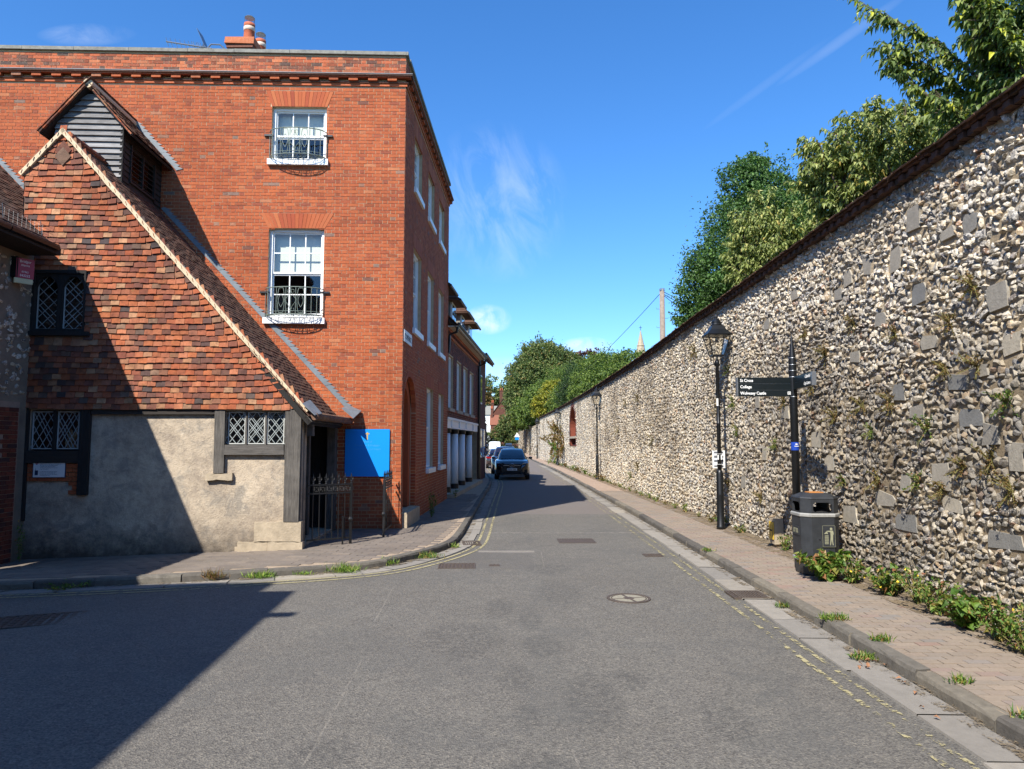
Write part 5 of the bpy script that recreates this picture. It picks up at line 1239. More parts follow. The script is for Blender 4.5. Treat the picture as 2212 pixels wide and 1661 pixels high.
r = bond(AY+AR3, 11.97, -.1, AS+.85, []); r = r[~((r[:, 1] > AS) & (np.hypot(r[:, 0]-AY, r[:, 1]-AS) < AR3+.5))]; lay(gate, FK, r, 'brick_plum', (-8, 11.5, 1.5), 60, proud=.02)
obj('jamb_backing', MB().box(AY+AR3+.005, 12.0, -.3, AS+.9, -.2, .008, FK), 'mortar_dark', gate)
FKR = Fr((-7.75, 2.2, 5.27), (0, 1, 0), (-.73, 0, .69)); m = MB(); m.box(0, 9.5, -.05, 3.6, -.1, -.01, FKR); obj('roof_deck', m, 'timber_black', gate)
c, h, A = roof_tiles(FKR, 9.5, 3.5); m = MB(); m.boxes(c, h, FKR, jit=.003, axes=A); obj('roof_tiling', m, 'roof_tile', gate, kind='stuff')
m = MB(); m.box(-8.3, -7.72, 2.2, 11.98, 5.13, 5.25); obj('soffit', m, 'timber_black', gate)
m = MB(); [m.tube([(-7.7, y, 5.23), (-7.7, y+1.15, 5.23)], .06, 8) for y in np.arange(2.5, 11.8, 1.17)]; obj('gutter', m, 'black_paint', gate)
simple('print_wire', '#5b5d5e', .5, .2)
m = MB()
for y in np.arange(9.6, 11.7, .1): m.tube([(-7.8, y, 5.3), (-7.84, y+.06, 5.58)], .003, 3)
for z in np.linspace(5.32, 5.58, 6): m.tube([(-7.8-(z-5.3)*.14, 9.5, z), (-7.8-(z-5.3)*.14, 11.9, z)], .003, 3)
for y in (9.8, 10.7, 11.6): m.tube([(-7.8, y, 5.25), (-7.84, y, 5.62)], .007, 4)
obj('bird_guard', m, 'print_wire', gate)
FKL = Fr((-8.55, 11.75, 5.3), (0, 1, 0), (-.7, 0, .71)); m = MB(); m.box(0, 3.3, 0, 4.6, -.1, -.01, FKL); obj('roof_deck', m, 'timber_black', gate)
c, h, A = roof_tiles(FKL, 3.3, 4.5); m = MB(); m.boxes(c, h, FKL, jit=.003, axes=A); obj('roof_tiling', m, 'roof_tile', gate, kind='stuff')
def flash2(p0, p1, step=.075):
    n = int(abs(p1[1]-p0[1])/step)
    for i in range(n):
        a, b = [np.array(p0)+(np.array(p1)-np.array(p0))*k/n for k in (i, i+1)]; u0, u1 = a[0]+2.369, b[0]+2.369
        m = MB(); m.prism([(u0-.02, a[1]-.03), (u1-.02, b[1]-.03), (u1+.13, b[1]+.005), (u0+.03, a[1])], .008, .014+random.uniform(0, .006), FF); obj('flashing_step', m, 'lead', gate)
flash2((-11.4, 8.3), (-9.9, 6.75))
t = thing('alarm_box', 'red and black burglar alarm box high on the flint gatehouse wall', 'alarm box', (-8.25, 11.7, 4.62), None)
FAl = Fr((-8.3, 11.72, 0), (0, 1, 0)); m = MB(); m.prism([(-.12, 4.68), (.14, 4.68), (.14, 5.0), (-.12, 5.02)], .0, .12, FAl); obj('case', m, 'black_matt', t)
simple('alarm_red', '#9c1230', .4, .05); simple('alarm_lens', '#b9b58a', .3, .05)
FAf = Fr((-8.2, 11.595, 0), (.62, .78, 0))
obj('red_cover', MB().box(.0, .26, 4.67, 5.0, -.03, .004, FAf), 'alarm_red', t); obj('lens', MB().box(-.02, .25, 4.58, 4.665, -.05, .0, FAf), 'alarm_lens', t)
for z, s, b in ((4.93, .062, 'Bridger'), (4.87, .05, 'Alarms'), (4.76, .045, '01962'), (4.695, .055, '843222')): text('lettering', b, s, t, FAf, (.13, z, .005), 'letter_white', 'CENTER', .9)
# the taller house across the gate's mouth, off to the left of the picture, whose eaves throw the long shadow over the road
nb = thing('neighbour_house', 'tall rendered house across the side road with parapet and chimney', 'house', (-10, -4, 0))
FN = Fr((-6.34, 3.03, 0), (-.0719, .9974, 0)); m = MB(); m.box(-15, 0, -.6, 7.6, -9, 0, FN); nbw = obj('house_wall', m, 'cream_wall', nb)
obj('chimney', MB().box(-9.5, -7.24, 1.9, 2.73, 7, 8.6), 'brick_far', nb); obj('gutter_bracket', MB().box(-1.35, -1.2, 7.5, 7.6, 0, .3, FN), 'iron', nb)
for u in (-3, -6, -9):
    for z in (1.2, 4.4): obj('window', MB().box(u-.55, u+.55, z, z+1.7, -.05, .03, FN), 'white_paint', nb); obj('pane', MB().box(u-.47, u+.47, z+.08, z+1.62, .03, .034, FN), 'dark_glass', nb)
tr = thing('unseen_terrace', 'unseen brick row behind the viewpoint, added to cut sky fill', 'house', (0, -14, 0))  # out-of-view block added behind the camera to hold skylight off the shadows
obj('house_wall', MB().box(-22, 24, -22, -13, -.6, 8.2), 'brick_far', tr); FTr = Fr((24, -13, 0), (-1, 0, 0))
for u in np.arange(3, 44, 4.5):
    for z in (1.0, 4.6): obj('window', MB().box(u, u+1.1, z, z+1.8, -.05, .03, FTr), 'white_paint', tr); obj('pane', MB().box(u+.08, u+1.02, z+.08, z+1.72, .03, .034, FTr), 'dark_glass', tr)
# ---------------------------------------------------------------- the column house and the houses further down the street
F2 = Fr((-2.19, 23.42, 0), (.06, .9982, 0)); U2 = 9.6
h2 = thing('column_house', 'brick house with white ground-floor columns and four small dormers', 'house', (-4, 28, 0))
wh2 = [(.55, 1.75, 3.1, 4.92), (2.6, 3.9, 3.1, 4.92), (4.5, 5.9, 3.1, 4.92), (6.6, 8.05, 3.1, 4.92)]
mb = MB(); wall(mb, F2, 0, U2, 2.75, 5.75, wh2, .12); wall(mb, F2, 0, U2, .25, 2.75, [], w=-1.3)
mb.quad([(0, -.1, 0), (0, -.1, -7), (0, 6, -7), (0, 6, 0)], F2); mb.quad([(U2, -.1, 0), (U2, -.1, -7), (U2, 6, -7), (U2, 6, 0)], F2); mb.quad([(0, 2.75, 0), (U2, 2.75, 0), (U2, 2.75, -1.3), (0, 2.75, -1.3)], F2); mb.quad([(0, -.1, -7), (U2, -.1, -7), (U2, 8.6, -7), (0, 8.6, -7)], F2)
obj('house_wall', mb, 'mortar', h2)
lay(h2, F2, bond(0, U2, 2.78, 5.5, wh2), 'brick_plum', None, 0, proud=.012); lay(h2, Fr(F2.P((0, 0, -1.3)), F2.u), bond(0, U2, .3, 2.7, []), 'brick_plum', None, 0, stuff='loggia_brickwork')
m = MB(); m.box(0, U2, 2.99, 3.07, -.02, .03, F2); m.box(0, U2, 5.5, 5.58, -.02, .05, F2); m.box(0, U2, 5.66, 5.76, -.02, .1, F2); obj('string_course', m, 'brick_rubbed', h2)
m = MB(); n = int(U2/.12); m.boxes(np.stack([np.arange(n)*.12+.06, np.full(n, 5.62), np.full(n, .04)], 1), [.03, .04, .035], F2); obj('dentil_course', m, 'brick_plum', h2, kind='stuff')
m = MB(); m.box(0, 9.2, 2.42, 2.76, -.32, .06, F2); m.box(0, 9.2, 2.7, 2.78, -.02, .1, F2); eb = obj('entablature', m, 'white_paint', h2)
for u in (1.03, 2.98, 4.99, 7.39):
    m = MB(); c = F2.P((u, 0, -.12)); c[2] = 0; m.lathe([(.155, .42), (.15, 1.2), (.135, 2.26)], 20, tuple(c)); co = obj('column', m, 'white_paint', h2, smooth=True)
    obj('column_base', MB().lathe([(.17, .25), (.17, .43), (.155, .44)], 20, tuple(c)), 'black_paint', co); obj('capital', MB().lathe([(.15, 2.26), (.17, 2.3), (.17, 2.42)], 20, tuple(c)), 'black_paint', co)
    obj('bracket_block', MB().box(u-.09, u+.09, 2.46, 2.7, .06, .1, F2), 'white_paint', eb)
obj('step', MB().box(.1, 9.3, .05, .26, -1.3, .3, F2, jit=.01), 'stone_pale', h2)
for h in wh2: sash(h2, F2, *h, 3, 2, 2, -.12, .5, .3); obj('sill', MB().box(h[0]-.06, h[1]+.06, h[2]-.1, h[2]+.01, -.1, .07, F2), 'stone_pale', h2)
m = MB(); m.box(-.02, U2+.1, 5.76, 5.8, -.05, .4, F2); obj('soffit', m, 'cream_wall', h2)
for i in range(8): obj('gutter', MB().tube([(i*1.21, 5.86, .42), (i*1.21+1.2, 5.86, .42)], .055, 8, F2), 'black_paint', h2)
FR2 = Fr(F2.P((-.02, 5.82, .38)), F2.u, (-.72*F2.w[0], -.72*F2.w[1], .69)); m = MB(); m.box(0, U2+.1, 0, 4.2, -.1, -.01, FR2); obj('roof', m, 'timber_black', h2)
c, h, A = roof_tiles(FR2, U2+.1, 4.0); m = MB(); m.boxes(c, h, FR2, jit=.003, axes=A); obj('roof_tiling', m, 'roof_tile_red', h2, kind='stuff')
for u in (.6, 3.0, 5.7, 8.3):
    d = obj('dormer', MB().box(u-.6, u+.6, 5.9, 7.18, -2.2, -.22, F2), 'stone_coping', h2); m = MB()
    obj('dormer_window', MB().box(u-.5, u+.5, 6.02, 7.1, -.22, -.16, F2), 'white_paint', d)
    for s in (-1, 1): obj('pane', MB().box(u+s*.24-.2, u+s*.24+.2, 6.1, 7.02, -.16, -.155, F2), 'dark_glass', d)
    m = MB(); B = [(u-.82, 7.18, .12), (u+.82, 7.18, .12), (u+.95, 7.18, -2.4), (u-.95, 7.18, -2.4), (u-.25, 7.85, -.5), (u+.25, 7.85, -.5), (u+.25, 7.85, -2.4), (u-.25, 7.85, -2.4), (u-.82, 7.12, .12), (u+.82, 7.12, .12), (u+.95, 7.12, -2.4), (u-.95, 7.12, -2.4)]
    m.add(F2.P(B), [[0, 1, 5, 4], [1, 2, 6, 5], [3, 0, 4, 7], [4, 5, 6, 7], [8, 9, 1, 0], [9, 10, 2, 1], [11, 8, 0, 3], [11, 10, 9, 8]]); dr_ = obj('dormer_roof', m, 'roof_tile', d)
    m = MB()
    for k in range(6):
        f = k/6; m.box(u-.84+.58*f, u+.84-.58*f, 7.17+.67*f, 7.2+.67*f, .14-.62*f-.12, .15-.62*f, F2, jit=.006)
        for s in (-1, 1): m.box(*sorted((u+s*(.85-.58*f), u+s*(.73-.58*f))), 7.17+.67*f, 7.2+.67*f, -2.3, .14-.62*f-.1, F2, jit=.006)
    obj('dormer_tile_course', m, 'roof_tile', dr_); obj('dormer_gutter', MB().tube([(u-.85, 7.12, .18), (u+.85, 7.12, .18)], .045, 8, F2), 'black_paint', d)
m = MB(); m.tube([(9.45, 5.84, .4), (9.45, 5.6, .38), (9.45, 5.45, .1), (9.45, .3, .08)], .05, 8, F2); obj('downpipe', m, 'black_paint', h2)
m = MB(); m.tube([(.03, 5.84, .4), (.03, 5.6, .36), (.03, 5.5, .12), (.03, 4.9, .09)], .045, 8, F2); obj('downpipe', m, 'black_paint', h2)
def plain_house(name, label, o, u, L, D, H, RH, mat, roofmat, wins, chims=(), group=None, over=.3, roofdir=0):
    """a house of the background: walls, pitched roof, windows with panes, chimneys"""
    fr = Fr(o, u); t = thing(name, label, 'house', tuple(fr.P((L/2, 0, -D/2))), group)
    m = MB(); m.box(0, L, -1, H, -D, 0, fr)
    if roofdir: m.add(fr.P([(0, H, 0), (L, H, 0), (L/2, H+RH, 0), (0, H, -D), (L, H, -D), (L/2, H+RH, -D)]), [[0, 1, 2], [4, 3, 5]])
    else: m.add(fr.P([(0, H, 0), (0, H, -D), (0, H+RH, -D/2), (L, H, 0), (L, H, -D), (L, H+RH, -D/2)]), [[1, 0, 2], [3, 4, 5]])
    obj('wall', m, mat, t); m = MB(); a = over; e = .12
    if roofdir: P = [(-a, H-.1, a), (L/2, H+RH+e, a), (L+a, H-.1, a), (-a, H-.1, -D), (L/2, H+RH+e, -D), (L+a, H-.1, -D)]; Q = [[0, 1, 4, 3], [1, 2, 5, 4]]
    else: P = [(-a, H-.1, a), (-a, H+RH+e, -D/2), (-a, H-.1, -D-a), (L+a, H-.1, a), (L+a, H+RH+e, -D/2), (L+a, H-.1, -D-a)]; Q = [[0, 3, 4, 1], [1, 4, 5, 2]]
    q = np.array(P, float); v = np.concatenate([q, q-np.array([0, .14, 0])]); m.add(fr.P(v), Q+[[x+6 for x in f[::-1]] for f in Q]+([[0, 6, 7, 1], [1, 7, 8, 2]] if roofdir else [[0, 6, 9, 3], [2, 5, 11, 8]])+([[3, 4, 10, 9], [4, 5, 11, 10], [0, 3, 9, 6], [2, 8, 11, 5]] if roofdir else [[0, 1, 7, 6], [1, 2, 8, 7], [3, 9, 10, 4], [4, 10, 11, 5]]))
    r = obj('roof', m, roofmat, t)
    for (a, b, c, d) in wins:
        w = obj('window', MB().box(a, b, c, d, -.05, .05, fr), 'white_paint', t); n = max(1, int((b-a)/.45))
        for i in range(n): obj('pane', MB().box(a+.06+(b-a-.06)*i/n, a+(b-a-.06)*(i+1)/n, c+.07, d-.07, .05, .055, fr), 'dark_glass', w)
    for (a, w_, d_, zt) in chims:
        k = obj('chimney', MB().box(a-w_/2, a+w_/2, H, zt, d_-w_/2, d_+w_/2, fr).box(a-w_*.6, a+w_*.6, zt, zt+.2, d_-w_*.6, d_+w_*.6, fr), 'brick_far', t)
        for s in (-1, 1): obj('chimney_pot', MB().lathe([(.15, zt+.2), (.12, zt+.9), (.15, zt+.95)], 8, tuple(fr.P((a+s*w_*.25, 0, d_)))), 'pot', k)
    return t
plain_house('gutter_house', 'narrow tall house with dark gutter beside the column house', (-1.62, 33.05, 0), (.05, .9987, 0), 4.4, 6, 6.15, 2.6, 'brick_far', 'roof_tile_red', [(1, 2, 1.2, 2.6), (2.8, 3.6, 1.2, 2.6), (1, 2, 3.8, 5.2)], over=.38)
tw_ = bpy.data.objects['gutter_house']; obj('gutter', MB().tube([(-1.2, 33, 6.05), (-.98, 37.4, 6.05)], .06, 8), 'black_paint', tw_); obj('downpipe', MB().tube([(-1.52, 33.4, 6.0), (-1.52, 33.4, .1)], .05, 8), 'black_paint', tw_)
plain_house('cottage', 'low cream cottage with red roof far along the left pavement', (-4.75, 100, 0), (-.012, 1, 0), 22, 7, 5.6, 3.2, 'cream_wall', 'roof_tile_red', [(2, 3.2, 1, 2.4), (6, 7.2, 1, 2.4), (12, 13.2, 1, 2.4), (2, 3.2, 3.6, 4.8), (8, 9.2, 3.6, 4.8)], [(3, .8, -3.5, 9.8), (18, .8, -3.5, 9.8)], 'houses along the left pavement')
plain_house('cottage', 'brown brick cottage behind the cream one on the left', (-5.1, 122.3, 0), (-.012, 1, 0), 20, 7, 6.2, 3.4, 'brick_far', 'roof_tile_red', [(2, 3.2, 1, 2.4), (7, 8.2, 1, 2.4), (2, 3.2, 3.8, 5), (9, 10.2, 3.8, 5)], [(4, .8, -3.5, 11), (16, .8, -3.5, 11)], 'houses along the left pavement')
plain_house('cottage', 'brick end cottage farthest along the left pavement', (-5.5, 142.6, 0), (-.012, 1, 0), 18, 7, 5.8, 3.2, 'brick_far', 'roof_tile_red', [(2, 3.2, 1, 2.4), (8, 9.2, 1, 2.4)], [(9, .8, -3.5, 10.5)], 'houses along the left pavement')
bh = plain_house('red_brick_villa', 'tall red brick villa with steep gables and chimneys at street end', (-6.0, 205, 0), (1, 0, 0), 7.5, 10, 9.6, 5.2, 'brick_far', 'roof_tile', [(.8, 1.8, 5.4, 7.2), (4.6, 5.8, 5.4, 7.2), (3.2, 4.2, 10.2, 11.6)], [(2.9, 1.1, -5, 17.0), (.4, .7, -1.5, 13.2)], over=.25, roofdir=1)
obj('front_gable', MB().prism([(1.6, 0), (5.0, 0), (5.0, 10.2), (3.3, 12.2), (1.6, 10.2)], 0, 2.5, Fr((-6.0, 205, 0), (1, 0, 0))), 'brick_far', bh)
for i in range(5): obj('buttress', MB().box(1.7+i*.75, 1.95+i*.75, 0, 9.2, 2.5, 2.8, Fr((-6.0, 205, 0), (1, 0, 0))), 'brick', bh)
plain_house('brick_outbuilding', 'long low brick outbuilding with hipped tile roof before the villa', (-5.6, 186, 0), (1, 0, 0), 7, 5, 6.6, 2.4, 'brick_far', 'roof_tile_red', [(.6, 1.2, 2, 3.4), (2.2, 2.8, 2, 3.4)], [(.3, .6, -2, 10.6)], over=.2)
plain_house('white_villa', 'white villa with slate roof left of the red villa', (-10.5, 232, 0), (1, 0, 0), 5.6, 8, 11, 2.8, 'sign_white', 'stone_coping', [(1, 2, 8.5, 10), (3.4, 4.4, 8.5, 10)], [(1, .8, -3, 15.5)])
sp = thing('church_spire', 'pale stone church spire rising behind the flint wall', 'spire', (27.3, 150, 0))
m = MB(); m.lathe([(1.9, 0), (1.9, 13), (1.55, 17), (1.15, 20.4), (.06, 25.6)], 8, (27.3, 150, 0)); obj('spire', m, 'stone_pale', sp)
m = MB(); m.tube([(27.3, 150, 25.5), (27.3, 150, 26.6)], .05, 5); m.tube([(27.0, 150, 26.2), (27.6, 150, 26.2)], .05, 5); obj('cross', m, 'iron', sp)
for z, r in ((20.2, 1.22), (22.2, .8)): obj('string_course', MB().lathe([(r, z), (r+.08, z+.1), (r, z+.25)], 8, (27.3, 150, 0)), 'stone_pale', sp)
# ---------------------------------------------------------------- telegraph pole and its wires
tp = thing('telegraph_pole', 'weathered wooden telegraph pole behind the flint wall', 'pole', (6.4, 30, 0))
obj('shaft', MB().tube([(6.4, 30, 0), (6.39, 30, 4), (6.4, 30, 8.45)], [.15, .13, .105], 12), 'pole_wood', tp, smooth=True); obj('pole_cap', MB().box(6.3, 6.5, 29.9, 30.1, 8.38, 8.48), 'steel', tp)
for i in range(7): obj('step_iron', MB().tube([(6.4+(.1 if i % 2 else -.1), 30, 5.2+i*.4), (6.4+(.24 if i % 2 else -.24), 30, 5.2+i*.4), (6.4+(.25 if i % 2 else -.25), 30, 5.26+i*.4)], .009, 5), 'steel', tp)
def cable(p, q, sag, label):
    p, q = np.array(p, float), np.array(q, float); t = np.linspace(0, 1, 15)[:, None]; L = p+(q-p)*t; L[:, 2] -= sag*4*(t*(1-t))[:, 0]; one('telephone_wire', MB().tube(L, .015, 4), 'black_matt', label, 'wire', None, 'wires from the telegraph pole')
cable((6.35, 30, 8.3), (2.5, 62, 5.3), .5, 'thin telephone wire falling leftwards from the telegraph pole')
cable((6.45, 30, 8.35), (16, 36, 6.8), .4, 'thin telephone wire running right from the pole top')
cable((6.45, 30, 8.2), (9.5, 24, 4.2), .2, 'thin telephone wire dropping steeply right behind the wall'); cable((6.45, 30, 8.25), (10.8, 25, 4.8), .2, 'second steep telephone wire beside the steepest one')
# ---------------------------------------------------------------- street lamps
def street_lamp(x, y, label):
    t = thing('street_lamp', label, 'street lamp', (0, 0, 0), 'black heritage street lamps along the flint wall')
    obj('base_column', MB().lathe([(.09, 0), (.09, .06), (.078, .08), (.076, .7), (.08, .72), (.074, .74), (.074, 1.16), (.06, 1.21), (.045, 1.25)], 16), 'black_paint', t, smooth=True)
    obj('shaft', MB().lathe([(.044, 1.2), (.042, 2.2), (.046, 2.21), (.046, 2.24), (.04, 2.25), (.037, 3.45), (.05, 3.46), (.05, 3.56), (.03, 3.6), (.012, 3.68)], 14), 'black_paint', t, smooth=True)
    m = MB()
    for k in range(4):
        a = PI/4+k*PI/2; m.tube([(r*math.cos(a), r*math.sin(a), z) for r, z in ((.045, 3.5), (.12, 3.5), (.165, 3.56), (.15, 3.64), (.13, 3.69))], .011, 6)
    obj('cradle', m, 'black_paint', t)
    m = MB(); b, tp_ = .12, .235
    for sx, sy in ((1, 1), (1, -1), (-1, 1), (-1, -1)): m.tube([(sx*b, sy*b, 3.68), (sx*tp_, sy*tp_, 4.12)], .012, 5)
    for q, z in ((b, 3.685), (tp_, 4.12)):
        for k in range(4):
            a = PI/2*k; c, s = round(math.cos(a)), round(math.sin(a)); m.box(*((q*c-.014, q*c+.014, -q-.014, q+.014) if c else (-q+.015, q-.015, q*s-.014, q*s+.014)), z-.013, z+.013)
    ln = obj('lantern_frame', m, 'black_paint', t)
    for k in range(4):
        c, s = round(math.cos(PI/2*k)), round(math.sin(PI/2*k)); P = [(-b, b, 3.69), (b, b, 3.69), (tp_, tp_, 4.11), (-tp_, tp_, 4.11)]
        obj('pane', MB().add([(x_*c-y_*s, x_*s+y_*c, z) for x_, y_, z in P], [[0, 1, 2, 3]]), 'lamp_glass', ln)
    obj('lamp_holder', MB().lathe([(.03, 4.1), (.035, 4.02), (.05, 3.98), (.0, 3.96)], 10), 'steel', t)
    m = MB(); m.lathe([(.365, 4.115), (.37, 4.13), (.23, 4.24), (.16, 4.33)], 4, rot=PI/4); m.lathe([(.11, 4.32), (.12, 4.35), (.1, 4.38), (.1, 4.42), (.075, 4.45), (.045, 4.48), (.03, 4.5), (.04, 4.515), (.02, 4.54), (.0, 4.585)], 14)
    obj('lantern_roof', m, 'black_paint', t)
    t.location = (x, y, .12); OFF[t.name] = np.array([x, y, .12]); return t
L1 = street_lamp(4.41, 15.24, 'nearest heritage street lamp with a printed notice tied to it')
for x, y, lb in ((4.2, 35.3, 'second heritage street lamp, right of the arched niche'), (3.62, 56.9, 'third heritage street lamp, just left of the arched niche'), (2.8, 79.8, 'fourth heritage street lamp, where the tiled wall top ends'), (2.48, 99, 'fifth heritage street lamp by the lower wall'), (1.95, 125, 'sixth heritage street lamp near the end of the wall'), (1.55, 148, 'farthest heritage street lamp at the wall end')):
    c = copy_tree(L1); c.location = (x, y, .12); c['label'] = lb
nt = thing('paper_notice', 'white printed notice cable-tied to the nearest lamp column', 'notice', (4.41, 15.3, 1.4))
FN_ = Fr((4.41, 15.29, 0), (1, 0, 0)); obj('sheet', MB().box(-.135, .135, 1.4, 1.77, 0, .004, FN_), 'sign_white', nt); m = MB()
for z, h in ((1.73, .04), (1.64, .05), (1.55, .045), (1.44, .035)): m.box(-.1, .1, z-h/2, z+h/2, .004, .0055, FN_)
simple('print_grey', '#5a5c62', .7, .1); obj('printing', m, 'print_grey', nt)
obj('sticker', MB().box(-.05, .05, 1.58, 1.68, .085, .087, FN_), 'sign_white', nt); m = MB(); [m.tube([(.055*math.cos(a), z, .05+.055*math.sin(a)) for a in np.linspace(0, 2*PI, 17)], .004, 4, FN_) for z in (1.7, 1.48)]; obj('cable_tie', m, 'sign_white', nt)
one('lamp_tag', MB().box(4.36, 4.40, 15.185, 15.19, 2.72, 2.88), 'sign_white', 'tiny white number tag high on the nearest lamp column', 'tag')
# ---------------------------------------------------------------- finger post
fp = thing('finger_post', 'black pedestrian finger post with three left boards and two right boards', 'signpost', (4.2, 10.62, .12))
m = MB(); m.lathe([(.058, .12), (.056, 2.6), (.056, 3.12), (.05, 3.2), (.012, 3.52), (.0, 3.6)], 18, (4.2, 10.62, 0)); obj('post', m, 'black_paint', fp, smooth=True)
m = MB(); [m.lathe([(.0575, z), (.0585, z+.004), (.0575, z+.008)], 18, (4.2, 10.62, 0)) for z in (2.62, 2.915, 3.01, 3.1, 3.2)]; obj('collar_line', m, 'steel', fp)
simple('finger_board', '#12191b', .35, .15, 6); FA_ = Fr((4.2, 10.62, 0), (1, 0, 0))
for i, (b, z) in enumerate((('St Cross', 2.82), ('College', 2.725), ('Wolvesey Castle', 2.63))):
    fbd = obj('finger', MB().box(-.83, -.03, z, z+.0915, -.028, .028, FA_), 'finger_board', fp); text('lettering', b, .062, fbd, FA_, (-.8, z+.026, .0288), 'letter_white', 'LEFT', .9, bold=.0012)
    if i < 2: obj('joint_strip', MB().box(-.83, -.03, z-.0035, z, -.026, .026, FA_), 'steel', fp)
    else:
        m = MB(); [m.box(*q, .028, .0295, FA_) for q in ((-.095, -.05, z+.026, z+.033), (-.095, -.05, z+.063, z+.07), (-.095, -.088, z+.033, z+.063), (-.057, -.05, z+.033, z+.063), (-.081, -.064, z+.04, z+.056))]; obj('symbol', m, 'letter_white', fbd)
obj('end_cap', MB().box(-.85, -.83, 2.63, 2.912, -.03, .03, FA_), 'steel', fp)
FB_ = Fr((4.2, 10.56, 0), (-.1, -.995, 0))
for b, z in (('Cathedral', 2.82), ('City Centre', 2.725)):
    fbd = obj('finger', MB().box(.03, .86, z, z+.0915, -.028, .028, FB_), 'finger_board', fp); text('lettering', b, .062, fbd, FB_, (.83, z+.026, .0288), 'letter_white', 'RIGHT', .95, bold=.0012)
obj('joint_strip', MB().box(.03, .86, 2.8165, 2.82, -.026, .026, FB_), 'steel', fp); obj('end_cap', MB().box(.86, .9, 2.725, 2.912, -.03, .03, FB_), 'steel', fp)
simple('sticker_blue', '#1c3f9a', .4, .05); m = MB(); m.lathe([(.0572, 1.83), (.0578, 1.84), (.0578, 1.94), (.0572, 1.95)], 18, (4.2, 10.62, 0)); st = obj('route_sticker', m, 'sticker_blue', fp)
FSt = Fr((4.2, 10.62, 0), (1, 0, 0)); m = MB(); m.box(-.03, .03, 1.886, 1.894, .055, .06, FSt); m.prism([(-.02, 1.92), (.0, 1.905), (0, 1.915), (.02, 1.915), (.02, 1.925), (0, 1.925), (0, 1.935)], .055, .0595, FSt); obj('arrow', m, 'letter_white', st)
# ---------------------------------------------------------------- litter bin
bn = thing('litter_bin', 'large black hooded litter bin with grey bands against the flint wall', 'litter bin', (4.27, 10.17, .12))
simple('bin_black', '#2b2d30', .5, .35, 9, .002, 60, 0, .5); simple('bin_band', '#8c8b86', .55, .2, 14); simple('bin_print', '#8a8970', .6, .2, 30); simple('orange_plate', '#b5793f', .6, .2, 20)
bc = np.array([4.27, 10.17, 0]); a_, k_ = .268, .155                     # half side, and half of the flat part of each side
def octo(s=1.0): a, k = a_*s, k_*s; return [(k, -a), (a, -k), (a, k), (k, a), (-k, a), (-a, k), (-a, -k), (-k, -a)]
def oring(rows):
    G = np.array([[(bc[0]+x, bc[1]+y, z) for x, y in octo(s)+octo(s)[:1]] for s, z in rows]); return G
m = MB(); m.grid(oring([(.86, .12), (.9, .14), (.93, .3), (.97, .36), (1, .95)])[:, ::-1]); obj('bin_body', m, 'bin_black', bn)
for z, s in ((.335, .96), (.945, 1.0)):
    m = MB(); m.grid(oring([(s, z-.028), (s*1.045, z-.018), (s*1.05, z+.012), (s*1.0, z+.028)])[:, ::-1]); obj('band', m, 'bin_band', bn)
hood = MB()
for k in range(4):
    an = k*PI/2; u = (math.cos(an), math.sin(an), 0); fr = Fr((bc[0]+math.sin(an)*a_*.98, bc[1]-math.cos(an)*a_*.98, 0), u)
    wall(hood, fr, -k_, k_, .96, 1.17, [(-.13, .13, .985, 1.12)], .035)
    hood.add(fr.P([(-.13, .985, 0), (-.1, .985, 0), (-.13, 1.015, 0), (.13, .985, 0), (.1, .985, 0), (.13, 1.015, 0), (-.13, 1.12, 0), (-.1, 1.12, 0), (-.13, 1.09, 0), (.13, 1.12, 0), (.1, 1.12, 0), (.13, 1.09, 0)]), [[0, 1, 2], [3, 5, 4], [6, 8, 7], [9, 10, 11]])
    hood.add(fr.P([(k_, .96, 0), (a_*.98, .96, -(a_-k_)*.98), (a_*.98, 1.17, -(a_-k_)*.98), (k_, 1.17, 0)]), [[0, 1, 2, 3]])
obj('hood', hood, 'bin_black', bn)
m = MB(); m.grid(oring([(.98, 1.165), (1.0, 1.172), (.97, 1.19), (.62, 1.235), (.5, 1.24), (.01, 1.24)])[:, ::-1]); lid = obj('lid', m, 'bin_black', bn)
obj('stub_plate', MB().box(bc[0]-.1, bc[0]+.1, bc[1]-.08, bc[1]+.08, 1.238, 1.252), 'orange_plate', lid)
m = MB(); m.grid(oring([(.86, .98), (.8, .8), (.01, .78)])); obj('liner', m, 'black_matt', bn)
m = MB(); m.lathe([(.22, .82), (.2, .95), (.14, 1.02), (.05, 1.04), (0, 1.04)], 12, tuple(bc+np.array([.03, .0, 0]))); obj('rubbish_sack', m, 'black_matt', bn, smooth=True)
FBn = Fr(tuple(bc+np.array([0, -a_*.985, 0])), (1, 0, 0)); FBl = Fr(tuple(bc+np.array([-a_*.985, 0, 0])), (0, -1, 0))
m = MB(); u0, u1, z0, z1 = -.02, .155, .52, .81; dp = obj('door_plate', MB().box(u0, u1, z0, z1, .0, .014, FBn), 'bin_black', bn)
m = MB(); w = .0142; [m.box(*q, w-.002, w+.002, FBn) for q in ((u0, u1, z0, z0+.003), (u0, u1, z1-.003, z1), (u0, u0+.003, z0, z1), (u1-.003, u1, z0, z1))]
cx = .1; m.prism([(cx+.018*math.cos(t), .765+.018*math.sin(t)) for t in np.linspace(0, 2*PI, 14)[:-1]], w, w+.002, FBn)
m.prism([(.035, .738), (.085, .742), (.125, .742), (.135, .69), (.125, .69), (.12, .6), (.128, .545), (.115, .545), (.105, .62), (.09, .545), (.078, .545), (.09, .66), (.088, .72), (.035, .73)][::-1], w, w+.002, FBn)
for i in range(5): m.box(.012+i*.011, .016+i*.011, .56, .68, w, w+.002, FBn)
for i in range(6): m.box(.01, .062, .56+i*.022, .565+i*.022, w, w+.0021, FBn)
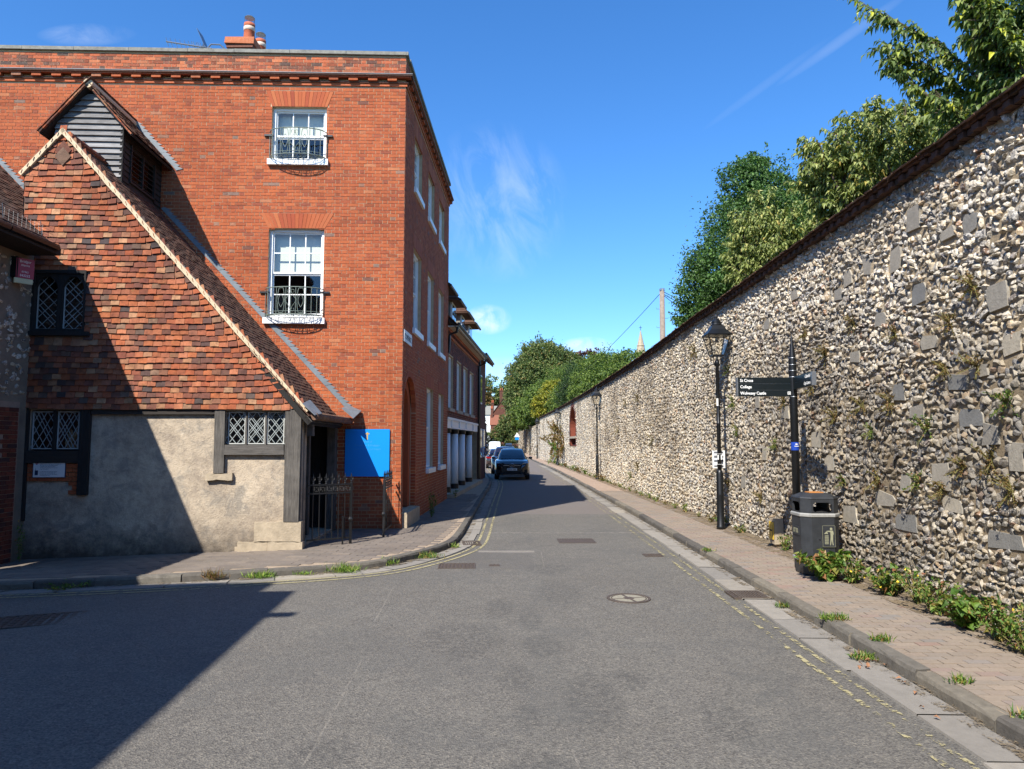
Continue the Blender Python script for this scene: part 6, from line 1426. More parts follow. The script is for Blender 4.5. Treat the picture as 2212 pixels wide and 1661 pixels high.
m.prism([(.0, .7), (.02, .695), (.04, .7), (.055, .69), (.05, .72), (.03, .73), (.02, .715)], w, w+.002, FBn); obj('pictogram', m, 'bin_print', dp)
obj('lock', MB().lathe([(.0, 0), (.012, 0), (.012, .004)], 10, tuple(FBn.P((-.055, .62, .002)))), 'black_matt', bn)
obj('name_panel', MB().box(-.11, .11, .66, .78, 0, .012, FBl), 'bin_black', bn); text('lettering', 'LITTER', .085, bn, FBl, (0, .69, .0125), 'bin_print', 'CENTER', .62, bold=.002)
# hydrant marker
hy = thing('hydrant_marker', 'short concrete hydrant marker with yellow H plate at the wall foot', 'marker', (4.66, 12.65, .12))
obj('post', MB().box(4.56, 4.72, 12.55, 12.78, .18, .62, jit=.008).box(4.6, 4.68, 12.6, 12.72, .1, .18), 'stone_pale', hy); simple('hydrant_yellow', '#c9a83a', .5, .1)
FH = Fr((4.555, 12.665, 0), (0, -1, 0)); pl = obj('plate', MB().box(-.1, .1, .26, .56, 0, .012, FH), 'hydrant_yellow', hy); text('lettering', 'H', .3, pl, FH, (0, .31, .0125), 'ink_black', 'CENTER', .8)
# ---------------------------------------------------------------- cars
paint('car_black', '#07080a', .22, 1.0); paint('car_maroon', '#1d0f12', .25, 1.0); paint('car_silver', '#3b4046', .28, 1.0, .3); paint('car_green', '#1a2226', .3, .9); paint('car_white', '#d8dad8', .3, .6); paint('car_grey', '#6a6d72', .3, .9, .4)
glass('car_glass', (.12, .15, .18), .14, .6); simple('tyre', '#131313', .85, .2); simple('rim', '#8b8e92', .35, .1, 8, 0, 30, .8); simple('lamp_clear', '#8f979d', .2, .2, 30, 0, 30, .3); simple('lamp_red', '#8a1015', .25, .1); simple('chrome', '#b9bdc1', .18, .05, 8, 0, 30, .95)
def car(label, x, y, rot, col, L=4.41, Wd=1.83, H=1.6, style='suv', group='cars parked along the left kerb', rear=False, detail=True, roofcol=None):
    t = thing('parked_car', label, 'car', (0, 0, 0), group); w = Wd/2; l = L/2
    if style == 'box':
        body = [(-l, .45, .98, .86), (-l+.06, .42, 1.06, .95), (-l+.9, .42, 1.12, .97), (-l+1.0, .42, 1.15, .98), (l-.1, .42, 1.18, .98), (l, .45, 1.12, .95)]; cab = [(-l+.95, 1.12, .86, .84), (-l+1.22, H-.06, .76, .74), (-l+1.4, H, .76, .73), (l-.3, H, .76, .74), (l-.06, 1.15, .86, .86)]
    else:
        z = H/1.6
        body = [(-l, .38, .66*z, .60), (-l+.05, .28, .80*z, .82), (-l+.22, .22, .93*z, .93), (-l+.55, .2, 1.0*z, .985), (-l+1.15, .2, 1.06*z, 1.0), (l-1.9, .2, 1.07*z, 1.0), (l-.7, .2, 1.07*z, .995), (l-.2, .25, 1.03*z, .94), (l-.04, .35, .92*z, .82), (l, .4, .8*z, .66)]
        cab = [(-l+1.08, 1.05*z, .8, .82), (-l+1.75, H-.11, .66, .68), (-l+2.1, H-.02, .64, .66), (-l+2.7, H, .63, .655), (l-.85, H-.1, .6, .62), (l-.28, 1.06*z, .74, .78)]
    G = []
    for yy, zb, zt, hw in body:
        k = hw*w; zm = zb+(zt-zb)*.55
        half = [(k*.9, zb), (k, zb+.1), (k, zm), (k*.97, zt-.07), (k*.9, zt-.015), (k*.5, zt+.012), (0, zt+.02)]
        G.append([(a, yy, b) for a, b in half]+[(-a, yy, b) for a, b in half[::-1][1:]])
    G = np.array(G); m = MB(); m.grid(G); m.add(G[0], [list(range(13))]); m.add(G[-1], [list(range(12, -1, -1))]); m.add(np.stack([G[:, 0], G[:, 12]], 1).reshape(-1, 3), [[2*i, 2*i+1, 2*i+3, 2*i+2] for i in range(len(body)-1)])
    obj('body', m, col, t, smooth=style != 'box')
    C_ = []
    for yy, zt, hw, hb in cab:
        zb = 1.0*(H/1.6) if style != 'box' else 1.1; k = hw*w; f = max(0., (zt-zb)/(H-zb)); kb = (k+(w*.93-k)*min(1, f)) if zt > zb else k
        half = [(w*.9 if f > .1 else k*1.02, zb), (k+(w*.9-k)*.45 if f > .1 else k, zb+(zt-zb)*.5), (k, zt-.04*f), (k*.86, zt), (0, zt+.02*f)]
        C_.append([(a, yy, b) for a, b in half]+[(-a, yy, b) for a, b in half[::-1][1:]])
    C_ = np.array(C_); m = MB(); m.grid(C_); cabn = obj('roof', m, roofcol or col, t, smooth=True)
    # glass set a few millimetres proud of the cabin
    def pane(P, nm):
        P = np.array(P, float); n = np.cross(P[1]-P[0], P[-1]-P[0]); n /= np.linalg.norm(n); c = P.mean(0)
        if n@(c-np.array([0, 0, 1.0])) < 0: n = -n
        q = c+(P-c)*np.array([.93, .93, .9]); obj(nm, MB().add(q+n*.014, [list(range(len(P)))]), 'car_glass', t)
    a, b = C_[0], C_[1]; pane([a[3], a[-4], b[-3], b[2]], 'windscreen'); a, b = C_[-1], C_[-2]; pane([a[3], a[-4], b[-3], b[2]], 'rear_window')
    for s in (0, 1):
        for i in range(1, len(C_)-2): a, b = C_[i], C_[i+1]; j = (0, 2) if s == 0 else (-1, -3); pane([a[j[0]], b[j[0]], b[j[1]], a[j[1]]], 'side_window')
    r = .33 if style != 'box' else .38
    for sx in (-1, 1):
        for yy in (-l+.85, l-.85):
            f = Fr((sx*(w-.1), yy, r), (0, 1, 0), (0, 0, 1), (sx, 0, 0)); prof = [(r*.62, -.11), (r*.95, -.11), (r, -.08), (r, .08), (r*.95, .1), (r*.64, .1)]; th = np.linspace(0, 2*PI, 25); m = MB(); m.grid([[f.P((q*math.cos(a), q*math.sin(a), z)) for q, z in prof] for a in th]); wh = obj('wheel', m, 'tyre', t, smooth=True)
            m = MB(); m.add(f.P([(r*.63*math.cos(a), r*.63*math.sin(a), .06) for a in th[:-1]]), [list(range(24))]); [m.prism([(r*.6*math.cos(k*2*PI/5+d), r*.6*math.sin(k*2*PI/5+d)) for d in (-.16, .16)]+[(.04*math.cos(k*2*PI/5+1), .04*math.sin(k*2*PI/5+1)), (.04*math.cos(k*2*PI/5-1), .04*math.sin(k*2*PI/5-1))], .06, .09, f) for k in range(5)]; obj('rim', m, 'rim', wh)
        m = MB(); m.lathe([(.0, -.1), (.06, -.09), (.085, 0), (.06, .09), (0, .1)], 10, (0, 0, 0), sy=.6); V = m.V[0]; V[:] = V[:, [2, 1, 0]]*np.array([1.0, .9, .85])+np.array([sx*(w+.07), -l+1.3, 1.1*H/1.6+.02]); obj('door_mirror', m, col, t, smooth=True)
    FC = Fr((0, -l, 0), (1, 0, 0)); zs = H/1.6
    def at(u, v, d): return FC.P((u, v, d))
    if style == 'box':
        obj('grille', MB().box(-.42, .42, .72, .98, 0, .02, FC), 'black_matt', t)
        for s in (-1, 1): obj('headlight', MB().lathe([(0, 0), (.09, 0), (.09, .03), (0, .04)], 14), 'lamp_clear', t); h = bpy.data.objects[t.children[-1].name]; h.rotation_euler = (PI/2, 0, 0); h.location = (s*.62, -l-.0, .86)
        obj('bumper', MB().box(-.88, .88, .5, .64, 0, .1, FC), 'black_matt', t); obj('number_plate', MB().box(-.26, .26, .52, .62, .1, .105, FC), 'sign_white', t)
    else:
        for s in (-1, 1):
            m = MB(); m.add([(s*.46, -l-.015, .80*zs), (s*.80, -l+.1, .86*zs), (s*.865, -l+.32, .93*zs), (s*.60, -l+.01, .885*zs), (s*.48, -l+.08, .80*zs), (s*.8, -l+.2, .86*zs), (s*.85, -l+.4, .93*zs), (s*.6, -l+.1, .885*zs)], [[0, 1, 2, 3][::s], [4, 5, 1, 0][::s], [5, 6, 2, 1][::s], [6, 7, 3, 2][::s], [7, 4, 0, 3][::s]]); obj('headlight', m, 'lamp_clear', t)
            obj('side_intake', MB().prism([(s*.5, .38), (s*.78, .36), (s*.8, .55), (s*.56, .5)][::s], -.09, -.02+.0, FC), 'black_matt', t)
        obj('grille', MB().prism([(-.46, .58), (.46, .58), (.52, .76), (.42, .82), (-.42, .82), (-.52, .76)], -.05, .012, FC), 'black_matt', t)
        m = MB(); m.box(-.45, -.13, .735, .765, .012, .03, FC); m.box(.13, .45, .735, .765, .012, .03, FC); obj('grille_bar', m, 'chrome', t)
        if detail:
            m = MB(); c = (0, .735); m.tube([(c[0]+.105*math.cos(a), c[1]+.105*math.sin(a), .03) for a in np.linspace(0, 2*PI, 29)], .011, 6, FC)
            for k in range(3):
                a = PI/2+k*2*PI/3; d = np.array([math.cos(a), math.sin(a)]); n = np.array([-d[1], d[0]]); P = [np.array(c)+d*.1, np.array(c)-n*.02, np.array(c)+n*.02]; m.prism([tuple(P[0]), tuple(P[2]), tuple(P[1])], .02, .034, FC)
            obj('emblem', m, 'chrome', t); m = MB(); [m.box(-.42+i*.042-.004, -.42+i*.042+.004, .60+k*.03, .612+k*.03, .012, .016, FC) for i in range(21) for k in range(4) if abs(-.42+i*.042) > .11 or k < 1]; obj('grille_stud', m, 'chrome', t)
        np_ = obj('number_plate', MB().box(-.26, .26, .49, .6, .012, .028, FC), 'sign_white', t)
        if detail: text('lettering', 'GX21 UHB', .095, np_, FC, (0, .512, .0285), 'ink_black', 'CENTER', .88, bold=.002)
        obj('lower_grille', MB().prism([(-.46, .3), (.46, .3), (.42, .44), (-.42, .44)], -.06, .006, FC), 'black_matt', t); obj('skid_trim', MB().box(-.6, .6, .265, .285, -.04, .02, FC), 'chrome', t)
        FRr = Fr((0, l, 0), (-1, 0, 0))
        for s in (-1, 1): obj('tail_light', MB().prism([(s*.5, .84*zs), (s*.86, .84*zs), (s*.88, .98*zs), (s*.5, .95*zs)][::s], -.2, .0, FRr), 'lamp_red', t)
        obj('number_plate', MB().box(-.26, .26, .6, .7, -.01, .012, FRr), 'sign_white', t)
        if style == 'suv':
            for s in (-1, 1): obj('roof_rail', MB().tube([(s*.6*w/.915, -l+2.05, H+.0), (s*.6*w/.915, -l+2.2, H+.04), (s*.58*w/.915, l-1.1, H+.02), (s*.57*w/.915, l-.9, H-.05)], .016, 6), 'black_matt', t)
    t.location = (x, y, 0); t.rotation_euler = (0, 0, rot); OFF[t.name] = np.array([x, y, 0.]); return t
car('black family SUV facing us, first in the parked row', .0, 39.2, 0, 'car_black')
car('dark maroon people carrier half hidden behind the black SUV', -.42, 46.0, .02, 'car_maroon', 4.5, 1.82, 1.66, detail=False)
car('dark red saloon parked tail towards us, third in the row', -1.1, 55.0, PI+.03, 'car_maroon', 4.4, 1.78, 1.45, 'saloon', detail=False)
car('boxy off-road vehicle with white roof, farthest in the parked row', -2.25, 94, .03, 'car_green', 4.0, 1.8, 2.02, 'box', detail=False, roofcol='car_white')
car('silver grey SUV coming along the far end of the street', -.62, 141, .0, 'car_silver', 4.5, 1.85, 1.72, detail=False, group='')
# ---------------------------------------------------------------- a person walking away, far down the pavement
def person(x, y, z, label):
    J = {'pel': (0, 0, .92), 'chest': (0, .03, 1.32), 'neck': (0, .02, 1.47), 'head': (0, .0, 1.62), 'top': (0, .01, 1.72), 'ls': (-.17, .02, 1.4), 'le': (-.25, .06, 1.13), 'lh': (-.26, -.06, .88), 'rs': (.17, .02, 1.4), 're': (.25, -.02, 1.13), 'rh': (.27, .12, .9), 'lhip': (-.09, 0, .88), 'lk': (-.1, .12, .5), 'la': (-.1, .02, .09), 'lt': (-.1, .17, .03), 'rhip': (.09, 0, .88), 'rk': (.1, -.02, .48), 'ra': (.1, -.3, .12), 'rt': (.1, -.16, .03)}
    R = dict(pel=.15, chest=.17, neck=.06, head=.1, top=.07, ls=.075, le=.05, lh=.04, rs=.075, re=.05, rh=.04, lhip=.1, lk=.065, la=.045, lt=.04, rhip=.1, rk=.065, ra=.045, rt=.04)
    E = [('pel', 'chest'), ('chest', 'neck'), ('neck', 'head'), ('head', 'top'), ('chest', 'ls'), ('ls', 'le'), ('le', 'lh'), ('chest', 'rs'), ('rs', 're'), ('re', 'rh'), ('pel', 'lhip'), ('lhip', 'lk'), ('lk', 'la'), ('la', 'lt'), ('pel', 'rhip'), ('rhip', 'rk'), ('rk', 'ra'), ('ra', 'rt')]
    ks = list(J); me = bpy.data.meshes.new('person'); me.from_pydata([J[k] for k in ks], [(ks.index(a), ks.index(b)) for a, b in E], []); o = bpy.data.objects.new('tmp', me); C.objects.link(o)
    o.modifiers.new('s', 'SKIN'); sk = me.skin_vertices[0].data if me.skin_vertices else me.attributes
    for i, k in enumerate(ks): me.skin_vertices[0].data[i].radius = (R[k], R[k]*.8); me.skin_vertices[0].data[i].use_root = (k == 'pel')
    o.modifiers.new('d', 'SUBSURF').levels = 2
    fin = bpy.data.meshes.new_from_object(o.evaluated_get(bpy.context.evaluated_depsgraph_get())); bpy.data.objects.remove(o)
    for n_, c in (('skin', '#b98a70'), ('shirt_white', '#d9dce0'), ('shorts_dark', '#15181f'), ('shoe', '#e0e0de'), ('hair_dark', '#2a1d15')):
        fin.materials.append(simple(n_, c, .8, .08))
    for p in fin.polygons:
        c = p.center; p.use_smooth = True; arm = abs(c.x) > .2
        p.material_index = 3 if c.z < .08 else 0 if c.z < .56 else 2 if c.z < .95 and not arm else (1 if c.z > 1.15 or not arm else 0) if c.z < 1.46 else 0
    t = thing('person', label, 'person', (x, y, z)); b = bpy.data.objects.new('body', fin); put(b, t)
    hair = MB(); V, F = ico(2); P = V*np.array([.105, .115, .1])+np.array([0, -.015, 1.645]); keep = (P[F][:, :, 2].mean(1) > 1.62) | (P[F][:, :, 1].mean(1) < -.02); hair.add(P, F[keep]); h = bpy.data.objects.new('hair', hair.mesh('hair', 'hair_dark', True)); put(h, t)
person(-4.72, 135, .12, 'distant person in white shirt and dark shorts walking away')
sg = thing('give_way_sign', 'small triangular warning sign with blue plate on a grey post', 'road sign', (.98, 139, 0))
obj('post', MB().tube([(.98, 139, 0), (.98, 139, 3.7)], .04, 8), 'steel', sg); FSg = Fr((.98, 138.93, 0), (1, 0, 0))
obj('triangle', MB().prism([(-.55, 2.95), (.55, 2.95), (0, 3.85)], 0, .03, FSg), 'sign_white', sg); obj('blue_plate', MB().box(-.38, .38, 2.4, 2.85, 0, .03, FSg), 'sign_blue', sg)
lw = thing('garden_wall', 'low red brick garden wall across the far end of the street', 'wall', (3, 176, 0)); obj('wall_core', MB().box(-2, 12, 176, 176.3, -.5, 1.5), 'brick_far', lw); obj('coping', MB().box(-2.05, 12.05, 175.95, 176.35, 1.5, 1.6), 'stone_pale', lw)
# ---------------------------------------------------------------- foliage
def unit(v): return v/np.maximum(np.linalg.norm(v, axis=-1, keepdims=True), 1e-9)
def leaf_geo(pos, ax, nr, L, Wd, fold=.3, curl=.25):
    """folded, slightly curled leaves: two triangles pairs each"""
    n = len(pos); ax = unit(ax); sd = unit(np.cross(ax, nr)); nr = np.cross(sd, ax); L = np.broadcast_to(L, n)[:, None]; Wd = np.broadcast_to(Wd, n)[:, None]
    base = pos; mid = pos+ax*L*.5; tip = pos+ax*L-nr*L*curl
    l = pos+ax*L*.42-sd*Wd*.5+nr*Wd*fold; r = pos+ax*L*.42+sd*Wd*.5+nr*Wd*fold
    V = np.stack([base, l, mid, r, tip], 1).reshape(-1, 3); F = np.array([[0, 2, 1], [1, 2, 4], [0, 3, 2], [2, 3, 4]]); f = (F[None]+(np.arange(n)*5)[:, None, None]).reshape(-1, 3); return V, f
def add_leaves(mb, pos, ax, nr, L, Wd, t=None, **k):
    V, f = leaf_geo(pos, ax, nr, L, Wd, **k); t = rng.random(len(pos)) if t is None else t; mb.add(V, f, np.repeat(t, 4)); return mb
def limb(mb, p, q, r0, r1, bend=.1, n=7):
    p, q = np.array(p, float), np.array(q, float); t = np.linspace(0, 1, n)[:, None]; L = np.linalg.norm(q-p); o = rng.normal(0, bend*L*.35, 3); P = p+(q-p)*t+o*np.sin(t*PI); mb.tube(P, np.linspace(r0, r1, n), 6); return P
def cherry(label, base, fork, tips, mat, n_single=0, near=None, leafL=.125, tw=30, group=None, density=1.0):
    t = thing('cherry_tree', label, 'tree', tuple(base), group); m = MB(); limb(m, base, fork, .16, .11, .05); pos, ax, nr = [], [], []
    for tip in tips:
        P = limb(m, np.array(fork)+rng.normal(0, .12, 3), tip, .05, .008, .16, 12); d = np.array(tip)-np.array(fork); Lb = np.linalg.norm(d)
        k = max(6, int(tw*Lb/2.2*density))
        for i in range(k):
            f = rng.uniform(.25, 1)**.8; j = min(10, int(f*11)); p = P[j]+(P[j+1]-P[j])*(f*11-j); bd = unit(P[j+1]-P[j]); a = rng.uniform(0, 2*PI)
            side_ = unit(np.cross(bd, [0, 0, 1]))*math.cos(a)+np.array([0, 0, 1])*math.sin(a)*.6; td = unit(bd*rng.uniform(.5, 1.0)+side_*rng.uniform(.4, .9)); tl = rng.uniform(.3, .75)*(1.15-.5*f)
            n = max(4, int(tl/.036)); s = np.linspace(.1, 1, n)[:, None]; Q = p+td*tl*s-np.array([0, 0, .22*tl])*s**2; m.tube(Q[[0, n//2, -1]], [.007, .005, .003], 3, cap=False)
            sgn = np.where(np.arange(n) % 2, 1, -1)[:, None]; lat = unit(np.cross(td, [0, 0, 1])); A = unit(td*.5+lat*sgn*rng.uniform(.3, .8, (n, 1))+np.array([0, 0, -1])*rng.uniform(.45, 1.25, (n, 1))+rng.normal(0, .18, (n, 3)))
            pos.append(Q); ax.append(A); nr.append(unit(np.array([0, 0, 1.])+rng.normal(0, .45, (n, 3))+lat*sgn*.3))
    pos, ax, nr = map(np.concatenate, (pos, ax, nr)); L = leafL*rng.uniform(.7, 1.2, len(pos)); Wd = L*rng.uniform(.36, .46, len(pos)); ok = np.ones(len(pos), bool)
    tr = obj('trunk', m, 'bark', t)
    if n_single:
        V, f = leaf_geo(np.zeros((1, 3)), np.array([[1., 0, 0]]), np.array([[0, 0, 1.]]), np.array([1.]), np.array([.42])); mes = MB().add(V, f, 0.0).mesh('leaf', mat); o = np.argsort(np.linalg.norm(pos-np.array(near), axis=1))[:n_single]; ok[o] = False
        for i in o: fr = Fr(pos[i], ax[i], np.cross(unit(np.cross(ax[i], nr[i])), ax[i])*0+unit(np.cross(np.cross(ax[i], nr[i]), ax[i]))); b = Fr(pos[i], ax[i], np.cross(fr.v, fr.u), fr.v); piece('leaf', mes, t, b.mat((0, 0, 0))@Matrix.Diagonal((L[i],)*3+(1,)))
    cm = MB(); add_leaves(cm, pos[ok], ax[ok], nr[ok], L[ok], Wd[ok]); obj('crown', cm, mat, t, kind='stuff'); return t
def pts_in(c, r, n, lo=.0): 
    d = unit(rng.normal(size=(n, 3))); return np.array(c)+d*np.array(r)*(rng.uniform(lo, 1, (n, 1))**(1/3))
tipsA = [np.array(q) for q in [(5.95, 11.7, 9.5), (6.15, 11.2, 8.4), (6.2, 11.0, 7.95), (6.35, 10.3, 7.2), (6.5, 10.0, 9.0), (6.6, 9.6, 8.2), (6.7, 9.2, 7.4), (6.6, 10.8, 9.9)]]+list(pts_in((8.3, 9.9, 8.0), (2.0, 2.2, 1.7), 40, .35))
cherry('cherry tree with long drooping leaves overhanging the near end of the wall', (8.2, 10.2, 0), (8.1, 10.2, 5.6), tipsA, 'leaf_cherry_dark', 300, (6.0, 10.5, 8), group='cherry trees behind the wall', leafL=.15)
tipsB = [np.array(q) for q in [(6.25, 14.6, 8.25), (6.5, 14.4, 7.7), (6.45, 15.0, 7.35), (6.9, 14.2, 8.6), (7.5, 14.5, 8.95), (7.9, 13.8, 8.7), (7.2, 13.4, 8.1)]]+list(pts_in((8.0, 14.2, 7.6), (1.9, 2.3, 1.5), 90, .3))
cherry('paler cherry tree whose sprays reach left above the wall top', (8, 14.4, 0), (7.9, 14.4, 5.3), tipsB, 'leaf_cherry', 300, (6.6, 14.2, 7.6), group='cherry trees behind the wall', leafL=.145)
tipsC = [np.array(q) for q in [(5.6, 18.2, 6.6), (5.8, 18, 7.1), (5.75, 17.8, 6.3), (6.0, 18.2, 7.7), (6.2, 17.6, 8.2), (6.6, 17.8, 8.3), (5.9, 17.2, 6.2)]]+list(pts_in((6.8, 17.9, 6.8), (1.3, 1.7, 1.35), 60, .3))
cherry('small cherry tree spreading in front of the dark maple', (7, 18, 0), (6.9, 18, 4.8), tipsC, 'leaf_cherry', 0, None, group='cherry trees behind the wall', leafL=.14)
def crown(name, label, cat, base, lobes, mat, n, size, trunk=(.25, 2), group=None, up=.25, spikes=0, flat=.5, limbs=8):
    """a tree: trunk and limbs, and a crown of leaves gathered in clumps on several lobes"""
    t = thing(name, label, cat, tuple(base), group); m = MB(); top = np.array(base)+np.array([0, 0, trunk[1]]); limb(m, base, top, trunk[0], trunk[0]*.7, .04)
    for c, r in (lobes*limbs)[:limbs]: limb(m, top, np.array(c)+rng.normal(0, .25, 3)*np.array(r), trunk[0]*.5, trunk[0]*.1, .12)
    obj('trunk', m, 'bark', t); P, A, Nn = [], [], []; vol = np.array([np.prod(r)**(2/3) for _, r in lobes]); vol /= vol.sum()
    for (c, r), v in zip(lobes, vol):
        k = max(6, int(n*v/26)); d = unit(rng.normal(size=(k, 3))); rad = np.where(rng.random((k, 1)) < .78, rng.uniform(.82, 1.05, (k, 1)), rng.uniform(.3, .85, (k, 1)))
        d2 = 1+.12*np.sin(d[:, :1]*7+c[0])*np.sin(d[:, 1:2]*6+c[1])+.1*np.sin(d[:, 2:]*9+c[2]); cc = np.array(c)+d*np.array(r)*rad*d2; q = 26; cr = np.array(r).mean()*rng.uniform(.06, .12, (k, 1, 1))
        p = cc[:, None]+rng.normal(size=(k, q, 3))*cr*np.array([1, 1, .7]); P.append(p.reshape(-1, 3)); out = np.repeat(d[:, None], q, 1).reshape(-1, 3)
        A.append(unit(out*.5+rng.normal(0, .7, (k*q, 3))+np.array([0, 0, -.25]))); Nn.append(unit(out*flat+np.array([0, 0, up])+rng.normal(0, .5, (k*q, 3))))
    for i in range(spikes):
        c, r = lobes[rng.integers(len(lobes))]; d = unit(np.array([rng.normal(0, .7), rng.normal(0, .7), rng.uniform(.1, 1)])); s = np.array(c)+d*np.array(r); q = 14; f = np.linspace(0, 1, q)[:, None]
        e = unit(d+np.array([0, 0, .8])); P.append(s+e*f*np.mean(r)*rng.uniform(.15, .4)+rng.normal(0, size*.4, (q, 3))); A.append(unit(e+rng.normal(0, .7, (q, 3)))); Nn.append(unit(rng.normal(size=(q, 3))+np.array([0, 0, .6])))
    P, A, Nn = map(np.concatenate, (P, A, Nn)); L = size*rng.uniform(.65, 1.3, len(P)); cm = MB(); add_leaves(cm, P, A, Nn, L, L*rng.uniform(.5, .8, len(P))); obj('crown', cm, mat, t); return t
mapleL = [((7.5, 21.2, 7.2), (1.9, 1.9, 2.3)), ((7.3, 21, 9.0), (.95, 1.0, 1.6)), ((6.3, 21.2, 6.3), (1.25, 1.4, 1.4)), ((8.6, 21.4, 7.2), (1.4, 1.6, 1.9)), ((8.3, 21.2, 8.9), (.8, .9, 1.1)), ((5.9, 21.5, 5.6), (.8, 1, .8)), ((9.6, 21.3, 6.6), (1.1, 1.2, 1.5)), ((7.3, 21, 9.9), (.4, .45, .8))]
crown('maple_tree', 'dense dark green maple rising to a point behind the wall', 'tree', (7.6, 21.3, 0), mapleL, 'leaf_maple', 120000, .085, (.2, 5), spikes=110, flat=.7)
crown('chestnut_tree', 'huge round chestnut tree towering over the far end of the wall', 'tree', (6, 121, 0), [((5.4, 120, 13.2), (5.2, 5, 5.0)), ((2.3, 119, 11.5), (3.2, 4, 4.2)), ((9, 121, 12), (3.6, 4, 4.4)), ((5.0, 120, 16.2), (3.4, 3.5, 2.9)), ((1.4, 118, 8.2), (2.6, 3, 3.0)), ((7, 118, 8), (4, 4, 3.5)), ((9.3, 121, 15.2), (2.4, 2.5, 2.2)), ((.9, 118, 10.3), (1.7, 2.5, 2.4)), ((.9, 117, 6.2), (1.5, 2.5, 2.2))], 'leaf_chestnut', 95000, .34, (.5, 7), spikes=60)
crown('yellow_maple', 'yellowing maple tree bright among the greens over the wall', 'tree', (4.9, 86, 0), [((4.8, 85, 6.8), (1.5, 1.8, 2.2)), ((3.6, 84, 6.0), (1.2, 1.5, 1.5)), ((5.6, 86, 8), (1.2, 1.4, 1.4))], 'leaf_yellow', 14000, .24, (.15, 4), spikes=16)
crown('wall_end_tree', 'dark green tree leaning over the lower wall beyond the cap', 'tree', (3.6, 100, 0), [((2.9, 100, 6.2), (1.9, 3, 2.0)), ((3.6, 96, 7.2), (1.9, 3, 2.2)), ((2.6, 106, 5.6), (1.5, 3, 1.6)), ((1.9, 112, 6.4), (1.8, 3, 2.2)), ((5, 98, 8), (2, 3, 2.4))], 'leaf_green', 40000, .26, (.2, 4), spikes=24)
for i, (x, y, z, rx, rz, mt, nm, lb) in enumerate(((7.3, 44, 5.9, 1.6, 1.5, 'leaf_green', 'garden_tree', 'bright green garden tree nearest the telegraph pole'), (7.0, 51, 6.4, 1.8, 1.9, 'leaf_green', 'garden_tree', 'bushy green garden tree over the wall, right of the second lamp'), (7.0, 58, 6.9, 1.9, 2.0, 'leaf_green', 'garden_tree', 'green garden tree over the wall above the arched niche'), (6.6, 66, 7.2, 1.9, 2.1, 'leaf_yew', 'yew_tree', 'dark upright yew tree between lighter garden trees'), (5.9, 74, 6.4, 1.7, 1.9, 'leaf_green', 'garden_tree', 'green garden tree left of the dark yew'), (6.9, 90, 9.4, 2.6, 2.4, 'leaf_green', 'garden_tree', 'taller green garden tree behind the yew'), (8.6, 72, 8.0, 2.2, 2.2, 'leaf_green', 'garden_tree', 'broad green garden tree behind the niche'), (9.2, 62, 6.9, 2.0, 2.2, 'leaf_green', 'garden_tree', 'green garden tree under the church spire'))):
    crown(nm, lb, 'tree', (x, y, 0), [((x, y, z), (rx, rx, rz)), ((x-rx*.6, y-1, z-1.0), (rx*.7, rx*.8, rz*.6)), ((x+rx*.6, y+1, z-.4), (rx*.6, rx*.7, rz*.7))], mt, 22000, .14 if mt != 'leaf_yew' else .12, (.12, z-1.5), 'garden trees beyond the wall', spikes=36, limbs=4)
crown('copper_beech', 'dark purple copper beech peeping above the green trees', 'tree', (15.5, 140, 0), [((14.6, 140, 17.6), (3.2, 3, 2.2)), ((17.4, 140, 17.2), (2.6, 2.6, 2.2))], 'leaf_copper', 3500, .45, (.4, 12), spikes=10)
crown('street_end_shrub', 'broad green shrub at the street end before the villa', 'shrub', (-1.5, 166, 0), [((-2.6, 165, 3.4), (2.4, 2, 2.8)), ((-.4, 166, 4.6), (2.6, 2, 3.0)), ((-5.2, 165, 2.4), (1.4, 1.5, 2.0)), ((1.0, 165, 2.8), (1.8, 1.8, 2.4)), ((-1.6, 165, 6.2), (1.8, 1.6, 1.8))], 'leaf_chestnut', 14000, .34, (.2, 2), spikes=16)
crown('climbing_ivy', 'bright green ivy bank at the left of the street end', 'ivy', (-7.4, 170, 0), [((-7.3, 170, 3.5), (1.1, 1, 3.4)), ((-7.2, 169, 1.6), (1.2, 1, 1.8))], 'leaf_yew', 2200, .28, (.1, 2))
for x, y, z, rx, rz, mt, lb in ((-11.5, 262, 17, 4.5, 6, 'leaf_autumn', 'browning hillside tree at the far left of the street gap'), (-8, 270, 18, 6.5, 8, 'leaf_chestnut', 'rounded hillside tree behind the villa chimneys'), (-9.5, 250, 9.5, 4, 5, 'leaf_yew', 'dark low hillside tree behind the white villa'), (-1, 262, 18.5, 5, 6.5, 'leaf_chestnut', 'tallest hillside tree left of the chestnut'), (4, 275, 16, 6, 8, 'leaf_green', 'hillside tree hidden behind the chestnut'), (-15, 258, 13, 4, 6, 'leaf_green', 'green hillside tree partly behind the near houses'), (14, 250, 12, 8, 9, 'leaf_green', 'wide hillside tree far behind the garden trees'), (28, 250, 12, 8, 9, 'leaf_green', 'wide hillside tree near the foot of the spire')):
    crown('hillside_tree', lb, 'tree', (x, y, 0), [((x, y, z), (rx, rx*.7, rz)), ((x-rx*.5, y-1, z-rz*.4), (rx*.6, rx*.5, rz*.6)), ((x+rx*.5, y-1, z-rz*.3), (rx*.6, rx*.5, rz*.6))], mt, 7000, .8, (.4, z*.5), 'trees on the hillside beyond the street', spikes=14, limbs=5)
mb = MB(); P = [[(x, 300+r, -1 if r == 0 else 9*(r/300)) for x in np.linspace(-500, 500, 21)] for r in (0, 150, 300, 900)]; mb.grid(P); struct('hills', mb, 'grass_far', True)
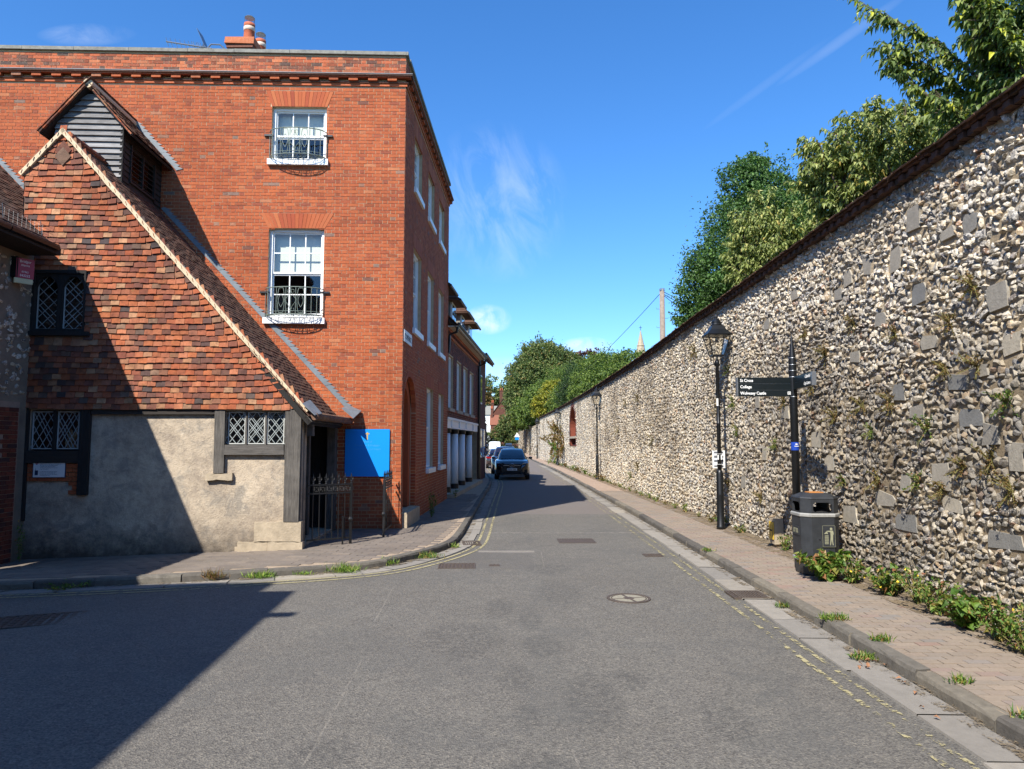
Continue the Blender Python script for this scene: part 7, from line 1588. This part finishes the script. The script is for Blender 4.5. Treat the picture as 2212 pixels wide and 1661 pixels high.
# ---------------------------------------------------------------- plants on the wall and along its foot, weeds by the kerbs
def clump(name, label, cat, p, n, r, h, size, mat, group=None, lean=(0, 0, 0), stems=6, wide=.45, hang=0, round_=False):
    t = thing(name, label, cat, tuple(p), group); m = MB(); p = np.array(p, float); L_, A_, N_ = [], [], []
    for i in range(stems):
        a = rng.uniform(0, 2*PI); d = np.array([math.cos(a)*r, math.sin(a)*r, 0])*rng.uniform(.2, 1)+np.array(lean)*rng.uniform(.5, 1); e = p+d+np.array([0, 0, h*rng.uniform(.5, 1)*(-1 if hang and rng.random() < hang else 1)]); q = (p+e)/2+np.array([0, 0, h*.12]); s = np.linspace(0, 1, 5)[:, None]; Q = (1-s)**2*(p+d*.1)+2*s*(1-s)*q+s*s*e; m.tube(Q, [.005, .004, .004, .003, .002], 3, cap=False)
        k = max(3, n//stems); f = rng.uniform(.1, 1, (k, 1)); B = (1-f)**2*(p+d*.1)+2*f*(1-f)*q+f*f*e; L_.append(B); A_.append(unit(rng.normal(0, 1, (k, 3))+d*1.5/max(r, .01)*.5+np.array([0, 0, .3]))); N_.append(unit(rng.normal(0, .5, (k, 3))+np.array([0, 0, 1.])))
    obj('stem', m, 'stem', t); P, A, Nn = map(np.concatenate, (L_, A_, N_)); L = size*rng.uniform(.6, 1.35, len(P)); cm = MB(); add_leaves(cm, P, A, Nn, L, L*(wide if not round_ else .9)*rng.uniform(.8, 1.2, len(P))); obj('foliage', cm, mat, t); return t
WPN = [(15.42, 3.5), (11.39, 3.7), (12.84, 1.91), (10.67, 3.24), (10.44, 2.32), (9.77, 3.58), (9.39, 2.1), (10.22, 1.39), (9.61, 2.42), (8.73, 3.29), (8.37, 1.49), (7.89, 1.42), (7.21, 3.54), (7.74, 2.73), (8.14, 2.08), (6.8, 2.32), (6.8, 1.49), (7.51, 1.68), (7.21, 2.72), (11.2, 2.79), (13.63, 0.9), (15.16, 2.78), (14.9, 2.19), (12.35, 2.63), (7.62, 3.22), (7.08, 1.75), (9.26, 1.47), (16.17, 2.74), (15.63, 1.0), (25.82, 3.54), (28.33, 3.51), (26.02, 1.03), (27.5, 0.62), (18.06, 4.24), (23.46, 2.03), (30.16, 2.44), (8.9, 2.44)]
for i, (y, z) in enumerate(WPN):
    lm = 'right of the litter bin' if y < 9.6 else 'near the finger post' if y < 12.2 else 'by the nearest lamp' if y < 17 else 'towards the second lamp'; hl = 'low' if z < 1.55 else 'halfway up' if z < 2.6 else 'high'; sc = rng.uniform(.8, 1.45)*(1 if y < 16 else 1.5); g = rng.random() < .35
    clump('wall_plant', f'{"greenish" if g else "dry brown"} wall plant growing {hl} in the flint wall {lm}', 'plant', (float(WX(y))-.03, y, z), int(230*sc), .13*sc, .13*sc, .032, 'leaf_weed' if g else 'leaf_dry', 'plants growing out of the flint wall', (-.09, 0, 0), 16, .4, .45)
for k, (y, z, lb_) in enumerate(((61, 2.7, 'tall brown creeper just left of the third lamp'), (56, 2.5, 'brown creeper on the wall between niche and third lamp'), (54, 1.7, 'low brown creeper close to the niche'), (62.5, 1.5, 'low brown creeper left of the third lamp'), (58.5, 1.1, 'green creeper at the foot of the third lamp'))): clump('wall_creeper', lb_, 'creeper', (float(WX(y))-.1, y, z), 700, 1.5, 1.1, .17, 'leaf_dry' if k != 4 else 'leaf_weed', 'creepers left of the arched niche', (-.2, 0, 0), 14, .5, .5)
for k, y in enumerate(np.concatenate([np.arange(16.5, 34, 1.15), np.arange(34, 62, 2.3)])):
    x = float(WX(y))-.16; s = rng.uniform(.6, 1.2)*(1 if y < 34 else 1.6); clump('foot_weed', 'green weed tuft at the wall foot ' + ('just beyond the nearest lamp' if y < 20 else 'between the nearest and second lamps' if y < 29 else 'just before the second lamp' if y < 35.3 else 'below the arched niche' if y < 52 else 'by the third lamp'), 'weed', (x, y, .12), int(80*s), .2*s, .2*s, .055*s, 'leaf_weed' if k % 4 else 'leaf_dry', 'weeds along the foot of the wall', (-.05, 0, 0), 9, .45)
big = [(4.2, 9.62, .4, .38, .075, 'leafy green shrub growing against the front of the litter bin', True, 800), (4.45, 9.45, .3, .34, .06, 'leafy green weed between the litter bin and the wall', False, 300), (4.55, 8.75, .3, .34, .07, 'green dock plant at the wall foot just right of the bin', True, 240), (4.6, 8.25, .28, .42, .05, 'tall thin flowering weed at the wall foot', False, 200), (4.52, 7.75, .34, .42, .05, 'bushy weed mixing red and green leaves at the wall foot', False, 420), (4.5, 7.2, .36, .36, .075, 'broad-leaved green weed at the wall foot', True, 330), (4.5, 6.75, .34, .4, .05, 'dense fine-leaved weed with yellow flowers at the wall foot', False, 460), (4.45, 6.3, .34, .42, .055, 'bushy green weed at the right picture edge', False, 440), (4.6, 5.8, .34, .45, .05, 'outermost weed at the right picture edge', False, 300), (4.6, 9.1, .2, .25, .045, 'small reddish weed right of the dock plant', False, 120), (4.62, 12.2, .16, .3, .05, 'weed clump before the hydrant marker', False, 130), (4.62, 11.5, .16, .42, .04, 'wispy green weed behind the finger post', False, 150), (4.6, 14.6, .2, .16, .05, 'low weed at the foot of the nearest lamp', False, 110), (4.6, 15.9, .3, .22, .055, 'green weed patch just beyond the nearest lamp', False, 220)]
for x, y, r, h, s, lb, rd, n in big: clump('foot_weed', lb, 'weed', (x, y, .12), n, r, h, s, 'leaf_weed', None, (-.05, -.02, 0), 18, .5, 0, rd)
simple('flower_yellow', '#d8b92a', .6, .1)
m = MB(); n = 14; q = np.stack([rng.uniform(4.2, 4.6, n), rng.uniform(5.9, 9.6, n), rng.uniform(.25, .55, n)], 1); add_leaves(m, q, unit(rng.normal(size=(n, 3))), unit(rng.normal(size=(n, 3))+[0, 0, 1]), .03, .03); one('yellow_flowers', m, 'flower_yellow', 'scattered little yellow flowers among the weeds at the wall foot', 'flowers', kind='stuff')
def tuft(label, p, n, r, h, mat='leaf_grass', group='grass tufts by the kerbs'):
    m = MB(); q = np.array(p)+np.stack([rng.normal(0, r*.5, n), rng.normal(0, r*.28, n), np.zeros(n)], 1); d = unit(rng.normal(0, .5, (n, 3))+np.array([0, 0, 1.])); add_leaves(m, q, d, unit(rng.normal(size=(n, 3))), h*rng.uniform(.5, 1.3, n), .012, curl=.35); return one('grass_tuft', m, mat, label, 'grass', tuple(p), group)
for lb, x, y, n, r, h, mt in (('dry grass tuft growing on the left kerb at the shadow edge', -4.25, 10.3, 120, .16, .14, 'leaf_dry'), ('bright green grass tuft in the left gutter', -3.6, 10.42, 200, .2, .1, 'leaf_grass'), ('grass tuft below the left kerb, middle of the bend', -2.5, 10.85, 240, .24, .13, 'leaf_grass'), ('small flowering tuft below the left kerb', -1.95, 11.45, 90, .13, .12, 'leaf_grass'), ('long low grass tuft where the left kerb bends', -1.45, 12.15, 260, .26, .1, 'leaf_weed'), ('tiny grass tuft at the left drain grating', -1.05, 13.3, 50, .08, .1, 'leaf_grass'), ('small tuft in the left gutter', -3.05, 10.6, 70, .14, .06, 'leaf_grass'), ('sprig between the iron gates', -3.0, 13.7, 70, .14, .07, 'leaf_grass')):
    tuft(lb, (x, y, .02+float(ground(x, y)) if mt != 'leaf_dry' else .02), n, r, h, mt)
for lb, x, y, z, n, r in (('green cushion of weed on top of the right kerb', 3.34, 7.55, .12, 260, .13), ('small weed in the joint of the right kerb', 3.4, 6.75, .12, 110, .09), ('low weed in the right gutter with dead leaves', 3.15, 6.55, .02, 180, .12), ('thin weed on the right kerb further forward', 3.42, 5.6, .12, 90, .08), ('little weed in the right gutter by the drain grating', 3.18, 8.55, .02, 90, .09), ('far weed on the right kerb', 3.3, 12.2, .12, 90, .1), ('dead grass on the near right kerb joint', 3.4, 4.9, .12, 60, .08)): tuft(lb, (x, y, z), n, r, .07, 'leaf_weed')
clump('foot_weed', 'dark stalky weed climbing the plaster at the left edge', 'weed', (-8.15, 12.0, -.02), 120, .1, .7, .05, 'leaf_weed', None, (0, -.05, 0), 5, .4); clump('foot_weed', 'shaded weeds in the left gutter', 'weed', (-6.2, 10.05, -.08), 160, .45, .1, .05, 'leaf_weed', None, (0, 0, 0), 12)
clump('foot_weed', 'weeds at the street corner by the stone step', 'weed', (-1.98, 17.7, .12), 200, .16, .75, .06, 'leaf_weed', None, (.05, 0, 0), 9); clump('foot_weed', 'dark weed by the first white column', 'weed', (-1.9, 23.6, .12), 130, .15, .3, .05, 'leaf_weed', None, (.05, 0, 0), 9)
simple('dead_leaf', '#8a6244', .9, .3, 20); m = MB(); n = 14; q = np.stack([rng.choice([3.05, 3.15, 3.1], n)+rng.normal(0, .05, n), np.where(rng.random(n) < .5, rng.normal(6.35, .12, n), rng.normal(5.5, .2, n)), np.full(n, .03)+rng.uniform(0, .02, n)], 1); add_leaves(m, q, unit(rng.normal(0, 1, (n, 3))*[1, 1, .15]), unit(rng.normal(0, .3, (n, 3))+[0, 0, 1]), .05, .03); one('dead_leaves', m, 'dead_leaf', 'scatter of dead leaves in the right gutter', 'leaves', kind='stuff')
